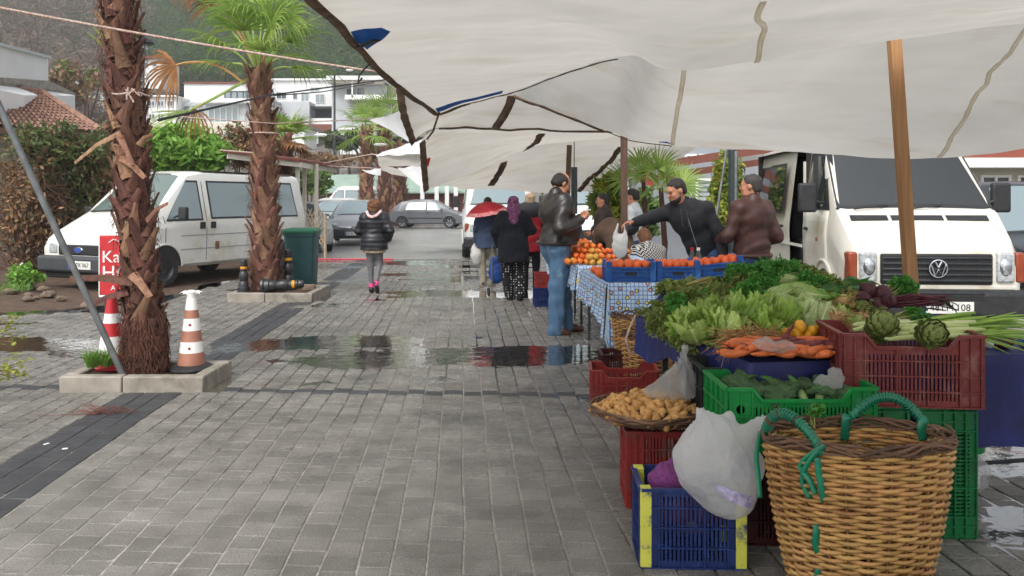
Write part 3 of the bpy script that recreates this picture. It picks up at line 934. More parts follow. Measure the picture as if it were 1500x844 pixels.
def far_houses():
 h = House('house', 'white modern house with flat upper box and long glass front', 92, x=300)
 h.block(262, 366, 120, 158, m_wall, 'wall', 1.5, 8)
 h.block(240, 372, 150, 196, m_wall2, 'lower_storey', 0, 9)
 h.block(300, 371, 146, 152, m_wall, 'terrace_wall', -1.2, 1.1)
 h.block(262, 366, 117.6, 120.2, m_redroof, 'roof', 1.3, 8.4)
 h.win(322, 360, 131, 150, 1.5, 4, m_winl, m_darkmetal); h.win(257, 302, 154, 178, 0, 4, m_winl, m_balu); h.win(305, 350, 156, 180, 0, 5, m_winl, m_balu)
 h.block(240, 372, 180, 183, m_frame, 'sill', -0.6, 0.5)
 h.block(225, 400, 183, 222, m_wallb, 'garden_wall', -2.6, 2)
 h = House('house', 'long white house with many small windows left of the balconies', 100, x=450)
 h.block(392, 490, 118, 200, m_wall, 'wall', 0, 9)
 h.block(392, 492, 115.5, 118.2, m_frame, 'roof', -0.3, 9.5)
 h.block(398, 462, 153, 205, m_wall2, 'lower_storey', -3, 2.9)
 h.win(405, 420, 135, 145, 0, 2); h.win(429, 436, 136, 146, 0, 1); h.win(441, 453, 135, 149, 0, 2, m_winl); h.win(454, 468, 128, 134, 0, 2, m_winl); h.win(462, 476, 138, 151, 0, 2, m_winl)
 h.win(409, 424, 161, 168, -3, 2)
 h.block(463, 502, 162, 182, m_darkmetal, 'terrace_shade', -0.3, 0.25)  # dark panel standing in for the shade inside the open terrace
 h.block(461, 503, 159, 162.5, m_trim, 'terrace_roof', -2.4, 2.0)
 h.block(461, 496, 176, 186, m_frame, 'terrace_parapet', -2.3, 0.2)
 h.win(441, 446, 188, 196, -3, 1)
 h.block(452, 500, 186, 196, m_redroof, 'planter_wall', -3.6, 0.4)
 h.block(430, 478, 196, 214, m_wall2, 'garden_wall', -4.2, 0.4)
 h.block(484, 488, 153, 160, m_darkmetal, 'chimney', 1, 0.6)
 h = House('apartment_building', 'white apartment house with covered balconies and stone walls', 96, 'building', x=550)
 h.block(486, 566, 125, 214, m_wall2, 'wall', 0, 9)
 h.block(545, 624, 125, 200, m_stone, 'stone_wall', 0.4, 8)
 h.block(484, 566, 115, 121, m_wall, 'roof', -2.2, 12); h.block(486, 564, 121, 125, m_wallb, 'ceiling', -1.8, 1.7)
 h.block(519.5, 521.5, 121, 147, m_frame, 'column', -1.9, 0.2)
 h.block(510, 566, 142, 147, m_frame, 'balcony_slab', -1.9, 1.8); h.block(510, 572, 147, 149, m_frame, 'balcony_slab', -2.1, 2.0)
 h.block(509, 519, 131, 143, m_darkmetal, 'shutter', -0.4, 0.3)
 h.win(524, 533, 130, 142, 0, 2, m_win, m_darkmetal); h.win(510, 517, 127, 131, 0, 1)
 h.win(580, 588, 131, 146, 0.4, 2, m_winl); h.win(562, 573, 153, 168, 0.4, 2, m_winl); h.win(581, 592, 154, 166, 0.4, 2, m_winl)
 h.block(560, 624, 144, 147, m_frame, 'balcony_slab', -0.6, 0.9)
 for x0, x1, y0, y1, d_, lb in ((214, 258, 142, 192, 90, 'white terrace house left of the long glass front'), (372, 400, 148, 196, 94, 'narrow white house filling the gap behind second palm'), (498, 548, 190, 214, 78, 'low white annexe with dark windows below the apartment house'), (318, 372, 196, 220, 82, 'white garden pavilion below the glass fronted house')):
  h = House('house', lb, d_, x=(x0 + x1) / 2)
  h.block(x0, x1, y0, y1 + 12, m_wall, 'wall', 0, 6); h.block(x0 - 1.5, x1 + 1.5, y0 - 2, y0 + .3, m_frame, 'roof', -.4, 6.8)
  n_ = 3
  for r_ in range(max(1, int((y1 - y0) / 20))):
   for k_ in range(n_):
    xx = x0 + (x1 - x0) * (.1 + .3 * k_); h.win(xx, xx + (x1 - x0) * .2, y0 + 6 + r_ * 19, y0 + 14 + r_ * 19, 0, 2)
 for x0, x1, y0, y1, lb in ((110, 122, 114, 132, 'tiny pale house showing through bare branches at far left'), (128, 152, 132, 152, 'small white house left of the first palm trunk'), (204, 236, 86, 116, 'pinkish roofed white house right of first palm trunk')):
  h = House('house', lb, 110, x=(x0 + x1) / 2)
  h.block(x0, x1, y0, y1 + 14, m_wall, 'wall', 0, 6)
  h.block(x0 - 2, x1 + 2, y0 - 3, y0 + .3, m_redroof, 'roof', -0.5, 7)
  for k_ in range(2):
   xx = x0 + (x1 - x0) * (0.18 + 0.42 * k_)
   h.win(xx, xx + (x1 - x0) * 0.22, y0 + 5, y0 + 12, 0, 1)
 h = House('house', 'low grey white house half hidden behind palm crown', 80, x=440)
 h.block(428, 446, 186, 215, m_wall, 'wall', 0, 5); h.win(432, 438, 190, 198, 0, 1)
 h.block(424, 450, 183, 186.3, m_conc, 'roof', -.4, 6)
far_houses()

# white terrace building and tiled roof on the left edge
def left_building():
 t = thing('terrace_building', 'white terrace building with metal clad parapet above the tiled roof', 'building', (0, 0, 0))
 d0, d1 = 19.0, 23.5
 a, b = P(-70, 50, d0 - 2), P(70, 86, d1)
 a2, b2 = P(-70, 108, d0 - 2), P(70, 118, d1)
 for i in range(7):
  u0, u1 = i / 7 + 0.004, (i + 1) / 7 - 0.004
  q = [a.lerp(b, u0), a.lerp(b, u1), a2.lerp(b2, u1), a2.lerp(b2, u0)]
  n_ = V(-.3, 1, 0) * 0.08
  MB().add(q + [p + n_ for p in q], [(0, 1, 2, 3), (7, 6, 5, 4), (0, 4, 5, 1), (3, 2, 6, 7), (1, 5, 6, 2), (0, 3, 7, 4)]).build('parapet_panel', m_wall, t, ang=0)
 o_ = V(0, 0, 0.012)
 MB().bar(a + V(0, 0.04, .04), b + V(0, 0.04, .04), 0.16, 0.07).build('coping', m_balu, t, ang=0)
 c, d_ = P(-70, 120, d0 - 1.7), P(56, 128, d1)
 MB().add([a2 + V(0, .1, 0), b2 + V(0, .1, 0), b2 + V(-.7, 2.8, 0), a2 + V(-1, 3, 0), a2 + V(0, .1, -.12), b2 + V(0, .1, -.12), b2 + V(-.7, 2.8, -.12), a2 + V(-1, 3, -.12)],
             [(0, 1, 2, 3), (7, 6, 5, 4), (0, 4, 5, 1), (1, 5, 6, 2), (2, 6, 7, 3), (3, 7, 4, 0)]).build('slab', m_conc, t, ang=0)
 q = [V(a2.x, a2.y + .5, a2.z - .13), V(b2.x - .5, b2.y + .4, b2.z - .13)]
 MB().add([q[0], q[1], V(q[1].x, q[1].y, 0), V(q[0].x, q[0].y, 0), q[0] + V(0, 2, 0), q[1] + V(0, 2, 0), V(q[1].x, q[1].y + 2, 0), V(q[0].x, q[0].y + 2, 0)],
             [(0, 1, 2, 3), (7, 6, 5, 4), (0, 4, 5, 1), (1, 5, 6, 2), (3, 7, 4, 0)]).build('wall', m_wall, t, ang=0)
 # tiled roof: rows of half-round tiles on a hipped slope
 t = thing('tiled_house', 'low house with weathered red tile roof behind the dry bushes', 'house', (0, 0, 0))
 e0, e1 = P(-60, 184, 17.0), P(150, 196, 19.0)          # eaves
 r0, r1 = P(-60, 128, 20.0), P(62, 138, 21.5)          # ridge
 MB().add([e0, e1, r1, r0, e0 - V(0, 0, .12), e1 - V(0, 0, .12), r1 - V(0, 0, .12), r0 - V(0, 0, .12)], [(0, 1, 2, 3), (7, 6, 5, 4), (0, 4, 5, 1), (1, 5, 6, 2)]).build('roof_deck', m_brown_post, t, ang=0)
 tl = MB()
 rows, cols = 13, 24
 for j in range(rows):
  for i in range(cols):
   v0, v1 = j / rows, (j + 1.25) / rows
   L0, R0 = e0.lerp(r0, v0), e1.lerp(r1, v0); L1, R1 = e0.lerp(r0, v1), e1.lerp(r1, v1)
   u0, u1 = (i + 0.06) / cols, (i + .94) / cols
   vv, ns = [], 4
   for (L, R_, z0, sc_) in ((L0, R0, 0.045, 1.0), (L1, R1, 0.012, 0.85)):
    for q in range(ns + 1):
     uu = (u0 + u1) / 2 + (u1 - u0) * sc_ * (q / ns - .5)
     vv.append(L.lerp(R_, uu) + V(0, 0, z0 + 0.05 * math.sin(PI * q / ns)))
   tl.add(vv, [(q, q + 1, ns + 2 + q, ns + 1 + q) for q in range(ns)])
 tag(tl.build('roof_tiles', m_tile, t, ang=60), kind='stuff')
 rg = MB()
 rg.tube([r0.lerp(r1, i / 12) + V(0, 0, .05 + .012 * (i % 2)) for i in range(13)], 0.09, 8); rg.tube([r1.lerp(e1, i / 12) + V(0, 0, .06) for i in range(13)], 0.08, 8)
 rg.build('ridge', m_tile, t)
 MB().add([e0 + V(.2, .5, -.13), e1 + V(-.4, .5, -.13), V(e1.x - .4, e1.y + .5, 0), V(e0.x + .2, e0.y + .5, 0), e0 + V(.2, 2.5, -.13), e1 + V(-.4, 2.5, -.13), V(e1.x - .4, e1.y + 2.5, 0), V(e0.x + .2, e0.y + 2.5, 0)],
             [(0, 1, 2, 3), (1, 5, 6, 2), (4, 0, 3, 7)]).build('wall', m_stone, t, ang=0)
left_building()

def shelter():
 t = thing('shelter', 'open shelter with thin rust coloured roof on pale posts behind the white van', 'shelter', (0, 0, 0))
 a, b, c, d_ = P(330, 219, 18.5), P(505, 243, 24), P(440, 232, 27), P(330, 222, 25)
 pts = [a, P(438, 233, 20.0), b, c, d_]
 MB().add([p for p in pts] + [p - V(0, 0, .07) for p in pts], [(4, 3, 2, 1, 0), (5, 6, 7, 8, 9)] + [(i, (i + 1) % 5, 5 + (i + 1) % 5, 5 + i) for i in range(5)]).build('roof', m_redroof, t, ang=0)
 mb = MB(); mb.bar(pts[0] - V(0, -.15, .14), pts[1] - V(0, -.15, .14), 0.06, 0.12); mb.bar(pts[1] - V(0, -.15, .14), pts[2] - V(.3, -.15, .14), 0.06, 0.12)
 mb.build('beam', m_wallb, t, ang=0)
 for px, dd in ((436, 20.3), (446, 22), (463.5, 21.4), (395, 20.0)):
  p = P(px, 250, dd); zt = 2.42
  MB().bb(p.x - .045, p.x + .045, p.y - .045, p.y + .045, 0, zt).build('post', m_wallb, t, bevel=.006)
shelter()

def right_buildings():
 h = House('house', 'grey house with shuttered windows under red beams on the right', 19.5, x=1010)
 m_grey = mat('grey_render', '#8f949a', '#81868c', 0.8, 0.75)
 m_shut = mat('shutter_pale', '#b4b9bf', '#a9aeb4', 3, 0.6)
 h.block(925, 1125, 236, 392, m_grey, 'wall', 0, 5)
 h.block(1008, 1075, 196, 240, m_grey, 'upper_wall', 1.2, 3)
 for x0, x1 in ((994, 1012), (1018, 1052)):
  X0, X1, Z0, Z1 = h.r(x0, x1, 262, 340)
  f = h.win(x0, x1, 262, 340, 0, 1, m_shut, m_frame)
  n_ = 12
  for i in range(n_):
   z = Z0 + (Z1 - Z0) * (i + .5) / n_
   MB().box(((X0 + X1) / 2, -0.075, z), (X1 - X0 - .08, .02, (Z1 - Z0) / n_ * .7)).build('slat', m_shut, f, ang=0)
 h.win(1018, 1036, 222, 240, 1.2, 2, m_winl); h.win(1040, 1062, 222, 240, 1.2, 2, m_winl)
 for y0, y1, yy in ((226, 237, -1.6), (243, 252, -0.9)):
  X0, X1, Z0, Z1 = h.r(930, 1098, y0, y1)
  MB().add([V(X0, yy, Z0 - .28), V(X1, yy - .4, Z0 + .12), V(X1, yy - .4, Z1 + .12), V(X0, yy, Z1 - .28), V(X0, yy + .15, Z0 - .28), V(X1, yy - .25, Z0 + .12), V(X1, yy - .25, Z1 + .12), V(X0, yy + .15, Z1 - .28)],
                 [(0, 1, 2, 3), (7, 6, 5, 4), (0, 4, 5, 1), (3, 2, 6, 7), (1, 5, 6, 2), (0, 3, 7, 4)]).build('beam', m_redroof, h.t, ang=0)
 h.block(936, 950, 258, 274, mat('red_box', '#a8423c', rough=.6), 'sign_box', -1.3, .3)
 h = House('building', 'brown roofed building with white band at the right edge', 17, 'building', x=1480)
 m_br = mat('brown_cladding', '#8a4a38', '#7a4031', 2, 0.6)
 h.block(1380, 1640, 168, 232, m_br, 'fascia', 0, 6); h.block(1378, 1645, 232, 246, m_frame, 'band', -.25, 6.4); h.block(1384, 1640, 246, 395, m_wallb, 'wall', .4, 5)
 for i in range(4): h.win(1395 + 55 * i, 1440 + 55 * i, 256, 320, .4, 2)
 # pale sign with blue writing strip, far right of the lane
 t = thing('shop_sign', 'white shop sign board behind the yellowish bushes', 'sign', P(893, 262, 24))
 MB().bb(-.42, .42, -.05, .05, -.18, .2).build('board', m_frame, t, bevel=.01)
 MB().bb(-.36, .36, -.062, -.051, -.06, .03).build('blue_band', m_blue_print, t, ang=0)
 p = P(893, 262, 24)
 MB().bb(-.03, .03, .051, .1, -p.z, .1).build('pole', m_darkmetal, t)
 # green kiosk roof far back on the left, and the low wall line
 t = thing('kiosk', 'low kiosk with pale green sloping roof behind the parked cars', 'kiosk', P(500, 292, 50) - V(0, 0, 1.5))
 o0 = P(500, 292, 50) - V(0, 0, 1.5)
 m_green = mat('green_roof', '#8fa394', '#82968a', 1.5, 0.6)
 q = [P(472, 281, 50), P(690, 281, 50), P(690, 254, 54), P(484, 256, 54)]
 q = [p - o0 for p in q]
 MB().add(q + [p - V(0, 0, .1) for p in q], [(0, 1, 2, 3), (7, 6, 5, 4), (0, 4, 5, 1), (0, 3, 7, 4), (1, 5, 6, 2)]).build('roof', m_green, t, ang=0)
 MB().bb(q[0].x + .2, q[1].x, .4, 4, 0, q[0].z - .06).build('wall', m_redroof, t, ang=0)
 for px in (619, 640, 655, 668):
  xx = (P(px, 290, 50) - o0).x
  MB().bb(xx - .12, xx + .12, -.2, .05, 0, 2.3).build('column', m_frame, t, ang=0)
right_buildings()

# ---------------------------------------------------------------- lamps
def lamps():
 t = thing('street_lamp', 'grey street lamp with flat hood behind the first palm trunk', 'lamp', P(187, 292, 17) - V(0, 0, 1.5))
 MB().tube([V(0, 0, 0), V(0, 0, 9)], 0.07, 10).build('pole', m_steel, t)
 x2 = (205 - 187) / F * 17
 z1 = 1.5 + (292 - 62) / F * 17
 MB().tube([V(x2, .1, 0), V(x2, .1, z1)], 0.05, 10).build('lamp_post', m_steel, t)
 MB().lathe([(.02, .14), (.12, .13), (.22, .06), (.24, 0), (.2, -.02), (.0, -.02)], 20, (x2, .1, z1)).build('hood', m_darkmetal, t)
 MB().lathe([(.1, -.03), (.12, -.12), (.0, -.15)], 16, (x2, .1, z1)).build('lamp', m_lens, t)
 t = thing('street_lamp', 'tall dark twin armed street lamp in front of the white houses', 'lamp', P(490, 292, 60) - V(0, 0, 1.5))
 zt = 1.5 + (292 - 108) / F * 60
 MB().tube([V(0, 0, 0), V(0, 0, zt)], [.11, .07], 8).build('pole', m_darkmetal, t)
 for sx in (-1, 1):
  MB().tube([V(0, 0, zt - .1), V(.6 * sx, 0, zt + .18), V(.95 * sx, 0, zt + .25)], .04, 6).build('arm', m_darkmetal, t)
  MB().ball((1.1 * sx, 0, zt + .25), (.28, .14, .1), 10, 6).build('lamp_head', m_frame, t)
 for k_, (px, px2, yt, yy) in enumerate(((528, 478, 204, 198), (536, 549, 212, 212))):
  o = P(px, 292, 40) - V(0, 0, 1.5)
  t = thing('street_lamp', ['curved arm street lamp arching left above the cars', 'short street lamp with pale hood close to the palm trunks'][k_], 'lamp', o)
  zt = 1.5 + (292 - 236) / F * 40; dx = (px2 - px) / F * 40; z2 = 1.5 + (292 - yy) / F * 40
  MB().tube(catmull([V(0, 0, 0), V(0, 0, zt * .6), V(0, 0, zt), V(dx * .3, 0, z2 - .4), V(dx * .75, 0, z2), V(dx, 0, z2 - .02)], 6), .06, 7).build('pole', m_darkmetal, t)
  MB().ball((dx + .25 * (1 if dx > 0 else -1), 0, z2), (.35, .12, .08), 10, 6).build('lamp_head', m_frame, t)
 t = thing('street_lamp', 'dark green lamp pole left of the man in the brown jacket', 'lamp', P(1073, 292, 12) - V(0, 0, 1.5))
 MB().tube([V(0, 0, 0), V(0, 0, 4.2)], 0.062, 12).build('pole', mat('pole_green', '#2c3a3c', '#243032', 6, .4), t)
 MB().lathe([(.11, 0), (.11, .5), (.07, .62)], 12).build('sleeve', m_darkmetal, t)
 MB().tube([V(.03, -.06, 0.9), V(.035, -.065, 2.2)], 0.03, 10).build('conduit', m_steel, t)
lamps()

# ---------------------------------------------------------------- vehicles (local x forward, y left, z up)
def paint(name, c, c2=None, dirt=None):
 m = mat(name, c, c2 or c, 1.2, 0.32, 0.08, coat=0.35, spec=0.5, c3=dirt, scale3=1.3)
 return m
m_vanwhite = paint('van_white', '#d2d4d3', '#c9cac8')
m_vancream = paint('van_cream', '#d0cdc3', '#c6c1b4', '#b5ab96')
m_vandirty = paint('van_white_dirty', '#dcdcd8', '#d3d2cc', '#c4bdab')
m_silver = paint('car_silver', '#888d91', '#7f8488')
m_silverd = paint('car_grey', '#66696d', '#5e6165')
m_silverl = paint('car_pale_silver', '#9ca1a4', '#92979a')
m_darkcar = paint('car_dark', '#2e3136', '#282b30')
m_greyseat = mat('seat_grey', '#5b5d60', '#4c4e52', 8, .9)
m_interior = mat('van_interior', '#26241f', '#1d1b18', 4, 0.8)

class Body:
 """loft of half cross-sections along the vehicle; stations (x, zb, zw, zt, wb, ww, wt, r)"""
 def __init__(s, st): s.st = sorted(st)
 def par(s, x):
  st = s.st
  if x <= st[0][0]: return st[0]
  for a, b in zip(st, st[1:]):
   if x <= b[0]:
    t = (x - a[0]) / (b[0] - a[0])
    return tuple(p * (1 - t) + q * t for p, q in zip(a, b))
  return st[-1]
 def sec(s, x):
  _, zb, zw, zt, wb, ww, wt, r = s.par(x)
  return [(0, zb), (wb * .92, zb), (wb, zb + .06), (ww, zw - .12 * (zw - zb)), (ww, zw), (wt, zt - r), (wt - r * .28, zt - r * .3), (wt - r * 1.1, zt), (wt * .45, zt + .012), (0, zt + .018)]
 def side(s, x, z):
  q = s.sec(x)
  for a, b in zip(q[2:], q[3:8]):
   if a[1] <= z <= b[1] + 1e-6:
    t = (z - a[1]) / max(b[1] - a[1], 1e-6)
    return a[0] + (b[0] - a[0]) * t
  return q[2][0] if z < q[2][1] else q[7][0]
 def mesh(s, name, m, parent, sub=3, skip=None, skip2=None):
  xs = []
  for a, b in zip(s.st, s.st[1:]):
   n = max(1, min(sub, int((b[0] - a[0]) / .12)))
   xs += [a[0] + (b[0] - a[0]) * i / n for i in range(n)]
  xs.append(s.st[-1][0])
  for q in (skip, skip2):
   if q: xs = sorted(set(xs + [q[0], q[1]]))
  mb = MB(); rows = []
  for x in xs:
   q = s.sec(x)
   full = [(x, y, z) for y, z in q] + [(x, -y, z) for y, z in q[-2:0:-1]]
   rows.append(len(mb.v)); mb.v += full
  n = 18
  for i in range(len(rows) - 1):
   for k_ in range(n):
    if any(q and xs[i] >= q[0] - 1e-6 and xs[i + 1] <= q[1] + 1e-6 and k_ in q[2] for q in (skip, skip2)): continue
    a, b = rows[i], rows[i + 1]
    mb.f.append((a + k_, a + (k_ + 1) % n, b + (k_ + 1) % n, b + k_))
  mb.f.append(tuple(rows[0] + k_ for k_ in range(n - 1, -1, -1)))
  mb.f.append(tuple(rows[-1] + k_ for k_ in range(n)))
  return mb.build(name, m, parent, ang=32)
 def patch(s, c, sgn, off, name, m, parent, nu=6, nv=4, thick=0.0):
  """panel on the side: c = 4 corners (x, z): rear-low, front-low, front-high, rear-high"""
  mb = MB()
  def fn(u, v):
   x = (c[0][0] * (1 - u) + c[1][0] * u) * (1 - v) + (c[3][0] * (1 - u) + c[2][0] * u) * v
   z = (c[0][1] * (1 - u) + c[1][1] * u) * (1 - v) + (c[3][1] * (1 - u) + c[2][1] * u) * v
   return (x, sgn * (s.side(x, z) + off), z)
  mb.grid(fn, nu, nv)
  return mb.build(name, m, parent, ang=180, solid=thick)
 def window(s, c, sgn, parent, gm=None, fm=None, fw=0.035, name='window'):
  cx = sum(p[0] for p in c) / 4; cz = sum(p[1] for p in c) / 4
  def grow(p, k_): return (p[0] + math.copysign(k_, p[0] - cx), p[1] + math.copysign(k_, p[1] - cz))
  f = s.patch([grow(p, fw) for p in c], sgn, 0.004, name, fm or m_trim, parent)
  s.patch(c, sgn, 0.009, 'pane', gm or m_glass, f)
  return f
 def screen(s, x0, x1, parent, frac=0.93, gm=None, name='windscreen', off=0.012, fw=0.04, back=False):
  """pane lying along the top line between x0 and x1"""
  def mk(xa, xb, fr, o, nm, m, par):
   mb = MB()
   def fn(u, v):
    x = xa + (xb - xa) * v
    q = s.sec(x); w2 = q[6][0] * fr
    y = (u * 2 - 1)
    z = q[6][1] + (q[9][1] - q[6][1]) * (1 - abs(y) ** 3)
    e = 0.03; dz = (s.sec(x + e)[9][1] - s.sec(x - e)[9][1]) / (2 * e)
    nx, nz = -dz, 1.0; L = math.hypot(nx, nz)
    return (x + nx / L * o, y * w2, z + nz / L * o)
   mb.grid(fn, 12, 6)
   return mb.build(nm, m, par, ang=180)
  dx = math.copysign(fw, x1 - x0)
  f = mk(x0 - dx, x1 + dx * .7, min(1.0, frac + .05), off * .4, name, m_trim, parent)
  mk(x0, x1, frac, off, 'pane', gm or m_glass, f)
  return f

def wheel(parent, x, y, r, wd, sgn, rimm=None, spokes=0, name='wheel'):
 M = Matrix.Rotation(PI / 2, 3, 'X')
 o = link(name, None, parent, (x, y, r))
 t = MB(); h = wd / 2
 t.lathe([(r * .62, -h), (r * .9, -h), (r * .98, -h * .75), (r, -h * .4), (r, h * .4), (r * .98, h * .75), (r * .9, h), (r * .62, h)], 26, M=M, cap=False)
 t.build('tyre', m_black, o)
 d = MB(); e = sgn * -1   # outward is +y*sgn ; lathe z maps to -y
 d.lathe([(0, e * h * .72), (r * .16, e * h * .75), (r * .2, e * h * .45), (r * .52, e * h * .38), (r * .58, e * h * .8), (r * .64, e * h * .98)], 24, M=M, cap=False)
 ro = d.build('rim', rimm or m_steel, o)
 if spokes:
  sp = MB()
  for i in range(spokes):
   a = 2 * PI * i / spokes
   sp.bar((math.cos(a) * r * .15, sgn * h * .86, math.sin(a) * r * .15), (math.cos(a) * r * .6, sgn * h * .9, math.sin(a) * r * .6), r * .15, .02, (0, 1, 0))
  sp.build('spokes', m_chrome, o)
 return o

def arch(B_, parent, x, r, sgn, zlow, name='wheel_arch_shade'):
 """black half disc laid on the body side for the shade of the wheel opening"""
 mb = MB(); n = 16
 v = [(x, sgn * (B_.side(x, zlow + .1) + .006), zlow)]
 for i in range(n + 1):
  a = PI * i / n
  z = max(r * math.sin(a) + r * .95, zlow); xx = x + r * math.cos(a)
  v.append((xx, sgn * (B_.side(xx, z) + .006), z))
 mb.add(v, [(0, i + 1, i + 2) for i in range(n)])
 mb.build(name, m_black, parent, ang=180)
 lip = MB(); lip.tube([Vector(p) + V(0, sgn * .012, 0) for p in v[1:]], .018, 5); return lip

def number_plate(parent, loc, txts, size=(.52, .115), rz=PI / 2, back=False):
 """plate facing +x"""
 p = MB().box((0, 0, 0), (.012, size[0], size[1])).build('number_plate', m_plate, parent, bevel=.003, loc=loc)
 MB().box((.0075, -size[0] / 2 + .03, 0), (.004, .045, size[1] * .92)).build('blue_strip', m_blue_print, p)
 for tx, yc, sz in txts:
  me = text_mesh(tx, sz, m_ink, .001)
  link('lettering', me, p, (.0085, -yc, 0), (PI / 2, 0, PI / 2))
 return p

def mirror(parent, x, y, z, sgn, m=None, w_=.17, h_=.3):
 a = MB().tube([(x, y, z - .05), (x + .03, y + sgn * .1, z - .03), (x + .02, y + sgn * .14, z)], .018, 6).build('mirror', m_trim, parent)
 MB().box((x, y + sgn * .21, z + .02), (.09, w_, h_)).build('mirror_housing', m or m_trim, a, bevel=.03, seg=3)
 MB().box((x - .048, y + sgn * .21, z + .02), (.004, w_ * .82, h_ * .84)).build('mirror_glass', m_chrome, a)
 return a

def wiper(parent, x, y, z, ln, ang):
 c, s_ = math.cos(ang), math.sin(ang)
 MB().tube([(x + .06, y, z), (x - .0 + .045, y + c * ln * .5, z + s_ * ln * .5 + .02), (x - .1, y + c * ln, z + s_ * ln + .01)], .009, 5).build('wiper', m_black, parent)

# ---- cream van with open sliding door, on the right
def cream_van():
 yaw = -PI / 2 - math.atan2(.41, 5.4)
 f0 = V(4.70, 9.05, 0)                     # middle of the nose on the ground
 fw = V(math.cos(yaw), math.sin(yaw), 0)
 t = thing('van', 'cream panel van facing the stalls with its side door slid open', 'van', f0 - fw * 2.40, yaw)
 bd = Body([(-2.45, .42, 1.15, 2.26, .88, .93, .80, .14), (-2.3, .36, 1.15, 2.3, .95, .965, .84, .14), (.75, .36, 1.15, 2.3, .95, .965, .85, .14), (1.02, .36, 1.15, 2.24, .95, .965, .85, .12),
               (1.78, .36, 1.1, 1.40, .95, .965, .91, .05), (1.86, .36, 1.05, 1.345, .95, .965, .92, .05), (2.2, .36, .85, 1.06, .95, .955, .90, .07), (2.33, .34, .75, .93, .90, .92, .85, .06), (2.36, .34, .70, .86, .86, .88, .80, .05)])
 bd.mesh('body', m_vancream, t, skip=(-.08, .60, (12, 13, 14, 15)), skip2=(1.06, 1.75, (7, 8, 9, 10)))
 # inside: lining, floor, bench
 mb = MB(); x0, x1, y0, y1, z0, z1 = -2.2, .64, -.93, .9, .45, 2.2
 v = [(x, y, z) for x in (x0, x1) for y in (y0, y1) for z in (z0, z1)]
 mb.add(v, [(0, 1, 3, 2), (4, 6, 7, 5), (2, 3, 7, 6), (0, 2, 6, 4), (1, 5, 7, 3)])
 mb.build('interior', m_interior, t, ang=0)
 st_ = MB(); st_.bb(-.75, -.3, -.75, .85, .46, .92); st_.bb(-.85, -.7, -.75, .85, .9, 1.5); st_.build('bench', m_trim, t, bevel=.04)
 MB().bb(-.08, .60, -.955, -.93, .38, .47).build('step', m_trim, t)
 MB().bb(.60, .635, -.958, -.90, .42, 2.0).build('door_pillar', m_vancream, t)
 # slid-back side door, standing proud of the body
 c = [(-1.42, .52), (-.10, .52), (-.10, 2.16), (-1.42, 2.16)]
 dr = bd.patch(c, 1, .05, 'sliding_door', m_vancream, t, 8, 8, thick=.04)
 bd.patch([(-1.22, 1.30), (-.28, 1.30), (-.28, 2.02), (-1.22, 2.02)], -1, .076, 'door_window', m_trim, dr)
 bd.patch([(-1.18, 1.34), (-.32, 1.34), (-.32, 1.98), (-1.18, 1.98)], -1, .080, 'pane', m_glass, dr)
 MB().bb(-.30, -.14, -1.055, -1.03, 1.10, 1.14).build('handle', m_trim, dr, bevel=.01)
 bd.window([(-2.15, 1.34), (-1.52, 1.34), (-1.52, 1.98), (-2.15, 1.98)], -1, t)
 mb = MB(); mb.bb(-2.25, .6, -.985, -.972, .86, .90); mb.build('side_strip', m_vandirty, t)
 # front door: gap line, window, handle, mirror
 bd.patch([(.66, .50), (1.70, .50), (1.62, 1.36), (.66, 1.36)], -1, .008, 'door', m_vancream, t, 8, 6, thick=.006)
 fr = bd.patch([(.70, 1.37), (1.64, 1.37), (1.20, 2.10), (.70, 2.10)], -1, .012, 'door_window', m_trim, t)
 bd.patch([(.75, 1.41), (1.52, 1.41), (1.16, 2.05), (.75, 2.05)], -1, .017, 'pane', m_glass, fr)
 MB().bb(1.16, 1.18, -.985, -.93, 1.38, 2.04).build('quarter_post', m_trim, fr)
 MB().bb(.74, .88, -1.0, -.975, 1.10, 1.14).build('handle', m_trim, t, bevel=.01)
 MB().bb(1.22, 1.30, -.982, -.972, .98, 1.02).build('rust_spot', m_red_lens, t)
 for s_ in (1, -1):
  mirror(t, 1.45, s_ * .93, 1.50, s_, w_=.22, h_=.36)
 bd.screen(1.765, 1.04, t, .945, clear_glass('windscreen_glass', '#b4c0bd', .11))
 db = MB(); db.bb(1.25, 1.80, -.86, .86, 1.18, 1.30); db.bb(1.2, 1.5, -.30, .30, .5, 1.24); db.build('dashboard', m_trim, t, bevel=.03)
 for y in (-.45, .12, .52):
  sb_ = MB(); sb_.bb(.70, .86, y - .2, y + .2, .75, 1.48); sb_.bb(.73, .83, y - .12, y + .12, 1.52, 1.74); sb_.bb(.72, 1.15, y - .2, y + .2, .68, .84); sb_.build('seat', m_greyseat, t, bevel=.04)
 MB().tube([V(1.18 + .07 * math.cos(q * .26), .48 + .19 * math.sin(q * .26), 1.34 + .17 * math.cos(q * .26)) for q in range(25)], .014, 6, False).build('steering_wheel', m_black, t)
 MB().bb(1.16, 1.175, -.10, .10, 1.96, 2.02).build('rear_mirror', m_trim, t, bevel=.01)
 MB().bb(1.775, 1.79, -.9, .9, 1.372, 1.40).build('scuttle_trim', m_trim, t)
 for y in (-.72, -.1): wiper(t, 1.80, y, 1.385, .58, .06)
 # vents under the screen (three slots)
 for y0, y1 in ((-.80, -.36), (-.34, .26), (.28, .76)):
  nz = bd.par(1.95)
  a = MB().box((1.955, (y0 + y1) / 2, bd.par(1.955)[3] + .018), (.085, y1 - y0 - .02, .012), Matrix.Rotation(.70, 3, 'Y')).build('hood_vent', m_trim, t)
 # front face
 x = 2.36
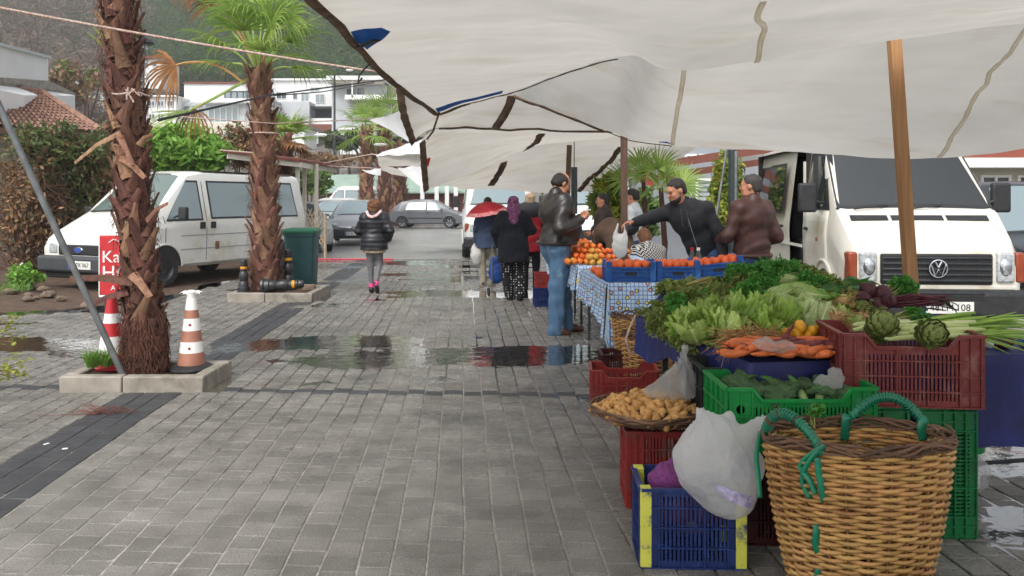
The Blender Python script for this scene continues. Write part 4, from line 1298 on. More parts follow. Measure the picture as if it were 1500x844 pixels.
 fr = MB(); fr.bb(x - .02, x + .03, -.60, .60, .555, .895); gr = fr.build('grille', m_black, t, bevel=.02)
 for i in range(5):
  z = .60 + i * .062
  MB().bb(x + .028, x + .05, -.585, .585, z - .008, z + .012).build('slat', m_darkmetal, gr, bevel=.004)
 em = MB()
 n_ = 28
 em.tube([(x + .062, .095 * math.cos(2 * PI * i / n_), .735 + .095 * math.sin(2 * PI * i / n_)) for i in range(n_ + 1)], .010, 6, cap=False)
 for a, b in (((-.035, .075), (0, .01)), ((.035, .075), (0, .01))): em.tube([(x + .064, a[0], .735 + a[1]), (x + .064, b[0], .735 + b[1])], .010, 6)
 wv = [(-.078, .04), (-.035, -.075), (0, -.005), (.035, -.075), (.078, .04)]
 em.tube([(x + .064, a, .735 + b) for a, b in wv], .010, 6)
 em.build('emblem', m_chrome, gr)
 for s_ in (1, -1):
  hl = MB().bb(x - .06, x + .035, s_ * .64, s_ * .83, .58, .91).build('headlight', m_lens, t, bevel=.025, seg=3)
  MB().ball((x + .03, s_ * .73, .75), (.03, .07, .10), 12, 8).build('reflector', m_chrome, hl)
  mb = MB(); mb.add([(x - .05 if k_ else x + .02, s_ * yy, z) for z in (.575, .915) for yy, k_ in ((.845, 0), (.95, 1))], [(0, 1, 3, 2)])
  mb = MB().bb(x - .16, x + .01, s_ * .845, s_ * .945, .58, .91)
  mb.build('indicator', m_orange_lens, t, bevel=.02)
 MB().bb(x - .05, x + .02, -.84, .84, .50, .548).build('valance', m_vancream, t, bevel=.01)
 bp = MB(); bp.bb(x - .28, x + .13, -.96, .96, .19, .50); b_ = bp.build('bumper', m_trim, t, bevel=.06, seg=3)
 for i in range(3): MB().bb(x + .128, x + .136, -.5, .46, .40 + i * .03, .415 + i * .03).build('slot', m_black, b_)
 MB().bb(x - .1, x + .12, -.8, .8, .12, .19).build('skirt', m_black, t, bevel=.02)
 number_plate(t, (x + .142, .06, .315), [('48', .135, .105), ('LM', .0, .105), ('108', -.165, .105)], (.56, .13))
 me = text_mesh('KOM OTO', .035, m_red_lens, .001); link('lettering', me, t, (x + .14, .05, .232), (PI / 2, 0, PI / 2))
 for xx in (1.52, -1.5):
  for s_ in (1, -1):
   arch(bd, t, xx, .39, s_, .37).build('arch_lip', m_vancream, t)
   wheel(t, xx, s_ * .87, .34, .22, s_)
cream_van()

# ---- white van on the left (bonnet nose, three side windows)
def white_van():
 fwd = V(-.41, -.912, 0); yaw = math.atan2(fwd.y, fwd.x)
 nose = V(-6.18, 13.0, 0) + V(-.912, .41, 0) * .97
 t = thing('van', 'white passenger van parked behind the two palm trunks', 'van', nose - fwd * 2.3, yaw)
 bd = Body([(-2.32, .42, 1.1, 1.9, .86, .9, .74, .12), (-2.2, .34, 1.1, 1.98, .94, .96, .80, .13), (.45, .32, 1.1, 2.0, .94, .965, .80, .13), (.78, .32, 1.1, 1.94, .94, .965, .79, .11),
               (1.48, .32, 1.05, 1.285, .94, .96, .86, .05), (1.56, .32, 1.0, 1.24, .94, .96, .88, .06), (2.12, .34, .78, .95, .93, .95, .88, .08), (2.27, .38, .7, .86, .88, .9, .82, .06), (2.3, .4, .66, .80, .84, .86, .78, .05)])
 bd.mesh('body', m_vandirty, t)
 MB().grid(lambda u, v: (-2.1 + 2.5 * u, -.72 + 1.44 * v, bd.par(-2.1 + 2.5 * u)[3] + .022), 4, 4).build('roof_panel', m_vanwhite, t)
 for s_ in (1, -1):
  bd.window([(.62, 1.16), (1.36, 1.16), (.86, 1.80), (.62, 1.80)], s_, t, m_winl, name='door_window')
  bd.window([(-.98, 1.18), (.36, 1.18), (.36, 1.80), (-.98, 1.80)], s_, t, m_winl)
  bd.window([(-1.98, 1.18), (-1.14, 1.18), (-1.14, 1.80), (-1.92, 1.80)], s_, t, m_winl)
  for z in (.86, .62): bd.patch([(-2.1, z), (1.1, z), (1.1, z + .018), (-2.1, z + .018)], s_, .006, 'crease', m_silverl, t, 14, 1)
  for xx in (.50, 1.42, -1.06): bd.patch([(xx, .42), (xx + .012, .42), (xx + .012, 1.82 if xx < 1 else 1.2), (xx, 1.82 if xx < 1 else 1.2)], s_, .003, 'door_gap', m_trim, t, 1, 8)
  mirror(t, 1.22, s_ * .93, 1.24, s_, w_=.18, h_=.22)
  for xx in (1.45, -1.37):
   arch(bd, t, xx, .38, s_, .33).build('arch_lip', m_vandirty, t)
   wheel(t, xx, s_ * .86, .32, .2, s_, m_darkmetal)
 MB().bb(1.30 - .75, 1.36 - .75 + .06, .962, .985, .98, 1.10).build('handle', m_trim, t, bevel=.01)
 MB().bb(.30, .42, .965, .985, .98, 1.10).build('handle', m_trim, t, bevel=.01)
 bd.patch([(.20, .60), (.30, .60), (.30, .74), (.20, .74)], 1, .008, 'rust_patch', mat('rust', '#6b4430', '#8a6a52', 14, .9), t, 3, 3)
 bd.screen(1.47, .80, t, .92, glass_mat('screen_glass', '#5c6b66', .06))
 for y in (-.6, .1): wiper(t, 1.52, y, 1.275, .5, .05)
 x = 2.3
 gr = MB().bb(x - .03, x + .022, -.50, .50, .58, .755).build('grille', m_black, t, bevel=.03, seg=3)
 ov = MB(); ov.lathe([(0, .03), (.09, .03), (.098, .024), (.1, .0)], 24, (x + .01, 0, .67), 1, .5, Matrix.Rotation(PI / 2, 3, 'Y') @ Matrix.Rotation(PI / 2, 3, 'Z'))
 em = ov.build('emblem', m_chrome, gr)
 MB().lathe([(0, .036), (.082, .034), (.084, .03)], 24, (x + .01, 0, .67), 1, .46, Matrix.Rotation(PI / 2, 3, 'Y') @ Matrix.Rotation(PI / 2, 3, 'Z')).build('emblem_field', m_blue_print, em)
 link('lettering', text_mesh('Ford', .062, m_chrome, .001), em, (x + .048, 0, .67), (PI / 2, 0, PI / 2))
 for s_ in (1, -1):
  MB().bb(x - .12, x + .015, s_ * .53, s_ * .74, .60, .78).build('headlight', m_lens, t, bevel=.03, seg=3)
  MB().bb(x - .2, x - .02, s_ * .755, s_ * .88, .60, .80).build('indicator', mat('smoke_lens', '#8c8078', rough=.2, coat=.6), t, bevel=.03)
 bp = MB().bb(x - .3, x + .1, -.93, .93, .30, .57).build('bumper', mat('bumper_grey', '#3d4042', '#34373a', 10, .6), t, bevel=.05, seg=3)
 MB().bb(x - .2, x + .02, -.8, .8, .20, .30).build('skirt', m_black, t, bevel=.02)
 number_plate(t, (x + .108, .12, .43), [('48', .14, .1), ('TK', .01, .1), ('067', -.15, .1)], (.52, .13))
white_van()

# ---- simpler vans and cars further back
def far_van(label, nose, yaw, paintm, high=2.15, name='van', plate=None):
 fwd = V(math.cos(yaw), math.sin(yaw), 0)
 t = thing(name, label, 'van', V(nose[0], nose[1], 0) - fwd * 2.35, yaw)
 h = high
 bd = Body([(-2.4, .42, 1.15, h - .05, .85, .9, .76, .14), (-2.2, .36, 1.15, h, .93, .96, .82, .15), (.7, .36, 1.15, h, .93, .96, .82, .15), (1.0, .36, 1.15, h - .07, .93, .96, .81, .12),
               (1.7, .36, 1.05, 1.36, .93, .96, .87, .06), (2.1, .36, .9, 1.12, .93, .95, .87, .08), (2.3, .36, .75, .93, .88, .9, .82, .06), (2.35, .38, .7, .85, .84, .86, .78, .05)])
 bd.mesh('body', paintm, t)
 bd.screen(1.68, 1.04, t, .90, m_winl)
 for s_ in (1, -1):
  bd.window([(.72, 1.28), (1.5, 1.28), (1.05, h - .28), (.72, h - .28)], s_, t, m_winl, name='door_window')
  bd.window([(-.8, 1.28), (.55, 1.28), (.55, h - .28), (-.8, h - .28)], s_, t, m_winl)
  bd.window([(-2.0, 1.28), (-.95, 1.28), (-.95, h - .28), (-2.0, h - .28)], s_, t, m_winl)
  mirror(t, 1.4, s_ * .92, 1.42, s_)
  MB().bb(2.22, 2.36, s_ * .56, s_ * .78, .68, .9).build('headlight', m_lens, t, bevel=.03)
  MB().bb(2.16, 2.35, s_ * .79, s_ * .9, .68, .9).build('indicator', m_orange_lens, t, bevel=.02)
  for xx in (1.5, -1.5):
   arch(bd, t, xx, .37, s_, .37).build('arch_lip', paintm, t)
   wheel(t, xx, s_ * .86, .33, .2, s_)
 MB().bb(2.31, 2.37, -.52, .52, .62, .84).build('grille', m_trim, t, bevel=.02)
 MB().bb(2.1, 2.46, -.92, .92, .28, .56).build('bumper', m_trim, t, bevel=.05)
 number_plate(t, (2.47, 0, .42), [('48', .14, .1), (plate or 'AB', 0, .1), ('21', -.15, .1)])
 return t
far_van('white high roofed van facing us behind the headscarf woman', (-.28, 20.4), -PI / 2 + .06, m_vanwhite, 2.22, plate='DK')
far_van('white van with blue lettered roof behind the men at the stall', (1.78, 17.6), -PI / 2 - .05, m_vanwhite, 2.28, plate='FE')
far_van('white minibus parked sideways beyond the grey hatchbacks', (-11.2, 47.0), PI + .05, m_vanwhite, 2.25)

def car(label, nose, yaw, paintm, L=3.9, h=1.46, w_=.86, plate=None, wagon=False, spokes=6, dark_nose=False, cat='car'):
 fwd = V(math.cos(yaw), math.sin(yaw), 0)
 t = thing('parked_car', label, cat, V(nose[0], nose[1], 0) - fwd * (L / 2), yaw)
 a = L / 2
 bd = Body([(-a, .45, .8, .95 if not wagon else h - .35, w_ * .82, w_ * .86, w_ * .72, .08), (-a + .12, .32, .85, 1.05 if not wagon else h - .1, w_ * .94, w_ * .97, w_ * .74, .1), (-a + .62, .24, .9, h - .09, w_, w_, w_ * .73, .11), (-a + 1.2, .22, .92, h, w_, w_, w_ * .72, .11),
               (.15, .22, .92, h, w_, w_, w_ * .70, .11), (.42, .22, .9, h - .07, w_, w_, w_ * .70, .1), (1.12, .22, .85, .98, w_, w_, w_ * .82, .05), (1.2, .22, .82, .94, w_, w_, w_ * .84, .06),
               (a - .28, .22, .66, .79, w_ * .97, w_ * .98, w_ * .84, .08), (a - .06, .26, .58, .67, w_ * .84, w_ * .88, w_ * .74, .06), (a, .3, .5, .58, w_ * .72, w_ * .76, w_ * .66, .05)])
 bd.mesh('body', paintm, t)
 bd.screen(1.10, .44, t, .9, m_winl)
 bd.screen(-a + .16 if not wagon else -a + .05, -a + .60 if not wagon else -a + .10, t, .86, m_glass, 'rear_window')
 for s_ in (1, -1):
  bd.window([(.02, .94), (.86, .94), (.40, h - .14), (.02, h - .14)], s_, t, m_winl, name='door_window', fw=.025)
  bd.window([(-a + .85, .95), (-.06, .95), (-.06, h - .14), (-a + .98, h - .15)], s_, t, m_winl, name='door_window', fw=.025)
  bd.patch([(-a + .75, .50), (a - .95, .50), (a - .95, .55), (-a + .75, .55)], s_, .012, 'side_moulding', m_trim, t, 8, 1)
  for xx in (.98, -.02, -.98): bd.patch([(xx, .30), (xx + .01, .30), (xx + .01, .93), (xx, .93)], s_, .003, 'door_gap', m_trim, t, 1, 6)
  for xx in (.10, -.86): MB().box((xx, s_ * (bd.side(xx, .80) + .012), .80), (.16, .02, .03)).build('handle', m_trim, t, bevel=.006)
  MB().box((.78, s_ * (w_ + .06), .98), (.10, .15, .10)).build('mirror', paintm, t, bevel=.03)
  for xx in (a - .78, -a + .70):
   arch(bd, t, xx, .345, s_, .25).build('arch_lip', paintm, t)
   wheel(t, xx, s_ * (w_ - .08), .30, .19, s_, m_silverl, spokes)
  MB().ball((a - .20, s_ * w_ * .70, .66), (.20, .16, .09), 14, 8, Matrix.Rotation(-s_ * .55, 3, 'Z')).build('headlight', m_lens, t)
  MB().ball((-a + .12, s_ * w_ * .80, .88), (.07, .09, .14), 10, 6).build('tail_light', m_red_lens, t)
 MB().bb(a - .14, a + .03, -w_ * .55, w_ * .55, .30, .46).build('intake', m_black, t, bevel=.03)
 if dark_nose:
  MB().bb(a - .3, a + .045, -w_ * .84, w_ * .84, .24, .56).build('bumper', m_darkcar, t, bevel=.08, seg=3)
  MB().bb(a + .02, a + .06, -.40, .40, .565, .60).build('chrome_bar', m_chrome, t, bevel=.01)
  MB().lathe([(0, .02), (.06, .02), (.07, 0)], 16, (a + .045, 0, .59), M=Matrix.Rotation(PI / 2, 3, 'Y')).build('emblem', m_chrome, t)
 if plate:
  number_plate(t, (a + (.055 if dark_nose else .04), 0, .40), [('48', .15, .1), (plate[0], .01, .1), (plate[1], -.15, .1)])
 return t
car('grey hatchback seen side on across the end of the lane', (-2.35, 42.8), -.10, m_silverd, 3.95, 1.48)
car('silver car with dark bumper facing us behind the walking woman', (-5.1, 26.3), -PI / 2 + .12, m_silver, 4.2, 1.47, .90, ('BN', '107'), dark_nose=True)
car('pale car partly seen between the shelter posts', (-7.6, 32.0), -PI / 2 - .18, m_silverl, 4.0, 1.45)
car('white estate car behind the silver car', (-10.6, 37.5), PI + .25, m_vanwhite, 4.3, 1.55, wagon=True)
car('pale silver car nose poking out beside the lattice screen', (-5.75, 22.6), -PI / 2 + .35, m_silverl, 4.0, 1.42)
car('dark car with roof rails at the right edge beside the cream van', (8.05, 11.4), -PI / 2 - .08, m_darkcar, 4.5, 1.78, .92, wagon=True)

# ---------------------------------------------------------------- planters, palms, bushes
def planter(x0, x1, y0, y1, h, label, missing=None):
 t = thing('planter', label, 'planter', ((x0 + x1) / 2, (y0 + y1) / 2, 0))
 a, b = (x1 - x0) / 2, (y1 - y0) / 2; wd = .10
 mid = -.07
 segs = [(-a, mid - .004, -b, -b + wd), (mid + .004, a, -b, -b + wd), (-a, -.02, b - wd, b), (.02, a, b - wd, b),
   (-a, -a + wd, -b + wd + .006, b - wd - .006), (a - wd, a, -b + wd + .006, -.01), (a - wd, a, .01, b - wd - .006)]
 for q in segs:
  MB().bb(*q, -.03, h + R.uniform(-.004, .004)).build('kerb_stone', m_conc, t, bevel=.012)
 mb = MB()
 mb.grid(lambda u, v: (-a + .04 + (2 * a - .08) * u, -b + .04 + (2 * b - .08) * v, h - .045 + .025 * noise.noise(Vector((u * 6, v * 4, x0)))), 16, 10)
 mb.build('soil', m_soil, t, ang=180)
 return t
planter(*PLANTERS[0], .125, 'concrete kerb planter around the base of the first palm')
planter(*PLANTERS[1], .13, 'small concrete kerb planter under the second palm')

m_bootA = mat('leaf_base_red', '#7c5244', '#58392e', 5, 0.8, rnd=0.28, huev=0.012, bump=0.5, bscale=60, st=(6, 6, 1))
m_bootB = mat('leaf_base_tan', '#a07c60', '#7a5642', 5, 0.8, rnd=0.28, huev=0.012, bump=0.5, bscale=60, st=(6, 6, 1))
m_core = mat('palm_trunk', '#55362b', '#38231b', 8, 0.95, bump=0.9, bscale=35, st=(3, 3, 1))
m_fibre = mat('palm_fibre', '#6a4436', '#4a2e24', 12, 0.95, isl=0.3)
m_frond = mat('palm_green', '#7a9a42', '#97b058', 3, 0.55, isl=0.22, trans=0.4, huev=0.02)
m_petiole = mat('palm_petiole', '#8fae55', '#a3b565', 4, 0.5)
m_dead = mat('palm_dead', '#9a6d42', '#7a5230', 5, 0.85, isl=0.25, trans=0.25)
m_deadst = mat('palm_dead_stem', '#c79a63', '#a87d4c', 5, 0.7)

def boot_mesh(name, L, w0, w1, out, m, cut):
 """one leaf base: a trough-shaped wedge springing up and out from the trunk; local z up, x outward"""
 mb = MB(); n = 5; rows = []
 for i in range(n + 1):
  t = i / n
  z = L * (t - .25); x = out * (t ** 1.6) + .006
  w_ = w0 + (w1 - w0) * min(1, t * 1.15) ** .8
  th = .014 * (1 - .4 * t)
  k2 = (w_ / 2) ** 2 / .30 * (1 - .5 * t)
  rows.append([(x - k2, -w_ / 2, z), (x + .010 - k2 * .25, -w_ * .25, z + .004), (x + .016, 0, z + .006), (x + .010 - k2 * .25, w_ * .25, z + .004), (x - k2, w_ / 2, z), (x - th, 0, z - cut * t)])
 v = [p for r_ in rows for p in r_]
 f = []
 for i in range(n):
  for k_ in range(6):
   f.append((i * 6 + k_, i * 6 + (k_ + 1) % 6, (i + 1) * 6 + (k_ + 1) % 6, (i + 1) * 6 + k_))
 f.append(tuple(n * 6 + k_ for k_ in range(6)))
 mb.add(v, f)
 return mb.mesh(name, m, 50)

def palm_trunk(t, path, rads, nb, L, wd, mats, seed, zmin=0.0, lift=1.0, twist=2.4):
 """path in local coordinates; leaf bases are parts of the palm"""
 rr = random.Random(seed)
 pts = catmull(path, 6); rr_ = []
 for i in range(len(pts)):
  q = i / (len(pts) - 1) * (len(rads) - 1); a = min(int(q), len(rads) - 2)
  rr_.append(rads[a] * (1 - q + a) + rads[a + 1] * (q - a))
 MB().tube(pts, rr_, 18).build('trunk', m_core, t)
 meshes = [boot_mesh('leaf_base', L * rr.uniform(.8, 1.25), wd * rr.uniform(1.2, 1.6), wd * rr.uniform(.28, .5), L * rr.uniform(.12, .36) * lift, mats[k_ % len(mats)], rr.uniform(.0, .05)) for k_ in range(9)]
 zs = [p.z for p in pts]
 z0, z1 = max(zmin, zs[0]), zs[-1]
 for k_ in range(nb):
  z = z0 + (z1 - z0) * (k_ + .5) / nb
  i = max(j for j in range(len(pts)) if zs[j] <= z + 1e-6); i = min(i, len(pts) - 2)
  q = (z - zs[i]) / (zs[i + 1] - zs[i])
  c = pts[i].lerp(pts[i + 1], q); rad = rr_[i] * (1 - q) + rr_[i + 1] * q
  az = k_ * twist + rr.uniform(-.22, .22)
  o = link('leaf_base', rr.choice(meshes), t, (c.x + math.cos(az) * rad * .93, c.y + math.sin(az) * rad * .93, z), None)
  o.rotation_euler = (Matrix.Rotation(az, 3, 'Z') @ Matrix.Rotation(rr.uniform(-.1, .12), 3, 'Y') @ Matrix.Rotation((.34 if k_ % 2 else -.34) + rr.uniform(-.14, .14), 3, 'X')).to_euler()
 # loose fibres between the bases
 fb = MB()
 for k_ in range(nb * 9):
  i = rr.randrange(len(pts) - 1); az = rr.uniform(0, 2 * PI)
  c = pts[i].lerp(pts[i + 1], rr.random()); rad = rr_[i]
  o_ = V(math.cos(az), math.sin(az), 0); s_ = V(-o_.y, o_.x, 0)
  p = c + o_ * rad; L2 = rr.uniform(.05, .14) * (L / .2)
  fb.tube([p, p + o_ * L2 * .35 + s_ * rr.uniform(-.05, .05) + V(0, 0, rr.uniform(-.3, .6) * L2), p + o_ * L2 * .55 + s_ * rr.uniform(-.1, .1) + V(0, 0, rr.uniform(-1, .4) * L2)], [.004, .003, .001], 3, False)
 tag(fb.build('fibre', m_fibre, t, ang=180), kind='stuff')
 return pts

def fan(t, path, L, nseg, spread, axis_n, seed, droop=.5, bm=None, pm=None, pr=.014, name='frond', wseg=.034, dirv=None, mindroop=0):
 """a fan leaf: petiole along path, nseg folded segments radiating from its tip"""
 rr = random.Random(seed)
 path = [Vector(p) for p in path]
 tip = path[-1]
 d = Vector(dirv).normalized() if dirv is not None else (path[-1] - path[-2]).normalized()
 nrm = Vector(axis_n); nrm = (nrm - d * nrm.dot(d)).normalized()
 sd = d.cross(nrm)
 mb = MB()
 for i in range(nseg):
  a = (i / (nseg - 1) - .5) * spread + rr.uniform(-.04, .04)
  dv = d * math.cos(a) + sd * math.sin(a)
  l = L * (0.72 + .28 * math.cos(a * .8)) * rr.uniform(.85, 1.08)
  wv = (sd * math.cos(a) - d * math.sin(a))
  n = 5; dr = droop * rr.uniform(.6, 1.5) + mindroop
  prev = None; vv = []
  p = tip.copy(); dirc = dv.copy()
  for j in range(n + 1):
   q = j / n
   w_ = wseg * (0.35 + 1.3 * q if q < .45 else 0.94 * (1 - (q - .45) / .55) ** .8 + .05)
   vv += [p - wv * w_ / 2 + nrm * .006, p + V(0, 0, 0), p + wv * w_ / 2 + nrm * .006]
   dirc = (dirc + V(0, 0, -1) * dr * (q ** 1.5) * .9).normalized()
   p = p + dirc * (l / n)
  mb.add(vv, [(j * 3 + k_, j * 3 + k_ + 1, j * 3 + 4 + k_, j * 3 + 3 + k_) for j in range(n) for k_ in (0, 1)])
 f = mb.build(name, bm or m_frond, t, ang=180)
 MB().tube(catmull(path, 4), pr, 5).build('petiole', pm or m_petiole, f)
 return f

def palm_one():
 d = 6.72
 o = P(214, 545, d); o.z = .08
 t = thing('palm_tree', 'nearest palm with shaggy red brown trunk and rope tied round it', 'palm tree', o)
 def L_(px, py): return P(px, py, d) - o
 path = [V(0, 0, 0), L_(211, 490), L_(205, 420), L_(199, 330), L_(192, 230), L_(183, 130), L_(177, 60), L_(172, -10), L_(166, -90), L_(162, -160)]
 path[0].z = 0
 palm_trunk(t, path, [.15, .13, .118, .122, .118, .115, .11, .105, .10, .10], 165, .23, .10, [m_bootA, m_bootA, m_bootB, m_bootA], 3, .42, .8)
 # fibrous skirt at the foot
 rr = random.Random(5); fb = MB()
 for k_ in range(520):
  az = rr.uniform(0, 2 * PI); z = rr.uniform(.0, .5)
  o_ = V(math.cos(az), math.sin(az), 0); s_ = V(-o_.y, o_.x, 0)
  p = o_ * .138 + V(-.02 * z, 0, z); L2 = rr.uniform(.08, .2)
  fb.tube([p, p + o_ * .035 + s_ * rr.uniform(-.03, .03) - V(0, 0, L2 * .5), p + o_ * rr.uniform(.02, .07) + s_ * rr.uniform(-.05, .05) - V(0, 0, min(L2, z + .01))], [.006, .004, .002], 3, False)
 tag(fb.build('root_fibre', m_fibre, t, ang=180), kind='stuff')
 for k_ in range(26):
  az = k_ * 2.4; z = .10 + .3 * (k_ / 26)
  me = boot_mesh('leaf_base', .2, .1, .07, .02, m_bootA, .0)
  ob = link('leaf_base', me, t, (math.cos(az) * .128 - .02 * z, math.sin(az) * .128, z)); ob.rotation_euler = (0, 0, az)
 # long broken stems that stick out
 for (x0, y0, x1, y1, dy, w0, mm) in ((188, 196, 126, 240, -.12, .05, m_bootB), (186, 200, 220, 245, -.25, .05, m_bootB), (190, 232, 232, 262, -.2, .05, m_bootB), (226, 322, 258, 298, -.12, .05, m_bootA), (205, 410, 126, 404, -.2, .07, m_bootA),
                                         (198, 425, 150, 445, -.2, .055, m_bootA), (230, 410, 244, 398, -.1, .05, m_bootA), (170, 190, 150, 182, .05, .04, m_bootA), (215, 215, 232, 200, -.05, .045, m_bootB), (205, 400, 240, 430, -.2, .06, m_bootB), (176, 88, 156, 70, 0, .05, m_bootA)):
  a, b = L_(x0, y0) + V(0, -.13, 0), L_(x1, y1) + V(0, dy - .05, 0)
  m_ = (a + b) / 2 + V(0, -.02, .02)
  MB().tube([a, m_, b], [w0 * .75, w0 * .5, w0 * .4], 6, flat=.35).build('broken_stem', mm, t)
 # rope tied round
 rp = MB(); c = L_(192, 140)
 n_ = 24
 rp.tube([(c.x + .160 * math.cos(2 * PI * i / n_), c.y + .160 * math.sin(2 * PI * i / n_), c.z + .01 * math.sin(i)) for i in range(n_ + 1)], .008, 6, False)
 k0 = c + V(.08, -.15, 0)
 for i in range(4): rp.tube([k0, k0 + V(R.uniform(-.05, .05), -.03, R.uniform(.02, .05)), k0 + V(R.uniform(-.06, .07), -.02, -R.uniform(.02, .08))], .007, 5)
 rp.build('tie_rope', m_rope, t)
 top = path[-1]
 for i in range(16):
  az = i * 2.4; el = .1 + 1.1 * (i / 16)
  dv = V(math.cos(az) * math.cos(el), math.sin(az) * math.cos(el), math.sin(el))
  fan(t, [top - V(0, 0, .2), top + dv * .3, top + dv * .65], .75, 18, 3.0, V(0, 0, 1) if el < .9 else V(1, 0, 0), 40 + i, .45)
 # small green fan half hidden on its left
 fan(t, [L_(172, 100) + V(0, .15, 0), L_(160, 92) + V(0, .25, 0), L_(150, 84) + V(0, .3, 0)], .42, 12, 1.3, V(0, 1, 0.2), 77, .1, dirv=(-.1, 0, 1))
palm_one()

def palm_two():
 d = 12.55
 o = P(388, 430, d); o.z = .09
 t = thing('palm_tree', 'second palm with tan crisscross trunk and green fan crown', 'palm tree', o)
 def L_(px, py, dd=0): return P(px, py, d + dd) - o
 path = [V(0, 0, 0), L_(388, 390), L_(388, 330), L_(387, 260), L_(384, 190), L_(381, 135), L_(379, 100)]
 path[0].z = 0
 palm_trunk(t, path, [.22, .19, .165, .155, .14, .13, .12], 150, .34, .15, [m_bootB, m_bootB, m_bootA, m_bootB], 8, .05, .8)
 top = path[-1]
 specs = []
 for i in range(15):
  az = i * 2.4 + .3; el = -.1 + 1.45 * (i / 15) ** .8
  dv = V(math.cos(az) * math.cos(el), math.sin(az) * math.cos(el), math.sin(el))
  fan(t, [top - V(0, 0, .12), top + dv * .3 + V(0, 0, .05), top + dv * (.5 + .25 * (i / 15)) + V(0, 0, .08)], .82, 22, 2.9, V(0, 0, 1) if el < .8 else V(math.cos(az), math.sin(az), 0) * -1, 60 + i, .85, pr=.018)
 # hanging fans on the camera side, green then brown
 for i, (px, py, ln, brown) in enumerate(((395, 40, .8, 0), (372, 30, .75, 0), (415, 30, .7, 0), (345, 12, .75, 0), (300, -12, .62, 1), (322, 2, .7, 1), (385, 10, .8, 0))):
  e = L_(px, py, -.45 + .1 * i)
  fan(t, [top, top.lerp(e, .5) + V(0, 0, .12), e], ln, 20, 2.2, V(0, -1, .3), 90 + i, 1.1, m_dead if brown else None, m_deadst if brown else None, .016, dirv=(e - top).normalized() + V(0, 0, -.6), mindroop=.3)
 # dead leaf on a long arching pale stem, and the green one below it
 fan(t, [L_(357, 122), L_(330, 102), L_(302, 92), L_(276, 92), L_(258, 96, -.2)], .78, 16, 2.6, V(0, -1, .2), 120, 1.4, m_dead, m_deadst, .02, dirv=(-.8, 0, -.35), mindroop=.5, wseg=.05)
 fan(t, [L_(366, 115), L_(330, 135), L_(298, 152), L_(276, 163, -.2)], .75, 13, 1.1, V(0, -.6, .8), 121, .1, None, m_petiole, .022, dirv=(-.95, 0, -.28))
 fan(t, [L_(300, 150), L_(292, 156, -.1), L_(286, 160, -.15)], .55, 10, 2.4, V(0, -1, .2), 122, 1.5, m_dead, m_deadst, .01, dirv=(-.1, 0, -1), mindroop=.5)
 MB().tube([(.22 * math.cos(a * .26) - .01, .22 * math.sin(a * .26), L_(380, 196).z) for a in range(25)], .012, 5).build('tie_rope', m_rope, t)
palm_two()

def far_palm(px, py_base, d, r, py_top, label, nb=70, fr=12, fl=1.0, seed=1, dead=0, boots=True, group=None):
 o = P(px, 292, d); o.z = hill_z(o.x, o.y) - .05
 t = thing('palm_tree', label, 'palm tree', o, group=group)
 zt = P(px, py_top, d).z - o.z
 palm_trunk(t, [V(0, 0, 0), V(.03, 0, zt * .3), V(-.02, 0, zt * .65), V(0, 0, zt)], [r, r * 1.02, r * .85, r * .7], nb * 2, .5, .34, [m_bootB, m_bootA], seed, .05, .7)
 top = V(0, 0, zt)
 for i in range(fr):
  az = i * 2.4 + seed; el = -.5 + 1.7 * (i / max(fr - 1, 1))
  dv = V(math.cos(az) * math.cos(el), math.sin(az) * math.cos(el), math.sin(el))
  dd = i < dead
  fan(t, [top - V(0, 0, .1), top + dv * .35 * fl, top + dv * .7 * fl], .95 * fl, 18, 3.0, V(0, 0, 1) if el < .8 else V(-math.cos(az), -math.sin(az), 0), seed * 50 + i, .55, m_dead if dd else None, m_deadst if dd else None, .03, wseg=.07)
far_palm(537, 285, 38, .30, 192, 'distant palm with pale green crown left of the white awning corner', 60, 12, 1.15, 3, 0)
far_palm(563, 285, 43, .36, 176, 'taller distant palm just right of the paler one', 60, 12, 1.3, 4, 0)
far_palm(585, 285, 46, .42, 215, 'stout distant palm trunk behind the white awnings', 50, 4, .8, 5, 0)
far_palm(672, 300, 52, .45, 242, 'stubby palm trunk seen under the awnings beside the white van', 60, 6, .9, 6, 0)
far_palm(418, 285, 25, .2, 205, 'bushy young palm behind the second palm with dead skirt', 40, 14, .72, 7, 4)

# ---------------------------------------------------------------- bushes and trees
def leaf_mat(name, a, b, trans=0.3):
 return mat(name, a, b, 1.5, 0.6, isl=0.28, trans=trans, huev=0.015)
m_leafd = leaf_mat('leaf_dark', '#48592f', '#5d6b38')
m_leafb = leaf_mat('leaf_bright', '#6a9a38', '#86ad48')
m_leafy = leaf_mat('leaf_yellow', '#a3a43a', '#8a9a3c')
m_leafg = leaf_mat('leaf_green', '#5d7a3a', '#728a48')
m_leafbr = leaf_mat('leaf_brown', '#7d5f42', '#8f7350', .2)
m_twig = mat('twigs', '#6d4e3c', '#553c2f', 4, 0.9, isl=0.3)
m_bark = mat('bark', '#5b4c40', '#43382f', 5, 0.9, bump=0.5)

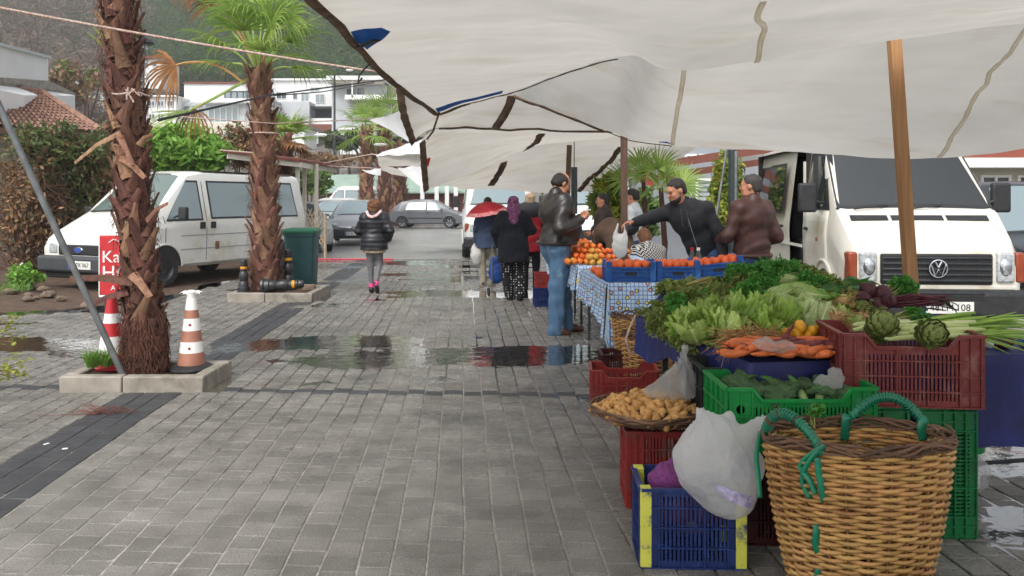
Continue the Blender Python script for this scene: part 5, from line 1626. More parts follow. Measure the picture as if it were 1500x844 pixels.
def bush(name, label, px, py, d, rpx, hpx, m, size=.09, n=26, clumps=40, cat='bush', seed=1, twigs=0, ground=None, upright=0.0, group=None, m2=None, long=1.2, lower=True):
 """px,py = middle of the crown; rpx,hpx = half extents in photo pixels"""
 rs = np.random.RandomState(seed); rr = random.Random(seed)
 c = P(px, py, d); sc_ = d / F
 g0 = hill_z(c.x, c.y) - .06 if ground is None else ground
 t = thing(name, label, cat, (c.x, c.y, g0), group=group)
 rx, rz = rpx * sc_, hpx * sc_
 cz = c.z - g0
 cs = []
 for _ in range(clumps):
  q = rs.normal(size=3); q /= np.linalg.norm(q); q *= rs.uniform(.3, .95)
  s_ = rs.uniform(.2, .38)
  cs.append((q[0] * rx, q[1] * rx * .7, cz + q[2] * rz, s_ * rx, s_ * rx, s_ * rz * 1.1))
 v, f = leaf_quads(cs, size, n, rs, 0, long)
 if upright:
  pass
 link('crown', np_mesh('crown', v, f, m, 0), t)
 if m2:
  v, f = leaf_quads([cs[i] for i in range(0, len(cs), 3)], size, n, rs, 0, long)
  link('crown', np_mesh('crown', v, f, m2, 0), t)
 tr = MB()
 for i in range(5 if lower else 2):
  az = i * 2.4; e = cs[i * 3 % len(cs)]
  tr.tube([V(math.cos(az) * .06, math.sin(az) * .06, 0), V(e[0] * .3, e[1] * .3, cz * .5), V(e[0] * .8, e[1] * .8, e[2])], [.05 * rx + .015, .03 * rx + .01, .008], 5)
 tr.build('trunk', m_bark, t)
 if twigs:
  tw = MB()
  for i in range(twigs):
   a = rs.normal(size=3); a /= np.linalg.norm(a)
   p = Vector((a[0] * rx * rr.random(), a[1] * rx * .6 * rr.random(), rr.uniform(.0, cz + rz * .6)))
   dv = Vector((a[0] * .6, a[1] * .6, rr.uniform(-.4, 1))).normalized(); l = rr.uniform(.3, .9) * max(rx, rz) * .7
   m_ = p + dv * l * .5 + Vector(rs.normal(size=3)) * .08 * l
   tw.tube([p, m_, p + dv * l + Vector(rs.normal(size=3)) * .15 * l - V(0, 0, .15 * l)], [.009, .006, .002], 3, False)
  tag(tw.build('twigs', m_twig, t, ang=180), kind='stuff')
 return t
bush('conifer_shrub', 'bright green conifer shrub behind the white passenger van', 272, 228, 21, 62, 44, m_leafb, .10, 60, 110, 'shrub', 1, ground=0, long=1.6)
bush('bush', 'dry brown thicket with hanging vines at the left edge', 40, 310, 15.5, 62, 95, m_leafbr, .05, 30, 70, seed=2, twigs=520, ground=0)
bush('bush', 'tangled green and brown climber beside the white van bonnet', 112, 285, 16.2, 62, 90, m_leafd, .055, 44, 80, seed=3, twigs=420, ground=0, m2=m_leafbr)
bush('bush', 'olive climber growing up in front of the tiled roof', 80, 212, 15.8, 70, 34, m_leafd, .05, 36, 60, seed=21, twigs=260, ground=0, m2=m_leafbr)
bush('bush', 'leafy dark green bush touching the first palm trunk', 150, 262, 17.0, 52, 68, m_leafd, .06, 44, 70, seed=4, twigs=220, ground=0)
bush('bush', 'brown twiggy bush between the conifer shrub and second palm', 345, 215, 24, 40, 30, m_leafbr, .08, 26, 46, seed=5, twigs=180, ground=0, m2=m_leafd)
bush('ground_plant', 'low green weeds beside the bumper of the white van', 38, 405, 13.2, 24, 18, m_leafb, .035, 40, 40, 'plant', 6, ground=0)
bush('shrub', 'olive shrub under the white terraces', 405, 212, 55, 24, 16, m_leafg, .16, 30, 30, 'shrub', 7)
bush('tree', 'round green tree in front of the white garden wall', 492, 206, 62, 20, 15, m_leafd, .2, 40, 36, 'tree', 8)
bush('tree', 'dark leafy tree right of the twin armed lamp', 512, 205, 66, 16, 16, m_leafd, .2, 40, 36, 'tree', 9)
bush('shrub', 'yellow green shrubs behind the shelter posts', 452, 264, 36, 34, 22, m_leafg, .12, 36, 46, 'shrub', 10)
bush('shrub', 'dark hedge shrub left of the green kiosk', 424, 268, 33, 30, 24, m_leafd, .12, 36, 46, 'shrub', 11)
bush('shrub', 'brownish scrub on the bank below the houses', 470, 236, 58, 66, 12, m_leafbr, .16, 24, 60, 'shrub', 12, twigs=200)
bush('shrub', 'mixed scrub on the bank below the apartment house', 575, 226, 58, 44, 26, m_leafg, .16, 24, 60, 'shrub', 13, twigs=160, m2=m_leafbr)
bush('tree', 'pale tree behind the left houses and bare branches', 108, 122, 50, 46, 34, m_leafbr, .16, 20, 50, 'tree', 14, twigs=300, m2=m_leafg)
bush('bush', 'tall yellow green bush between the lamp pole and cream van', 1064, 290, 13.6, 30, 70, m_leafy, .05, 40, 90, seed=15, ground=0, m2=m_leafg)
bush('bush', 'yellow bush low behind the man in the hoodie', 1040, 330, 12.6, 30, 40, m_leafy, .045, 36, 60, seed=16, ground=0, m2=m_leafg)
bush('bamboo_clump', 'light green bamboo behind the dark brown post', 895, 292, 15, 34, 32, m_leafy, .07, 34, 46, 'bamboo', 17, ground=0, m2=m_leafg, long=2.2)
bush('shrub', 'loose green shrub against the grey house wall', 935, 312, 16, 30, 40, m_leafg, .06, 34, 50, 'shrub', 18, ground=0, long=1.8)
bush('shrub', 'dark green hedge closing the lane behind the far vans', 850, 272, 34, 60, 18, m_leafd, .12, 36, 60, 'shrub', 19, ground=0)

def fan_palm(px, py, d, n, L, label, seed):
 o = P(px, 292, d); o.z = 0
 t = thing('fan_palm', label, 'palm plant', o)
 c = P(px, py, d).z
 MB().tube([V(0, 0, 0), V(.06, 0, c * .5), V(0, 0, c)], [.05, .045, .035], 8).build('trunk', m_core, t)
 rr = random.Random(seed)
 for i in range(n):
  az = i * 2.4; el = rr.uniform(-.1, 1.2)
  dv = V(math.cos(az) * math.cos(el), math.sin(az) * math.cos(el), math.sin(el))
  fan(t, [V(0, 0, c - .1), V(0, 0, c) + dv * .15, V(0, 0, c) + dv * .32], L, 16, 2.9, V(0, -1, .4), seed * 31 + i, .22, pr=.008, wseg=.03, dirv=dv)
fan_palm(968, 275, 12.2, 9, .45, 'small fan palm with spiky green leaves left of the hoodie man', 3)
fan_palm(942, 262, 14.5, 8, .5, 'paler fan palm beside the red box on the grey house', 4)

def bare_tree(px, py0, d, h, label, seed, lean=0.0):
 rr = random.Random(seed)
 o = P(px, 292, d); o.z = hill_z(o.x, o.y) - .1
 t = thing('bare_tree', label, 'tree', o)
 mb = MB(); tw = MB()
 def br(p, dv, l, r, lev):
  pts = [p]; q = p.copy(); dd = dv.copy()
  for i in range(4):
   dd = (dd + V(rr.uniform(-.3, .3), rr.uniform(-.3, .3), rr.uniform(-.08, .18))).normalized()
   q = q + dd * l / 4; pts.append(q.copy())
  (mb if lev < 2 else tw).tube(pts, [r, r * .85, r * .7, r * .55, r * .4], 6 if lev < 2 else 4, False)
  if lev < 4:
   for k_ in range(rr.choice((2, 3, 3))):
    s_ = pts[rr.randint(2, 4)]
    br(s_.copy(), (dd + V(rr.uniform(-1, 1), rr.uniform(-.8, .8), rr.uniform(-.2, .7))).normalized(), l * rr.uniform(.55, .8), r * .45, lev + 1)
 br(V(0, 0, 0), V(lean, 0, 1).normalized(), h * .5, h * .028, 0)
 mb.build('trunk', m_bark, t); tw.build('branches', m_bark, t, ang=180)
bare_tree(40, 0, 44, 13, 'leafless tree with thick curving trunk at upper left', 3, -.1)
bare_tree(92, 0, 40, 8, 'thin leafless tree above the tiled roof', 5, .1)
bare_tree(120, 0, 47, 10, 'leafless tree just left of the first palm', 9, .05)

# tufts of grass, cut ends, rubble, fallen palm strands
m_grass = leaf_mat('grass_blade', '#5f8a38', '#7a9c4a', .35)
def tuft(loc, n, h, spread, label, seed):
 rr = random.Random(seed); mb = MB()
 for i in range(n):
  a = rr.uniform(0, 6.28); r_ = spread * math.sqrt(rr.random())
  p = V(math.cos(a) * r_, math.sin(a) * r_, 0); dv = V(rr.uniform(-.5, .5), rr.uniform(-.5, .5), 1).normalized(); l = h * rr.uniform(.5, 1.1)
  s_ = V(math.cos(a), math.sin(a), 0) * .004
  m_ = p + dv * l * .6; e = m_ + (dv + V(dv.x, dv.y, -.4)) * l * .45
  mb.add([p - s_, p + s_, m_ + s_, m_ - s_, e], [(0, 1, 2, 3), (3, 2, 4)])
 tag(link('grass_tuft', mb.mesh('grass_tuft', m_grass, 0), None, loc), label, 'grass', kind='stuff')
tuft(P(146, 536, 6.62), 320, .17, .10, 'bright green grass tuft in the first planter', 1)
tuft(V(-8.2, 12.9, .06), 500, .22, .6, 'rough grass by the dry bushes', 2)
tuft(V(-9.5, 13.6, .12), 500, .25, .8, 'grass at the foot of the thicket', 3)
m_rub = mat('rubble', '#7a6a5a', '#5d4f43', 6, .9, rnd=.25, bump=.4)
for i in range(16):
 x, y = R.uniform(-9.4, -5.6), R.uniform(11.0, 13.2)
 r_ = R.uniform(.04, .12)
 mb = MB(); mb.ball((0, 0, 0), (r_ * 1.3, r_, r_ * .6), 8, 5)
 mb.v = [(p[0] + R.uniform(-.2, .2) * r_, p[1] + R.uniform(-.2, .2) * r_, p[2] + R.uniform(-.15, .15) * r_) for p in mb.v]
 tag(mb.build('stone', m_rub, loc=(x, y, .03 + r_ * .3), ang=50), 'brown rubble stone among others on the bare earth', 'stone', 'rubble stones on the soil verge')
b = MB(); rr = random.Random(12)
o_ = G(150, 607)
for i in range(26):
 p = V(rr.uniform(-.05, .12), rr.uniform(-.05, .05), .004); a = rr.uniform(-.5, .9) + (PI if rr.random() < .55 else 0); l = rr.uniform(.08, .22)
 e = p + V(math.cos(a) * l, math.sin(a) * l * .5, .003); b.tube([p, (p + e) / 2 + V(0, 0, rr.uniform(.01, .06)), e], [.003, .003, .001], 3, False)
b.tube([V(0, 0, .006), V(-.2, -.03, .008), V(-.42, -.06, .006)], [.004, .003, .002], 4)
tag(b.build('palm_debris', m_deadst if False else mat('red_strands', '#6d3a32', '#52302a', 6, .8), loc=o_, ang=180), 'fallen reddish palm strands on the dark paving stripe', 'debris', kind='stuff')
# overhanging sprigs at the left edge of the picture
def sprig(px, py, d, label, seed):
 rr = random.Random(seed); o = P(px, py, d)
 t = thing('leafy_sprig', label, 'plant', (o.x, o.y, 0))
 mb = MB(); st = MB()
 for i in range(7):
  a = rr.uniform(-.6, .8); z0 = o.z + rr.uniform(-.12, .05)
  pts = [V(-.35, 0, 0), V(-.3, 0, z0 * .6), V(-.12, rr.uniform(-.1, .1), z0), V(.02 + .1 * rr.random(), rr.uniform(-.15, .15), z0 + rr.uniform(-.06, .10))]
  st.tube(pts, [.008, .006, .004, .002], 4, False)
  for k_ in range(12):
   q = rr.random(); c = pts[2].lerp(pts[3], q) + V(rr.uniform(-.04, .04), rr.uniform(-.04, .04), rr.uniform(-.03, .03))
   u = V(rr.uniform(-1, 1), rr.uniform(-1, 1), rr.uniform(-.5, .7)).normalized() * .022; v_ = u.cross(V(rr.random(), rr.random(), rr.random())).normalized() * .012
   mb.add([c - u, c + v_, c + u, c - v_], [(0, 1, 2, 3)])
 mb.build('leaves', m_leafy, t, ang=0); st.build('stems', m_twig, t, ang=180)
sprig(10, 478, 6.6, 'yellow green leafy sprig at the left edge, upper one', 1)
sprig(8, 545, 6.0, 'lower pale sprig at the left edge above the dark stripe', 2)

# ---------------------------------------------------------------- people
m_skin = mat('skin', '#b98468', '#a8735a', 9, 0.5, sss=0.15)
m_skin2 = mat('skin_pale', '#c79a80', '#b88a70', 9, 0.5, sss=0.15)
m_eye = mat('eye_dark', '#17110e', rough=0.25)
m_hairblk = mat('hair_black', '#191513', '#241d19', 30, 0.55, bump=0.6, bscale=160, st=(1, 1, .3))
m_leather = mat('leather_black', '#211d1b', '#2d2825', 7, 0.38, 0.12, bump=0.35, bscale=14, c3='#3a332d', scale3=4)
m_jeans = mat('denim', '#486786', '#587897', 5, 0.9, bump=0.3, bscale=200, c3='#7e98ae', scale3=5)
m_jeansd = mat('denim_dark', '#1f3456', '#2a4468', 4, 0.85, bump=0.3, bscale=200)
m_shoebr = mat('shoe_brown', '#5a3524', '#46281b', 8, 0.45)
m_shoebk = mat('shoe_black', '#17161a', '#212024', 8, 0.5)

def rotz(v, a):
 c, s_ = math.cos(a), math.sin(a)
 return Vector((v[0] * c - v[1] * s_, v[0] * s_ + v[1] * c, v[2]))

BASE = dict(pel=(0, 0, .95), wai=(0, .01, 1.10), che=(0, 0, 1.28), nek=(0, -.015, 1.455), hed=(0, .02, 1.615),
   shL=(-.175, 0, 1.40), shR=(.175, 0, 1.40), elL=(-.235, -.03, 1.13), elR=(.235, -.03, 1.13), wrL=(-.235, .06, .89), wrR=(.235, .06, .89),
   hiL=(-.09, 0, .91), hiR=(.09, 0, .91), knL=(-.10, .03, .50), knR=(.10, .03, .50), anL=(-.10, -.02, .085), anR=(.10, -.02, .085))

def figure(label, loc, yaw=0.0, H=1.75, J=None, hyaw=None, pitch=0.0, skin=None, top=None, legs=None, shoe=None, hair=None, beard=False,
           res=.014, bulk=1.0, hands=None, toes=None, belly=0.0, face=True, group=None):
 """J overrides joints, in world directions relative to the feet, metres for a 1.75 m person"""
 s = H / 1.75
 skin = skin or m_skin
 hyaw = yaw if hyaw is None else hyaw
 j = {k_: rotz(v, yaw) for k_, v in BASE.items()}
 for k_, v in (J or {}).items(): j[k_] = Vector(v)
 j = {k_: v * s for k_, v in j.items()}
 t = thing('person', label, 'person', loc, 0, group)
 a = lambda k_: np.array(j[k_])
 HR = Matrix.Rotation(hyaw, 3, 'Z') @ Matrix.Rotation(-pitch, 3, 'X')
 def hp(x, y, z): return j['hed'] + HR @ Vector((x, y, z)) * s
 fw = rotz((0, 1, 0), yaw); rt = rotz((1, 0, 0), yaw)
 # ---- body: one continuous surface
 b = SDF()
 def hell(S_, c, r, k=.02, sub=False): S_.ell(hp(*c), tuple(q * s for q in r), k, hyaw, -pitch, sub)
 hell(b, (0, -.014, .03), (.075, .094, .088), .0)
 hell(b, (0, .022, -.035), (.057, .068, .082), .03)
 b.cap(hp(0, .062, -.088), hp(0, .066, -.092), .022 * s, None, .025)
 b.cap(hp(-.04, .045, -.07), hp(.04, .045, -.07), .022 * s, None, .03)
 if face:
  b.cap(hp(0, .086, .018), hp(0, .107, -.020), .008 * s, .0135 * s, .012)
  b.cap(hp(-.034, .076, .030), hp(.034, .076, .030), .011 * s, None, .014)
  for q in (-1, 1):
   b.cap(hp(q * .036, .066, -.018), hp(q * .045, .055, -.022), .018 * s, None, .02)
   hell(b, (q * .031, .098, .008), (.015, .014, .010), .008, True)
  b.cap(hp(-.018, .084, -.052), hp(.018, .084, -.052), .008 * s, None, .006)
  b.cap(hp(-.015, .083, -.064), hp(.015, .083, -.064), .008 * s, None, .006)
 for q in (-1, 1): hell(b, (q * .077, -.006, -.004), (.011, .021, .032), .008)
 b.cap(a('nek') - np.array([0, 0, .03]) * s, hp(0, -.02, -.05), .056 * s, .052 * s, .03)
 b.cap(a('pel'), a('wai'), .115 * s, .105 * s, .05); b.cap(a('wai'), a('che'), .105 * s, .12 * s, .05)
 for S_ in 'LR':
  b.cap(a('che'), a('sh' + S_), .10 * s, .05 * s, .05)
  b.cap(a('sh' + S_), a('el' + S_), .045 * s, .036 * s, .02); b.cap(a('el' + S_), a('wr' + S_), .036 * s, .024 * s, .02)
  b.cap(a('hi' + S_), a('kn' + S_), .075 * s, .050 * s, .04); b.cap(a('kn' + S_), a('an' + S_), .050 * s, .034 * s, .03)
  # hand: palm and five fingers
  d = (j['wr' + S_] - j['el' + S_]).normalized()
  cfg = (hands or {}).get(S_, {})
  if 'dir' in cfg: d = Vector(cfg['dir']).normalized()
  inw = Vector(cfg.get('palm', tuple(-rt if S_ == 'R' else rt)))
  n_ = (inw - d * inw.dot(d)).normalized()
  lat = d.cross(n_) * (1 if S_ == 'R' else -1)        # towards the thumb
  curl = cfg.get('curl', .55)
  w0 = j['wr' + S_]
  fl = (.036, .042, .040, .031)
  for i in range(4):
   lt = lat * (1.5 - i) * .0195 * s
   kn = w0 + (d * (.088 - .004 * abs(i - 1.2)) * s) + lt
   b.cap(w0 + lt * .6 + d * .012 * s, kn, .0155 * s, .0125 * s, .012)
   p = kn; dd = d.copy()
   for q, ln in enumerate((1.0, .72, .55)):
    ang = curl * (1 + .12 * i) * (1 if q == 0 else .8)
    dd = (dd * math.cos(ang) + (n_ if q == 0 else (n_ - dd * n_.dot(dd)).normalized()) * math.sin(ang)).normalized()
    e = p + dd * fl[i] * ln * s
    b.cap(p, e, .0105 * s, .0092 * s, .004); p = e
  p = w0 + d * .028 * s + lat * .026 * s
  e = p + (d * .55 + lat * .75 + n_ * .3).normalized() * .042 * s
  b.cap(p, e, .0135 * s, .011 * s, .012); b.cap(e, e + (d * .85 + lat * .2 + n_ * .45).normalized() * .034 * s, .0108 * s, .0095 * s, .004)
 link('body', b.mesh('body', skin, min(res, .013)), t)
 if face:
  for q in (-1, 1):
   MB().ball(hp(q * .031, .079, .007), (.0095 * s, .0095 * s, .0065 * s), 8, 6).build('eye', m_eye, t)
   MB().tube([hp(q * .014, .093, .026), hp(q * .032, .094, .031), hp(q * .050, .080, .026)], [.0032 * s, .0036 * s, .002 * s], 5).build('eyebrow', hair[1] if hair and hair[0] != 'scarf' else m_hairblk, t)
 # ---- trousers
 if legs:
  L = SDF(); g = legs.get('r', (.092, .066, .058))
  L.ell(a('pel') + np.array([0, 0, -.01]) * s, (.155 * s * bulk, .12 * s * bulk, .13 * s), .04, yaw)
  L.cap(a('pel') + np.array([0, 0, .06]) * s, a('wai') - np.array([0, 0, .03]) * s, .118 * s * bulk, .11 * s * bulk, .05)
  for S_ in 'LR':
   L.cap(a('hi' + S_) , a('kn' + S_), g[0] * s * bulk, g[1] * s * bulk, .045)
   lo_ = a('an' + S_) - np.array([0, 0, legs.get('low', .05)]) * s
   L.cap(a('kn' + S_), lo_, g[1] * s * bulk, g[2] * s, .03)
   L.ell(a('hi' + S_) - np.array(fw) * .045 * s, (.088 * s * bulk, .085 * s * bulk, .10 * s), .04, yaw)
  L.wrinkle(legs.get('wr', .004), legs.get('wf', 28), 3)
  cutz = legs.get('cut')
  link('trousers', L.mesh('trousers', legs['m'], res), t)
  if legs.get('sock'):
   for S_ in 'LR':
    K = SDF(); an, kn = a('an' + S_), a('kn' + S_); u = (kn - an) / np.linalg.norm(kn - an)
    K.cap(an - u * .02, an + u * .065 * s, (g[2] + .006) * s, (g[2] + .010) * s)
    link('sock', K.mesh('sock', legs['sock'], res), t)
  if legs.get('belt'):
   K = []
   for i in range(25):
    q = rotz((math.cos(i * PI / 12) * .158 * bulk * s, math.sin(i * PI / 12) * .128 * bulk * s, 0), yaw) + j['pel'] + V(0, 0, .10 * s)
    K.append(q)
   MB().tube(K, .018 * s, 5, False).build('belt', m_black, t)
 # ---- shoes
 for S_ in 'LR':
  an = a('an' + S_); tv = Vector((toes or {}).get(S_, tuple(fw * .19 + V(0, 0, -.05)))); tv = np.array(tv) * s
  K = SDF()
  heel = an + np.array([0, 0, -.045]) * s - tv * .18
  K.cap(heel, an + tv * .55 - np.array([0, 0, .02]) * s, .038 * s, .036 * s, .03); K.cap(an + tv * .55 - np.array([0, 0, .02]) * s, an + tv * .95 - np.array([0, 0, .015]) * s, .038 * s, .030 * s, .03); K.cap(an, heel, .04 * s, .04 * s, .03)
  so_ = link('shoe', K.mesh('shoe', shoe or m_shoebk, res * .8), t)
  u = Vector(tv).normalized(); sd = u.cross(V(0, 0, 1)).normalized() * .042 * s; dn = sd.cross(u).normalized() * .012 * s
  c0, c1 = Vector(heel) + V(0, 0, -.033 * s) - u * .03 * s, Vector(an + tv * 1.0) + V(0, 0, -.045 * s)
  MB().tube([c0, (c0 + c1) / 2, c1], [.038 * s, .043 * s, .030 * s], 10, flat=.28).build('sole', m_black, so_)
 # ---- jacket / coat
 if top:
  K = SDF(); o = top.get('o', .022); ar = top.get('arm', (.070, .060, .047))
  hem = top.get('hem', .92) * s
  pel, wai, che = a('pel'), a('wai'), a('che')
  K.ell(che + np.array([0, 0, .03]) * s, ((.195 + o) * s * bulk, (.125 + o) * s * bulk, .19 * s), .06, yaw)
  K.ell(wai + np.array(fw) * belly * s, ((.165 + o) * s * bulk, (.125 + o + belly * .6) * s * bulk, .17 * s), .07, yaw)
  K.ell(pel + np.array([0, 0, .02]) * s, ((.165 + o) * s * bulk, (.130 + o) * s * bulk, .15 * s), .06, yaw)
  if hem < .85 * s:
   lowc = pel.copy(); lowc[2] = hem - .04
   K.cap(pel, lowc, (.14 + o) * s * bulk, (.155 + o) * s * bulk, .06)
   K.cap(pel + np.array(rt) * .05, lowc + np.array(rt) * .07, (.12 + o) * s * bulk, (.13 + o) * s * bulk, .06); K.cap(pel - np.array(rt) * .05, lowc - np.array(rt) * .07, (.12 + o) * s * bulk, (.13 + o) * s * bulk, .06)
  for S_ in 'LR':
   sh, el, wr = a('sh' + S_), a('el' + S_), a('wr' + S_)
   K.cap(che + np.array([0, 0, .10]) * s, sh, .10 * s, (ar[0] + .008) * s, .06)
   K.cap(sh, el, ar[0] * s * bulk, ar[1] * s, .035); K.cap(el, wr - (wr - el) * .04, ar[1] * s, ar[2] * s, .02)
  K.cap(a('nek') - np.array([0, 0, .05]) * s, a('nek') + np.array([0, 0, top.get('collar', .03)]) * s - np.array(fw) * .01, .085 * s, .072 * s, .03)
  if top.get('hood'):
   K.ell(a('nek') - np.array(fw) * .085 * s - np.array([0, 0, .03]) * s, (.13 * s, .075 * s, .09 * s), .03, yaw, top.get('hoodrx', .3))
   K.cap(a('nek') + np.array(rt) * .09 * s + np.array([0, 0, -.01]), a('nek') - np.array(fw) * .09 * s + np.array([0, 0, .02]) * s, .045 * s, .05 * s, .03)
   K.cap(a('nek') - np.array(rt) * .09 * s + np.array([0, 0, -.01]), a('nek') - np.array(fw) * .09 * s + np.array([0, 0, .02]) * s, .045 * s, .05 * s, .03)
  if top.get('quilt'):
   qz = top['quilt'] * s
   K.post.append(lambda p, d_: d_ - .010 * np.abs(np.sin(p[:, 2] * PI / qz)) ** .6 + .006)
  K.wrinkle(top.get('wr', .006), top.get('wf', 20), top.get('seed', 2))
  if not top.get('nocut'): K.cut((0, 0, hem), top.get('cutn', (0, 0, -1)))
  link('jacket', K.mesh('jacket', top['m'], res), t)
  if top.get('rib'):
   ring = []
   for i in range(29):
    ca, sa = math.cos(i * PI / 14), math.sin(i * PI / 14)
    q = rotz((ca * (.165 + o) * bulk * s * .97, sa * (.135 + o + belly * .3) * bulk * s * .97, 0), yaw); ring.append(V(pel[0] + q.x, pel[1] + q.y, hem + .015))
   MB().tube(ring, .022 * s, 7, False).build('waistband', top['rib'], t)
 # ---- hair
 if hair:
  kind, hm = hair
  K = SDF()
  if kind == 'short':
   hell(K, (0, -.018, .036), (.081, .100, .089), 0); hell(K, (0, -.06, -.03), (.066, .055, .06), .03)
   K.wrinkle(.003, 110, 4)
   K.cut(hp(0, .056, .068), HR @ Vector((0, .78, -.58)), .004); K.cut(hp(0, 0, -.075), HR @ Vector((0, -.25, -1)))
  elif kind == 'balding':
   hell(K, (0, -.022, .020), (.083, .098, .092), 0); hell(K, (0, -.06, -.03), (.066, .055, .06), .03)
   K.cut(hp(0, .035, .03), HR @ Vector((0, 1, -.1))); K.cut(hp(0, 0, -.075), HR @ Vector((0, -.25, -1)))
   hell(K, (0, .03, .125), (.055, .10, .05), .01, True)
  elif kind == 'curly':
   hell(K, (0, -.03, .02), (.125, .125, .125), 0); hell(K, (0, -.05, -.05), (.115, .10, .09), .03)
   K.wrinkle(.014, 55, 4); K.cut(hp(0, .08, 0), HR @ Vector((0, 1, -.2)))
  elif kind == 'bob':
   hell(K, (0, -.02, .03), (.092, .108, .098), 0); hell(K, (0, -.05, -.05), (.085, .07, .09), .04)
   K.wrinkle(.004, 50, 4); K.cut(hp(0, .06, .02), HR @ Vector((0, .9, -.4)))
  elif kind == 'scarf':
   hell(K, (0, -.02, .03), (.097, .115, .105), 0); hell(K, (0, -.03, -.06), (.09, .09, .09), .04)
   K.cap(hp(0, -.05, -.08), a('nek') - np.array(fw) * .10 * s - np.array([0, 0, .10]) * s, .085 * s, .10 * s, .05)
   K.cap(hp(0, -.01, -.08), a('nek') - np.array([0, 0, .02]), .085 * s, .12 * s, .05)
   K.wrinkle(.006, 40, 4); K.cut(hp(0, .085, 0), HR @ Vector((0, 1, -.15)))
  link('headscarf' if kind == 'scarf' else 'hair', K.mesh('hair', hm, min(res, .012)), t)
 if beard:
  K = SDF()
  hell(K, (0, .022, -.040), (.062, .073, .085), 0); K.cap(hp(0, .064, -.090), hp(0, .068, -.094), .024 * s, None, .025); K.cap(hp(-.042, .045, -.072), hp(.042, .045, -.072), .025 * s, None, .03)
  K.cap(hp(-.02, .086, -.040), hp(.02, .086, -.040), .007 * s, None, .01)
  K.wrinkle(.0015, 140, 4); K.cut(hp(0, 0, -.040), HR @ Vector((0, .25, 1))); hell(K, (0, .10, -.058), (.018, .03, .008), .004, True)
  link('beard', K.mesh('beard', m_hairblk, .010), t)
 return t

# bald customer in a leather jacket, seen from behind and to his right
yw = math.radians(-68)
figure('heavy balding man in black leather jacket and blue jeans looking down at his hands', (.50, 9.15, 0), yw, 1.83,
       dict(hed=(.055, .045, 1.60), nek=(.0, .0, 1.455), elR=(.02, -.30, 1.13), wrR=(.235, -.135, 1.21), elL=(.13, .24, 1.14), wrL=(.26, .06, 1.22),
   anL=(.10, .11, .085), anR=(-.02, -.09, .085), knL=(.07, .10, .50), knR=(.01, -.08, .50)),
       pitch=.50, skin=m_skin, top=dict(m=m_leather, hem=.955, o=.035, wr=.009, wf=17, arm=(.085, .074, .056), rib=m_leather, collar=.045), legs=dict(m=m_jeans, r=(.100, .080, .082), wr=.011, wf=24, belt=1),
       shoe=m_shoebr, hair=('balding', m_hairblk), res=.013, bulk=1.12, belly=.05,
       hands=dict(R=dict(dir=(.6, .75, .25), palm=(-.2, .3, 1), curl=.7), L=dict(dir=(.5, -.85, .1), palm=(0, -.2, 1), curl=.75)), toes=dict(L=(.185, .05, -.05), R=(.14, -.02, -.05)))
# walking woman in black quilted jacket
m_puffer = mat('puffer_black', '#15171b', '#1f2126', 9, 0.42, 0.1, bump=0.2, bscale=25)
m_legging = mat('legging_grey', '#5c5c5e', '#6d6c6e', 14, 0.9)
m_pink = mat('sock_pink', '#e0307c', '#e85a94', 40, 0.9)
m_curly = mat('hair_auburn', '#54331e', '#7d5230', 30, 0.65, bump=0.8, bscale=90)
pw = figure('woman in black quilted jacket, grey leggings and pink socks walking away', (-2.22, 13.2, 0), 0.05, 1.50,
       dict(elL=(-.30, .02, 1.16), wrL=(-.30, .20, 1.06), elR=(.31, -.05, 1.16), wrR=(.25, .10, .98), anR=(.075, -.22, .20), knR=(.085, .06, .53), anL=(-.06, .04, .085), knL=(-.075, .05, .51)),
       skin=m_skin2, top=dict(m=m_puffer, hem=.80, o=.045, quilt=.085, wr=.004, arm=(.088, .078, .056), hood=True, collar=.05), legs=dict(m=m_legging, r=(.090, .060, .040), wr=.002, low=-.04, sock=m_pink),
       hair=('curly', m_curly), res=.014, bulk=1.04, face=True, toes=dict(R=(.02, .06, -.17), L=(0, .19, -.05)))
m_knit = mat('knit_beige', '#cbb89a', '#8d7d66', 60, 0.9)
MB().lathe([(.185, .80), (.19, .68), (.175, .66)], 24, (0, 0, .0), 1, .78).build('sweater_hem', m_knit, pw, loc=(0, 0, -.02))
MB().tube(catmull([V(-.10, -.10, 1.30), V(-.06, -.17, 1.24), V(0, -.19, 1.22), V(.07, -.17, 1.25), V(.12, -.08, 1.31)], 4), .022, 6).build('hood_lining', mat('lining_pink', '#d8737a', '#e8e4e0', 40, .9), pw)
# woman with headscarf, dark coat and dotted trousers
m_navy = mat('coat_navy', '#12141c', '#191c26', 8, 0.95, bump=0.3, bscale=60)
m_dots = bpy.data.materials.new('dotted_cloth'); k = NT(m_dots)
vo = k.n("TexVoronoi", Scale=26.0, Randomness=0.25); k.set(vo.inputs["Vector"], k.obj())
k.set(k.b.inputs["Base Color"], k.mix(k.math('LESS_THAN', vo.outputs["Distance"], .24), lin('#16161a'), lin('#d8d6d2'))); k.b.inputs["Roughness"].default_value = .9
m_scarf = mat('scarf_purple', '#5c2f52', '#7a3f6a', 18, 0.8, c3='#b08aa0', scale3=24)
figure('woman in purple headscarf, dark coat and white dotted trousers walking away', (.02, 12.2, 0), .06, 1.55,
       dict(elL=(-.30, .03, 1.15), wrL=(-.26, .16, .92), elR=(.31, 0, 1.17), wrR=(.20, .22, 1.10), anR=(.10, -.10, .13), knR=(.11, .06, .51), anL=(-.06, .06, .085)),
       top=dict(m=m_navy, hem=.64, o=.05, wr=.007, wf=14, arm=(.090, .080, .062), collar=.02), legs=dict(m=m_dots, r=(.105, .095, .085), wr=.008, wf=16), hair=('scarf', m_scarf), res=.015, bulk=1.1, toes=dict(R=(.03, .13, -.12)))
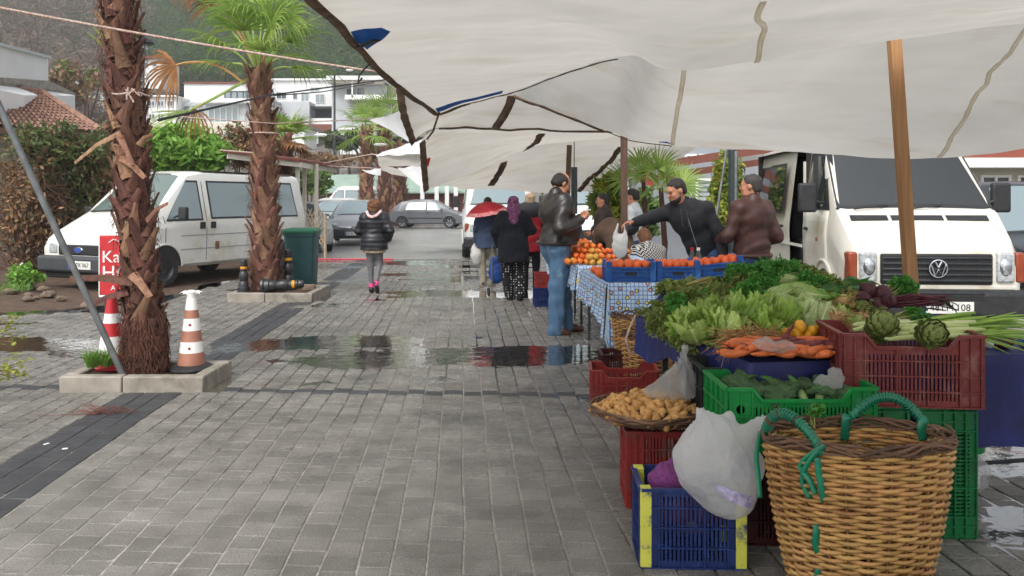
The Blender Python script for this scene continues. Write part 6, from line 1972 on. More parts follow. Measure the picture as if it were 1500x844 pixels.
# person under the red umbrella
m_bluejk = mat('jacket_slate', '#2e3c54', '#374661', 8, 0.85, bump=0.2, bscale=30)
m_beige = mat('trouser_beige', '#8f8878', '#7f7869', 8, 0.9)
figure('person in slate blue jacket and beige trousers under the red umbrella', (-.42, 14.2, 0), .15, 1.55,
       dict(elR=(.25, .10, 1.10), wrR=(.12, .22, 1.22), wrL=(-.25, .08, .86), anR=(.09, -.08, .10)), pitch=.1, top=dict(m=m_bluejk, hem=.74, o=.03, wr=.007), legs=dict(m=m_beige, r=(.095, .075, .07), wr=.007, wf=18), hair=('short', m_hairblk), res=.018)
# person in red waistcoat, half hidden
m_red = mat('jacket_red', '#b3202c', '#9a1a26', 6, 0.7)
m_greyjk = mat('jacket_charcoal', '#34353a', '#2b2c30', 6, 0.85)
m_blond = mat('hair_grey_blond', '#b9a186', '#9c8468', 30, 0.7, bump=0.5, bscale=90)
pr = figure('grey blond person in charcoal and red jacket half hidden by the bald man', (.30, 13.4, 0), -.2, 1.62,
       dict(elR=(.27, .05, 1.12), wrR=(.24, .2, 1.0), anR=(.1, -.1, .1)), top=dict(m=m_red, hem=.70, o=.035, wr=.006), legs=dict(m=m_navy, r=(.09, .07, .06)), hair=('bob', m_blond), res=.018)
K = SDF(); K.ell((0.0, 0, 1.30), (.245, .185, .17)); K.cap((.15, 0, 1.32), (.26, .04, 1.06), .085, .08); K.cap((-.15, 0, 1.32), (-.25, -.02, 1.06), .085, .08)
link('shoulder_wrap', K.mesh('shoulder_wrap', m_greyjk, .018), pr)

# seller leaning over his oranges
m_hood = mat('hoodie_black', '#15161a', '#1d1e23', 7, 0.9, bump=0.25, bscale=40)
sl_ = V(1.98, 8.3, 0)
se = figure('bearded man in black hooded jacket leaning over the oranges with arm stretched out', sl_, math.radians(142), 1.78,
       dict(pel=(-.02, .05, .95), wai=(-.08, 0, 1.09), che=(-.19, -.04, 1.26), nek=(-.275, -.06, 1.42), hed=(-.335, -.10, 1.555), shR=(-.36, .06, 1.345), shL=(-.05, -.14, 1.375), elR=(-.56, -.02, 1.29), wrR=(-.735, -.08, 1.245), elL=(.09, -.17, 1.12), wrL=(.09, -.26, .90)),
       hyaw=math.radians(112), pitch=.42, top=dict(m=m_hood, hem=.86, o=.012, wr=.006, wf=17, arm=(.074, .064, .050), hood=True, cutn=(.25, 0, -1)), legs=dict(m=m_jeansd), hair=('short', m_hairblk), beard=True, res=.012,
       hands=dict(R=dict(dir=(-1, -.15, -.05), palm=(0, -.3, -1), curl=.45), L=dict(dir=(.15, -.3, -1), palm=(-1, 0, 0), curl=.6)))
for q in (-.03, .03): MB().tube([V(-.285 + q, -.19, 1.40), V(-.27 + q, -.205, 1.30), V(-.262 + q, -.205, 1.23)], .005, 5).build('drawstring', m_greyjk, se)
MB().tube([V(-.25, -.185, 1.36), V(-.19, -.20, 1.15), V(-.11, -.17, .92)], .004, 4).build('zip', m_steel, se)
# man in brown jacket, back to us
m_brownjk = mat('jacket_brown', '#3a1f1a', '#4a2a22', 6, 0.55, 0.12, bump=0.25, bscale=18)
m_greyhair = mat('hair_dark_grey', '#2b2725', '#3b3633', 40, 0.6, bump=0.5, bscale=120)
figure('man in dark brown jacket standing with his back to us beside the cream van', (2.36, 8.05, 0), math.radians(30), 1.76,
       dict(elL=(-.27, -.12, 1.13), wrL=(-.30, .14, 1.09), elR=(.26, .06, 1.12), wrR=(.10, .26, 1.05)), hyaw=math.radians(62), pitch=.05,
       top=dict(m=m_brownjk, hem=.93, o=.035, wr=.009, wf=19, arm=(.076, .066, .052), rib=m_brownjk, collar=.03), legs=dict(m=m_jeansd, r=(.098, .07, .06)), hair=('short', m_greyhair), res=.013, bulk=.98)
# people behind the tangerines
m_dkbrown = mat('jacket_dark_umber', '#2a201d', '#362a26', 6, 0.7)
m_umber = mat('coat_umber', '#4a382b', '#5a4535', 7, 0.9)
figure('dark haired man in dark scarf and jacket seen in profile behind the tangerines', (1.30, 11.6, 0), math.radians(75), 1.60,
       dict(elR=(.05, .18, 1.12), wrR=(-.15, .2, 1.1)), hyaw=math.radians(82), pitch=.1, top=dict(m=m_dkbrown, hem=.80, o=.03, wr=.006, collar=.07), legs=dict(m=m_navy), hair=('short', m_hairblk), res=.015)
st_ = figure('person in umber coat with black shoulder bag stooping behind the tangerine heap', (1.42, 11.0, 0), math.radians(35), 1.62,
       dict(pel=(.05, -.1, .86), wai=(.02, -.02, 1.02), che=(-.08, .16, 1.12), nek=(-.18, .34, 1.14), hed=(-.25, .48, 1.12), shL=(-.26, .12, 1.12), shR=(.06, .30, 1.12), elL=(-.30, .2, .92), wrL=(-.3, .36, .85), elR=(.08, .42, .9), wrR=(0, .55, .85)),
       pitch=.9, top=dict(m=m_umber, hem=.60, o=.05, wr=.008, wf=14), legs=dict(m=m_navy), hair=('short', m_hairblk), res=.018, face=False)
K = SDF(); K.ell((.13, -.16, 1.10), (.13, .07, .10)); K.wrinkle(.008, 25, 3)
bg_ = tag(link('shoulder_bag', K.mesh('shoulder_bag', m_puffer, .015), None, (1.42, 11.0, .02)), 'black bag slung over the back of the person in the umber coat', 'bag')
m_shirt = mat('shirt_pale_grey', '#c3c4c6', '#b2b4b8', 6, 0.85)
figure('dark haired person in pale grey top standing behind the brown post', (1.70, 11.5, 0), math.radians(70), 1.66,
       dict(elR=(.0, .2, 1.15), wrR=(-.2, .15, 1.1)), pitch=.15, top=dict(m=m_shirt, hem=.9, o=.02, wr=.006), legs=dict(m=m_jeansd), hair=('short', m_hairblk), res=.018)
m_pattern = bpy.data.materials.new('patterned_knit'); k = NT(m_pattern)
co_ = k.obj(); sx = k.n("SeparateXYZ"); k.set(sx.inputs[0], co_)
zz = k.math('MULTIPLY', sx.outputs[2], 26.0)
zig = k.math('PINGPONG', k.math('MULTIPLY', k.math('ADD', sx.outputs[0], sx.outputs[1]), 34.0), 1.0)
stp = k.math('GREATER_THAN', k.math('FRACT', k.math('ADD', zz, zig)), .55)
k.set(k.b.inputs["Base Color"], k.mix(stp, lin('#1a1a1c'), lin('#bdbab4'))); k.b.inputs["Roughness"].default_value = .95
figure('brown haired person in black and white patterned knit sitting low behind the oranges', (1.72, 10.2, 0), math.radians(20), 1.55,
       dict(pel=(0, 0, .52), wai=(0, .03, .68), che=(-.01, .07, .86), nek=(-.03, .12, 1.02), hed=(-.06, .18, 1.15), shL=(-.19, .05, .96), shR=(.16, .12, .96), elL=(-.25, .1, .72), elR=(.2, .18, .72), wrL=(-.18, .32, .62), wrR=(.12, .36, .62),
   hiL=(-.1, .03, .5), hiR=(.1, .06, .5), knL=(-.13, .42, .5), knR=(.07, .45, .5), anL=(-.13, .40, .085), anR=(.07, .42, .085)),
       pitch=.5, top=dict(m=m_pattern, hem=.48, o=.04, wr=.006, hood=True), legs=dict(m=m_navy), hair=('bob', m_curly), res=.018)
tl = MB(); tl.bb(1.57, 1.87, 10.05, 10.4, .38, .42)
for q in ((1.6, 10.08), (1.84, 10.08), (1.6, 10.37), (1.84, 10.37)): tl.bb(q[0] - .015, q[0] + .015, q[1] - .015, q[1] + .015, 0, .38)
tag(tl.build('stool', m_brown_post), 'low stool under the person in patterned knit', 'stool')

# what the walkers carry
def umbrella(c, r, label, tilt):
 t = thing('umbrella', label, 'umbrella', c); t.rotation_euler = tilt
 m_um = mat('umbrella_red', '#b3222e', '#9c1b27', 5, .55, trans=.25); m_ur = mat('umbrella_rim', '#d9a2a2', '#c94b52', 18, .6, trans=.25)
 n = 8
 def cap_(r0, r1, steps, nm, m):
  mb = MB(); vv = []
  for i in range(steps + 1):
   q = r0 + (r1 - r0) * i / steps
   for k_ in range(n * 4):
    a = 2 * PI * k_ / (n * 4); sc_ = 1 - .05 * (1 - abs(math.cos(a * n / 2))) * q
    vv.append((r * q * sc_ * math.cos(a), r * q * sc_ * math.sin(a), r * .48 * (1 - q * q * 1.0) - .02 * r * (abs(math.sin(a * n / 2))) * q))
  N = n * 4
  mb.add(vv, [(i * N + k_, i * N + (k_ + 1) % N, (i + 1) * N + (k_ + 1) % N, (i + 1) * N + k_) for i in range(steps) for k_ in range(N)])
  return mb.build(nm, m, t, ang=60)
 cap_(0.001, .84, 6, 'canopy', m_um); cap_(.84, 1.0, 2, 'rim', m_ur)
 MB().tube([V(0, 0, r * .52), V(0, 0, -.55)], .006, 6).build('shaft', m_steel, t)
 MB().tube([V(0, 0, -.52), V(0, 0, -.66)], .015, 8).build('handle', m_black, t)
 for k_ in range(n):
  a = 2 * PI * k_ / n
  MB().tube([V(0, 0, r * .44), V(r * .5 * math.cos(a), r * .5 * math.sin(a), r * .33), V(r * math.cos(a), r * math.sin(a), -.01)], .003, 4).build('rib', m_steel, t)
umbrella(P(713, 311, 14.1), .375, 'red umbrella with pale rim held low beside the headscarf woman', (.10, -.20, .3))
K = SDF(); K.ell((0, 0, .28), (.13, .10, .20)); K.ell((0, 0, .46), (.11, .09, .06), .03); K.wrinkle(.008, 22, 2)
tb = thing('shopping_trolley', 'blue wheeled shopping bag pulled beside the headscarf woman', 'trolley bag', (-.24, 12.75, 0), .2)
link('bag', K.mesh('bag', mat('trolley_blue', '#2a56a8', '#22488f', 6, .6), .015), tb, (0, 0, .10))
fr_ = MB(); fr_.tube([V(-.09, -.1, .06), V(-.09, -.1, .8), V(.09, -.1, .8), V(.09, -.1, .06)], .009, 6); fr_.tube([V(-.13, -.09, .07), V(.13, -.09, .07)], .007, 6); fr_.build('frame', m_steel, tb)
for q in (-1, 1): MB().lathe([(.02, -.014), (.065, -.014), (.07, 0), (.065, .014), (.02, .014)], 14, (q * .14, -.09, .07), M=Matrix.Rotation(PI / 2, 3, 'Y')).build('wheel', m_black, tb)
m_bagw = mat('plastic_bag', '#ecebe8', '#e0dfdb', 4, 0.35, 0.1, bump=0.3, bscale=22, trans=0.45)
K = SDF(); K.ell((0, 0, 0), (.10, .08, .15)); K.cap((-.05, 0, .12), (-.02, 0, .27), .03, .01); K.cap((.05, 0, .12), (.02, 0, .27), .03, .01); K.wrinkle(.009, 28, 3)
tag(link('carrier_bag', K.mesh('carrier_bag', m_bagw, .013), None, (-.62, 14.15, .52)), 'white carrier bag hanging from the hand of the person under the umbrella', 'bag')

# ---------------------------------------------------------------- crates
def plastic(name, c, c2=None, c3=None):
 return mat(name, c, c2 or c, 5, 0.42, 0.12, bump=0.06, bscale=60, c3=c3, scale3=7, spec=0.4)
m_crred = plastic('crate_red', '#8e2f2c', '#7c2826', '#6b4a44')
m_crmar = plastic('crate_maroon', '#7a3230', '#6b2a29', '#8a5a54')
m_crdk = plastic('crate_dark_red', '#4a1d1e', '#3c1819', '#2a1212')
m_crgrn = plastic('crate_green', '#118a3e', '#0e7a37', '#3c8a58')
m_crgrn2 = plastic('crate_deep_green', '#0d6a38', '#0a5c30')
m_crblk = plastic('crate_black', '#1c1e1f', '#252829')
m_crblue = plastic('crate_navy', '#1c2f66', '#172857', '#2c4280')
m_crbl2 = plastic('crate_blue', '#23569c', '#1d4a8a', '#3d6fae')
m_cryel = mat('crate_yellow_paint', '#c9cb52', '#bdbd48', 8, .55, c3='#1c2f66', scale3=16)

def crate(label, loc, rz, w, d, h, m, cut=.0, nrib=3, slats=True, corner=None, postm=None, group=None, rot=None, cw=.16, cutd=False, post_up=0.0, name='crate'):
 """slatted crate; w along local x, d along y; walls lowered by `cut` between the corners of the long sides"""
 t = thing(name, label, 'crate', loc, rz, group)
 if rot is not None: t.rotation_euler = rot
 th = .004
 fl = MB()
 n = 7
 for i in range(n):
  y = -d / 2 + d * (i + .5) / n
  fl.bb(-w / 2 + .006, w / 2 - .006, y - d / n * .36, y + d / n * .36, .004, .012)
 for x in (-w * .25, w * .25): fl.bb(x - .012, x + .012, -d / 2 + .006, d / 2 - .006, -.0, .0035)
 fl.build('floor', m, t, ang=0)
 for side in range(4):
  L = w if side % 2 == 0 else d
  c = cut if (side % 2 == 0 or cutd) else 0
  a = side * PI / 2
  off = d / 2 if side % 2 == 0 else w / 2
  mb = MB()
  def B(u0, u1, z0, z1, y0=-.0, y1=th, mb=mb): mb.bb(u0, u1, -off + y0, -off + y1, z0, z1)
  k_ = L * cw
  zc = h - c
  hl = L / 2 - .006
  # corner panels, full height; middle of slats up to the lowered rim
  for s_ in (-1, 1):
   B(min(s_ * hl, s_ * (hl - k_)), max(s_ * hl, s_ * (hl - k_)), .008, h - .012)
   for uu in (hl - .004, hl - k_ + .004, hl - k_ * .5):
    B(s_ * uu - .003, s_ * uu + .003, .0, h - .008, -.010, -.0005)
  x0, x1 = -hl + k_, hl - k_
  zs = [0.0] + [zc * (i + 1) / (nrib + 1) for i in range(nrib)] + [zc]
  if slats:
   q = max(6, int((x1 - x0) / .0165))
   for i in range(q):
    u = x0 + (x1 - x0) * (i + .5) / q
    B(u - .0048, u + .0048, .012, zc - .006, .0004, th - .0004)
   for uu in (x0 + (x1 - x0) / 3, x0 + 2 * (x1 - x0) / 3): B(uu - .0035, uu + .0035, 0, zc - .004, -.010, -.0005)
   B(x0, x1, .006, .03, .0008, th - .0008); B(x0, x1, zc - .035, zc - .008, .0008, th - .0008)
  else:
   B(x0, x1, .01, zc - .008, .0004, th - .0004)
  for z in zs[:-1]: B(-hl - .006, hl + .006, z, z + .006, -.0115, -.0002)
  # rim follows the outline
  for s_ in (-1, 1):
   B(min(s_ * (hl + .008), s_ * (hl - k_ + .001)), max(s_ * (hl + .008), s_ * (hl - k_ + .001)), h - .013, h, -.014, th + .003)
  if c:
   for s_ in (-1, 1):
    u0, u1 = s_ * (hl - k_), s_ * (hl - k_ - c * .8)
    mb.bar((u0, -off - .004, h - .007), (u1, -off - .004, zc - .007), .018, .012, (0, 0, 1))
    v = [(u0, -off + .0006, zc - .02), (u1, -off + .0006, zc - .02), (u0, -off + .0006, h - .012), (u0, -off + th - .0006, zc - .02), (u1, -off + th - .0006, zc - .02), (u0, -off + th - .0006, h - .012)]
    mb.add(v, [(0, 1, 2), (5, 4, 3), (0, 3, 4, 1), (1, 4, 5, 2), (2, 5, 3, 0)])
   B(-hl + k_ + c * .8, hl - k_ - c * .8, zc - .013, zc, -.014, th + .003)
  else:
   B(x0 - .001, x1 + .001, zc - .013, zc, -.0138, th + .0028)
  M = Matrix.Rotation(a, 3, 'Z')
  mb.v = [tuple(M @ Vector(p)) for p in mb.v]
  mb.build('side_panel', m, t, ang=0)
 if postm or post_up:
  for sx in (-1, 1):
   for sy in (-1, 1):
    MB().box((sx * (w / 2 - .016), sy * (d / 2 - .013), (h + post_up) / 2 + .003), (.046, .050, h + post_up - .004)).build('corner_post', postm or m, t, bevel=.004)
 return t

# ---------------------------------------------------------------- stall 1: tables, cloths
m_navycloth = mat('navy_cloth', '#131c58', '#0e1748', 3, .6, bump=.12, bscale=90, c3='#1a2768', scale3=2)
FL_, NL_, NRt, FR_ = V(.80, 5.22, .752), V(1.10, 3.78, .745), V(2.80, 4.02, .75), V(2.75, 5.25, .76)
def lift(u, v):
 e = lambda q, w_: max(0.0, min(1.0, q / w_)); s_ = lambda q: q * q * (3 - 2 * q)
 return .30 * (.62 + .38 * s_(e(u - .22, .22))) * s_(e(u, .10)) * s_(e(.70 - u, .2)) * (s_(e(v, .95)) * .92 + .02)
def top1(u, v):
 p = NL_.lerp(NRt, u).lerp(FL_.lerp(FR_, u), v)
 return p + V(0, 0, lift(u, v))
def stall_one():
 t = thing('trestle_table', 'trestle table under the navy cloth of the vegetable stall', 'table', (1.85, 4.6, 0))
 o = V(1.85, 4.6, 0)
 q = [NL_, NRt, FR_, FL_]; ctr = sum(q, V(0, 0, 0)) / 4
 q = [p.lerp(ctr, .03) - V(0, 0, .012) for p in q]
 MB().add([p - o for p in q] + [p - o - V(0, 0, .025) for p in q], [(0, 1, 2, 3), (7, 6, 5, 4)] + [(i, i + 4, (i + 1) % 4 + 4, (i + 1) % 4) for i in range(4)]).build('tabletop', m_brown_post, t, ang=0)
 for p in ((.93, 4.98), (1.20, 3.98), (2.62, 4.15), (2.62, 5.1), (1.16, 4.40)):
  MB().bb(p[0] - .016 - o.x, p[0] + .016 - o.x, p[1] - .016 - o.y, p[1] + .016 - o.y, 0, .71).build('leg', m_darkmetal, t)
 MB().tube([V(1.2, 3.98, .14) - o, V(2.62, 4.15, .18) - o], .012, 6).build('brace', m_darkmetal, t)
 # boxes under the cloth that raise the back of the display
 c = thing('tablecloth', 'dark navy cloth draped over the vegetable stall', 'tablecloth', (0, 0, 0))
 mb = MB(); mb.grid(lambda u, v: top1(u, v), 40, 34); mb.build('top', m_navycloth, c, ang=180)
 # skirt round left, near and right edges
 per = []
 for i in range(60): per.append((FL_.lerp(NL_, i / 60), V(-1, -.2, 0)))
 for i in range(91): per.append((NL_.lerp(NRt, i / 90), V(.14, -1, 0)))
 S_ = MB(); rows = 14; vv = []
 for j in range(rows + 1):
  q = j / rows
  for i, (p, n_) in enumerate(per):
   if i < 60:
    drop = .20 + .05 * math.sin(i * .19) + (.10 * math.exp(-((i - 36) / 5) ** 2)); drop += .20 * max(0, (i - 48) / 12)
   else:
    k_ = (i - 60) / 90; drop = .44
   n_ = n_.normalized()
   fold = (math.sin(i * .55 + 2 * math.sin(i * .13)) * .012 + math.sin(i * 1.3) * .005) * q ** .7
   a = 0.0 if j == 0 else .010
   vv.append(p + n_ * (a + fold + .010 * q) - V(0, 0, drop * q + (.0 if j else 0)))
 N = len(per)
 S_.add(vv, [(j * N + i, j * N + i + 1, (j + 1) * N + i + 1, (j + 1) * N + i) for j in range(rows) for i in range(N - 1)])
 S_.build('skirt', m_navycloth, c, ang=180)
 b = MB(); b.tube(catmull([V(.79, 5.24, .76), V(.74, 5.2, .66), V(.72, 5.15, .60), V(.76, 5.18, .52)], 5), .008, 5)
 tag(b.build('string', m_rope), 'loose pale string hanging from the corner of the navy cloth', 'string')
stall_one()

# checked cloth with little rings: flat print, so it is texture, laid out in cloth coordinates
m_check = bpy.data.materials.new('checked_cloth'); k = NT(m_check)
uv = k.n("UVMap").outputs[0]
sp = k.n("SeparateXYZ"); k.set(sp.inputs[0], uv)
def stripe(sock, fr, wd): return k.math('LESS_THAN', k.math('ABSOLUTE', k.math('SUBTRACT', k.math('FRACT', k.math('MULTIPLY', sock, fr)), .5)), wd)
gx = k.math('MAXIMUM', stripe(sp.outputs[0], 29.0, .09), stripe(sp.outputs[1], 29.0, .09))
vo = k.n("TexVoronoi", Scale=13.0, Randomness=.6); k.set(vo.inputs["Vector"], uv); vo.voronoi_dimensions = '2D'
ring = k.math('MULTIPLY', k.math('LESS_THAN', vo.outputs["Distance"], .24), k.math('GREATER_THAN', vo.outputs["Distance"], .15))
dot = k.math('LESS_THAN', vo.outputs["Distance"], .15)
col = k.mix(k.noise(40, 2, uv), lin('#bdd0e2'), lin('#a9c2da'))
col = k.mix(gx, col, lin('#4b6ca6'))
col = k.mix(k.math('LESS_THAN', vo.outputs["Distance"], .24), col, lin('#e3e6da'))
col = k.mix(ring, col, lin('#33405a')); col = k.mix(dot, col, k.mix(k.math('GREATER_THAN', k.n("SeparateXYZ", Vector=vo.outputs["Color"]).outputs[0], .5), lin('#d8c35a'), lin('#c98f84')))
k.set(k.b.inputs["Base Color"], col); k.b.inputs["Roughness"].default_value = .6; k.b.inputs["Specular IOR Level"].default_value = .35

def uv_grid(name, fn, uvf, nu, nv, m, parent):
 mb = MB(); mb.grid(fn, nu, nv); me = mb.mesh(name, m, 180)
 ul = me.uv_layers.new(name='UVMap')
 co = [uvf(i / nu, j / nv) for j in range(nv + 1) for i in range(nu + 1)]
 ul.data.foreach_set("uv", [x for lp in me.loops for x in co[lp.vertex_index]])
 return link(name, me, parent)

def stall_two():
 zt = .80
 for (x0, y0, x1, y1, xr, lb, lc) in ((.80, 6.85, .70, 8.2, 2.15, 'table under the checked cloth nearest the seller', 'pale blue checked cloth with ringed dots hanging in a point at its near corner'),
                                         (.695, 8.60, .50, 10.9, 1.55, 'long table under the checked cloth with the tangerine heap', 'pale blue checked cloth under the tangerine heap')):
  t = thing('trestle_table', lb, 'table', (0, 0, 0))
  MB().add([V(x0 + .03, y0 + .03, zt - .01), V(xr, y0 + .03, zt - .01), V(xr, y1, zt - .01), V(x1 + .03, y1, zt - .01), V(x0 + .03, y0 + .03, zt - .04), V(xr, y0 + .03, zt - .04), V(xr, y1, zt - .04), V(x1 + .03, y1, zt - .04)],
                 [(0, 1, 2, 3), (7, 6, 5, 4), (0, 4, 5, 1), (1, 5, 6, 2), (2, 6, 7, 3), (3, 7, 4, 0)]).build('tabletop', m_brown_post, t, ang=0)
  n_ = 3 if y1 - y0 > 2 else 2
  for i in range(n_):
   y = y0 + .15 + (y1 - y0 - .3) * i / (n_ - 1)
   for x in (x0 + .13, xr - .1):
    MB().bb(x - .014, x + .014, y - .014, y + .014, 0, zt - .04).build('leg', m_darkmetal, t)
   MB().tube([V(x0 + .13, y, .25), V(xr - .1, y, .25)], .008, 6).build('brace', m_darkmetal, t)
  c = thing('tablecloth', lc, 'tablecloth', (0, 0, 0))
  E = lambda u: V(x0 + (x1 - x0) * u, y0 + (y1 - y0) * u, zt)
  uv_grid('top', lambda u, v: (E(v).x + (xr - E(v).x) * u, E(v).y, zt + .003 * math.sin(u * 20) * math.sin(v * 17)), lambda u, v: ((xr - x0) * u, (y1 - y0) * v), 30, 24, m_check, c)
  first = y0 < 7.5
  def dropL(u): return (.27 + .19 * math.exp(-u / .16) + .02 * math.sin(u * 40)) if first else .25 + .03 * math.sin(u * 37)
  def sl(u, v):
   p = E(u); f = (.028 * math.sin(u * 60 * (1.0 if first else 1.7)) + .012 * math.sin(u * 131)) * v
   return (p.x - .012 * (v > 0) - .03 * v - f * .7, p.y, zt - dropL(u) * v)
  uv_grid('left_skirt', sl, lambda u, v: ((y1 - y0) * u, -dropL(u) * v), 80, 10, m_check, c)
  def dropF(u): return (.46 * math.exp(-u / .10) + .22 + .05 * math.sin(u * 17)) if first else .2
  def sf(u, v):
   f = (.025 * math.sin(u * 52) + .012 * math.sin(u * 97)) * v
   x = x0 + (xr - x0) * u
   return (x - (.03 * v if u < .001 else 0), y0 - .012 * (v > 0) - .03 * v - f, zt - (dropF(u) if u > 0 else dropL(0)) * v)
  uv_grid('front_skirt', sf, lambda u, v: ((xr - x0) * u, -dropF(u) * v + .013), 70, 10, m_check, c)
stall_two()

# ---------------------------------------------------------------- foreground crates and containers
tC = crate('navy crate with chipped yellow corner posts in the front row', V(.742, 3.47, 0), -.04, .415, .285, .325, m_crblue, .0, 3, postm=m_cryel)
crate('dark red crate holding up the round wicker tray', V(.80, 4.14, 0), -.05, .46, .34, .375, m_crred, .0, 3)
crate('red crate standing alone left of the wicker tray', V(.80, 5.90, 0), -.08, .46, .32, .30, m_crred, .05, 3)
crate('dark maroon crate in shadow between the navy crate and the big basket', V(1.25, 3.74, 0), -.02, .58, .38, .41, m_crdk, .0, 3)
crate('bright green crate full of broccoli', V(1.24, 3.70, .418), .015, .64, .38, .275, m_crgrn, .05, 2)
crate('black crate just behind the green broccoli crate', V(1.14, 4.05, .36), .02, .46, .30, .34, m_crblk, .05, 2)
crate('upturned black crate hidden below the other black one', V(1.16, 4.06, 0), .02, .44, .30, .352, m_crblk, 0, 2)
tR = crate('maroon crate of artichokes and leeks at the top of its stack', V(1.80, 3.84, .575), -.11, .60, .40, .325, m_crmar, .055, 3)
crate('tall green crate standing on its end with its mouth to the right', V(1.785, 3.815, .28), 0, .565, .38, .262, m_crgrn2, .07, 3, rot=(0, -PI / 2, 0))
for o in [x for x in C.objects if x.get('label', '').startswith('tall green crate')]: o.location = (2.055, 3.815, .285); o.rotation_euler = (0, -PI / 2, 0)
crate('second green crate on its end, mostly behind the basket', V(1.50, 3.83, .285), 0, .565, .38, .262, m_crgrn2, .07, 3, rot=(0, PI / 2, 0))
crate('small dark red crate on the paving behind the green stack', V(2.36, 4.75, 0), .05, .40, .30, .17, m_crred, 0, 2)
crate('navy crate on the ground behind the bald customer', V(.52, 11.6, 0), .1, .4, .3, .26, m_crblue, 0, 2)
crate('red crate stacked on navy crate behind the bald customer', V(.53, 11.6, .265), .05, .4, .3, .2, m_crred, 0, 2)
# paper label on the green crate
st = MB(); st.lathe([(0, .0), (.019, .0)], 14, M=Matrix.Rotation(PI / 2, 3, 'X')); tag(st.build('round_sticker', m_redpatch if False else mat('sticker', '#d8c9b8', '#b8443a', 60, .5), loc=(.978, 3.505, .60)), 'round sticker on the left corner of the green crate', 'sticker')
# bucket with clear bag behind the green stack
t = thing('bucket', 'white bucket with green rim behind the green crates', 'bucket', (2.34, 4.28, 0))
MB().lathe([(.0, .01), (.09, .01), (.105, .26)], 24).build('body', m_white_print, t)
MB().lathe([(.108, .20), (.115, .20), (.118, .27), (.108, .275), (.10, .27)], 24).build('rim', m_crgrn, t)

# ---------------------------------------------------------------- wicker baskets
m_wick = mat('wicker_gold', '#bf9459', '#a17842', 3, .5, .12, rnd=.18, huev=.010, bump=.25, bscale=90, c3='#8a6236', scale3=5)
m_wickd = mat('wicker_dark', '#745644', '#5a4230', 6, .75, rnd=.3, bump=.4, bscale=80)
m_stake = mat('wicker_stake', '#8a5f38', '#6d4728', 6, .7, rnd=.2)
m_tape = mat('green_tape', '#0f7f5e', '#0b6b50', 9, .35, spec=.6)

def wicker(label, loc, rz, rb, rt, H, rows, stakes, r, m, rim_m, name='basket', amp=.011, belly=.0, footed=True, cat='basket', rim_n=9, rim_h=.038, rimr=.0065):
 t = thing(name, label, cat, loc, rz)
 rr = random.Random(int(H * 1000) + rows)
 def rad(z):
  q = z / H
  return (rb[0] + (rt[0] - rb[0]) * q + belly * math.sin(PI * q), rb[1] + (rt[1] - rb[1]) * q + belly * math.sin(PI * q))
 n = stakes * 8
 for j in range(rows):
  z = .012 + (H - .012) * (j + .5) / rows
  rx, ry = rad(z)
  mb = MB(); pts = []
  ph = j * PI + rr.uniform(-.25, .25); zz = rr.uniform(-.0015, .0015)
  for i in range(n + 1):
   a = 2 * PI * i / n
   w_ = math.cos(a * stakes / 2 + ph)
   o = amp * (w_ if abs(w_) < .8 else math.copysign(.8 + (abs(w_) - .8) * .5, w_)) + rr.uniform(-.0006, .0006)
   pts.append(V((rx + o) * math.cos(a), (ry + o) * math.sin(a), z + zz + .0018 * math.sin(a * 3 + j)))
  rv = [r * (1 + .10 * math.sin(i * .37 + j)) for i in range(n + 1)]
  mb.tube(pts, rv, 5, False)
  mb.build('strand', m if rr.random() > .015 else rim_m, t, ang=180)
 sm = None
 for i in range(stakes):
  a = 2 * PI * (i + .0) / stakes
  pts = [V(rad(z)[0] * math.cos(a), rad(z)[1] * math.sin(a), z) for z in (0, H * .25, H * .5, H * .75, H)]
  MB().tube(pts, r * .75, 5).build('stake', m_stake, t, ang=180)
 # bound rim of thin dark canes
 for i in range(rim_n):
  mb = MB(); pts = []; p0 = rr.uniform(0, 6.28)
  for k_ in range(73):
   a = 2 * PI * k_ / 72
   rx, ry = rad(H); q = p0 + a * (5 if i % 2 else -4)
   o = .014 * math.cos(q) + rr.uniform(-.003, .003); z = H + rim_h * .5 + rim_h * .5 * math.sin(q) + rr.uniform(-.003, .003)
   pts.append(V((rx + o) * math.cos(a), (ry + o) * math.sin(a), z))
  mb.tube(pts, rimr * rr.uniform(.7, 1.1), 5, False); mb.build('rim_cane', rim_m, t, ang=180)
 b = MB(); b.lathe([(0, .012), (1, .012)], 40, M=Matrix.Diagonal((rad(0)[0] * .98, rad(0)[1] * .98, 1)), cap=False); b.build('base', rim_m, t)
 if footed:
  for i in range(5):
   mb = MB(); p0 = i * 1.3
   mb.tube([V((rb[0] + .010 * math.cos(p0 + k_ * .8)) * math.cos(2 * PI * k_ / 60), (rb[1] + .010 * math.cos(p0 + k_ * .8)) * math.sin(2 * PI * k_ / 60), .018 + .013 * math.sin(p0 + k_ * .8)) for k_ in range(61)], .008, 5, False)
   mb.build('foot_cane', rim_m, t, ang=180)
 return t, rad
BK = V(1.337, 3.17, 0)
bk, rad = wicker('large oval wicker basket with green taped handles', BK, -.02, (.245, .165), (.350, .205), 0.565, 39, 26, .0084, m_wick, m_wickd, belly=.012)
def rimp(deg, z=.0, out=0.0):
 a = math.radians(deg); rx, ry = rad(.565)
 return V((rx + out) * math.cos(a), (ry + out) * math.sin(a), .565 + z)
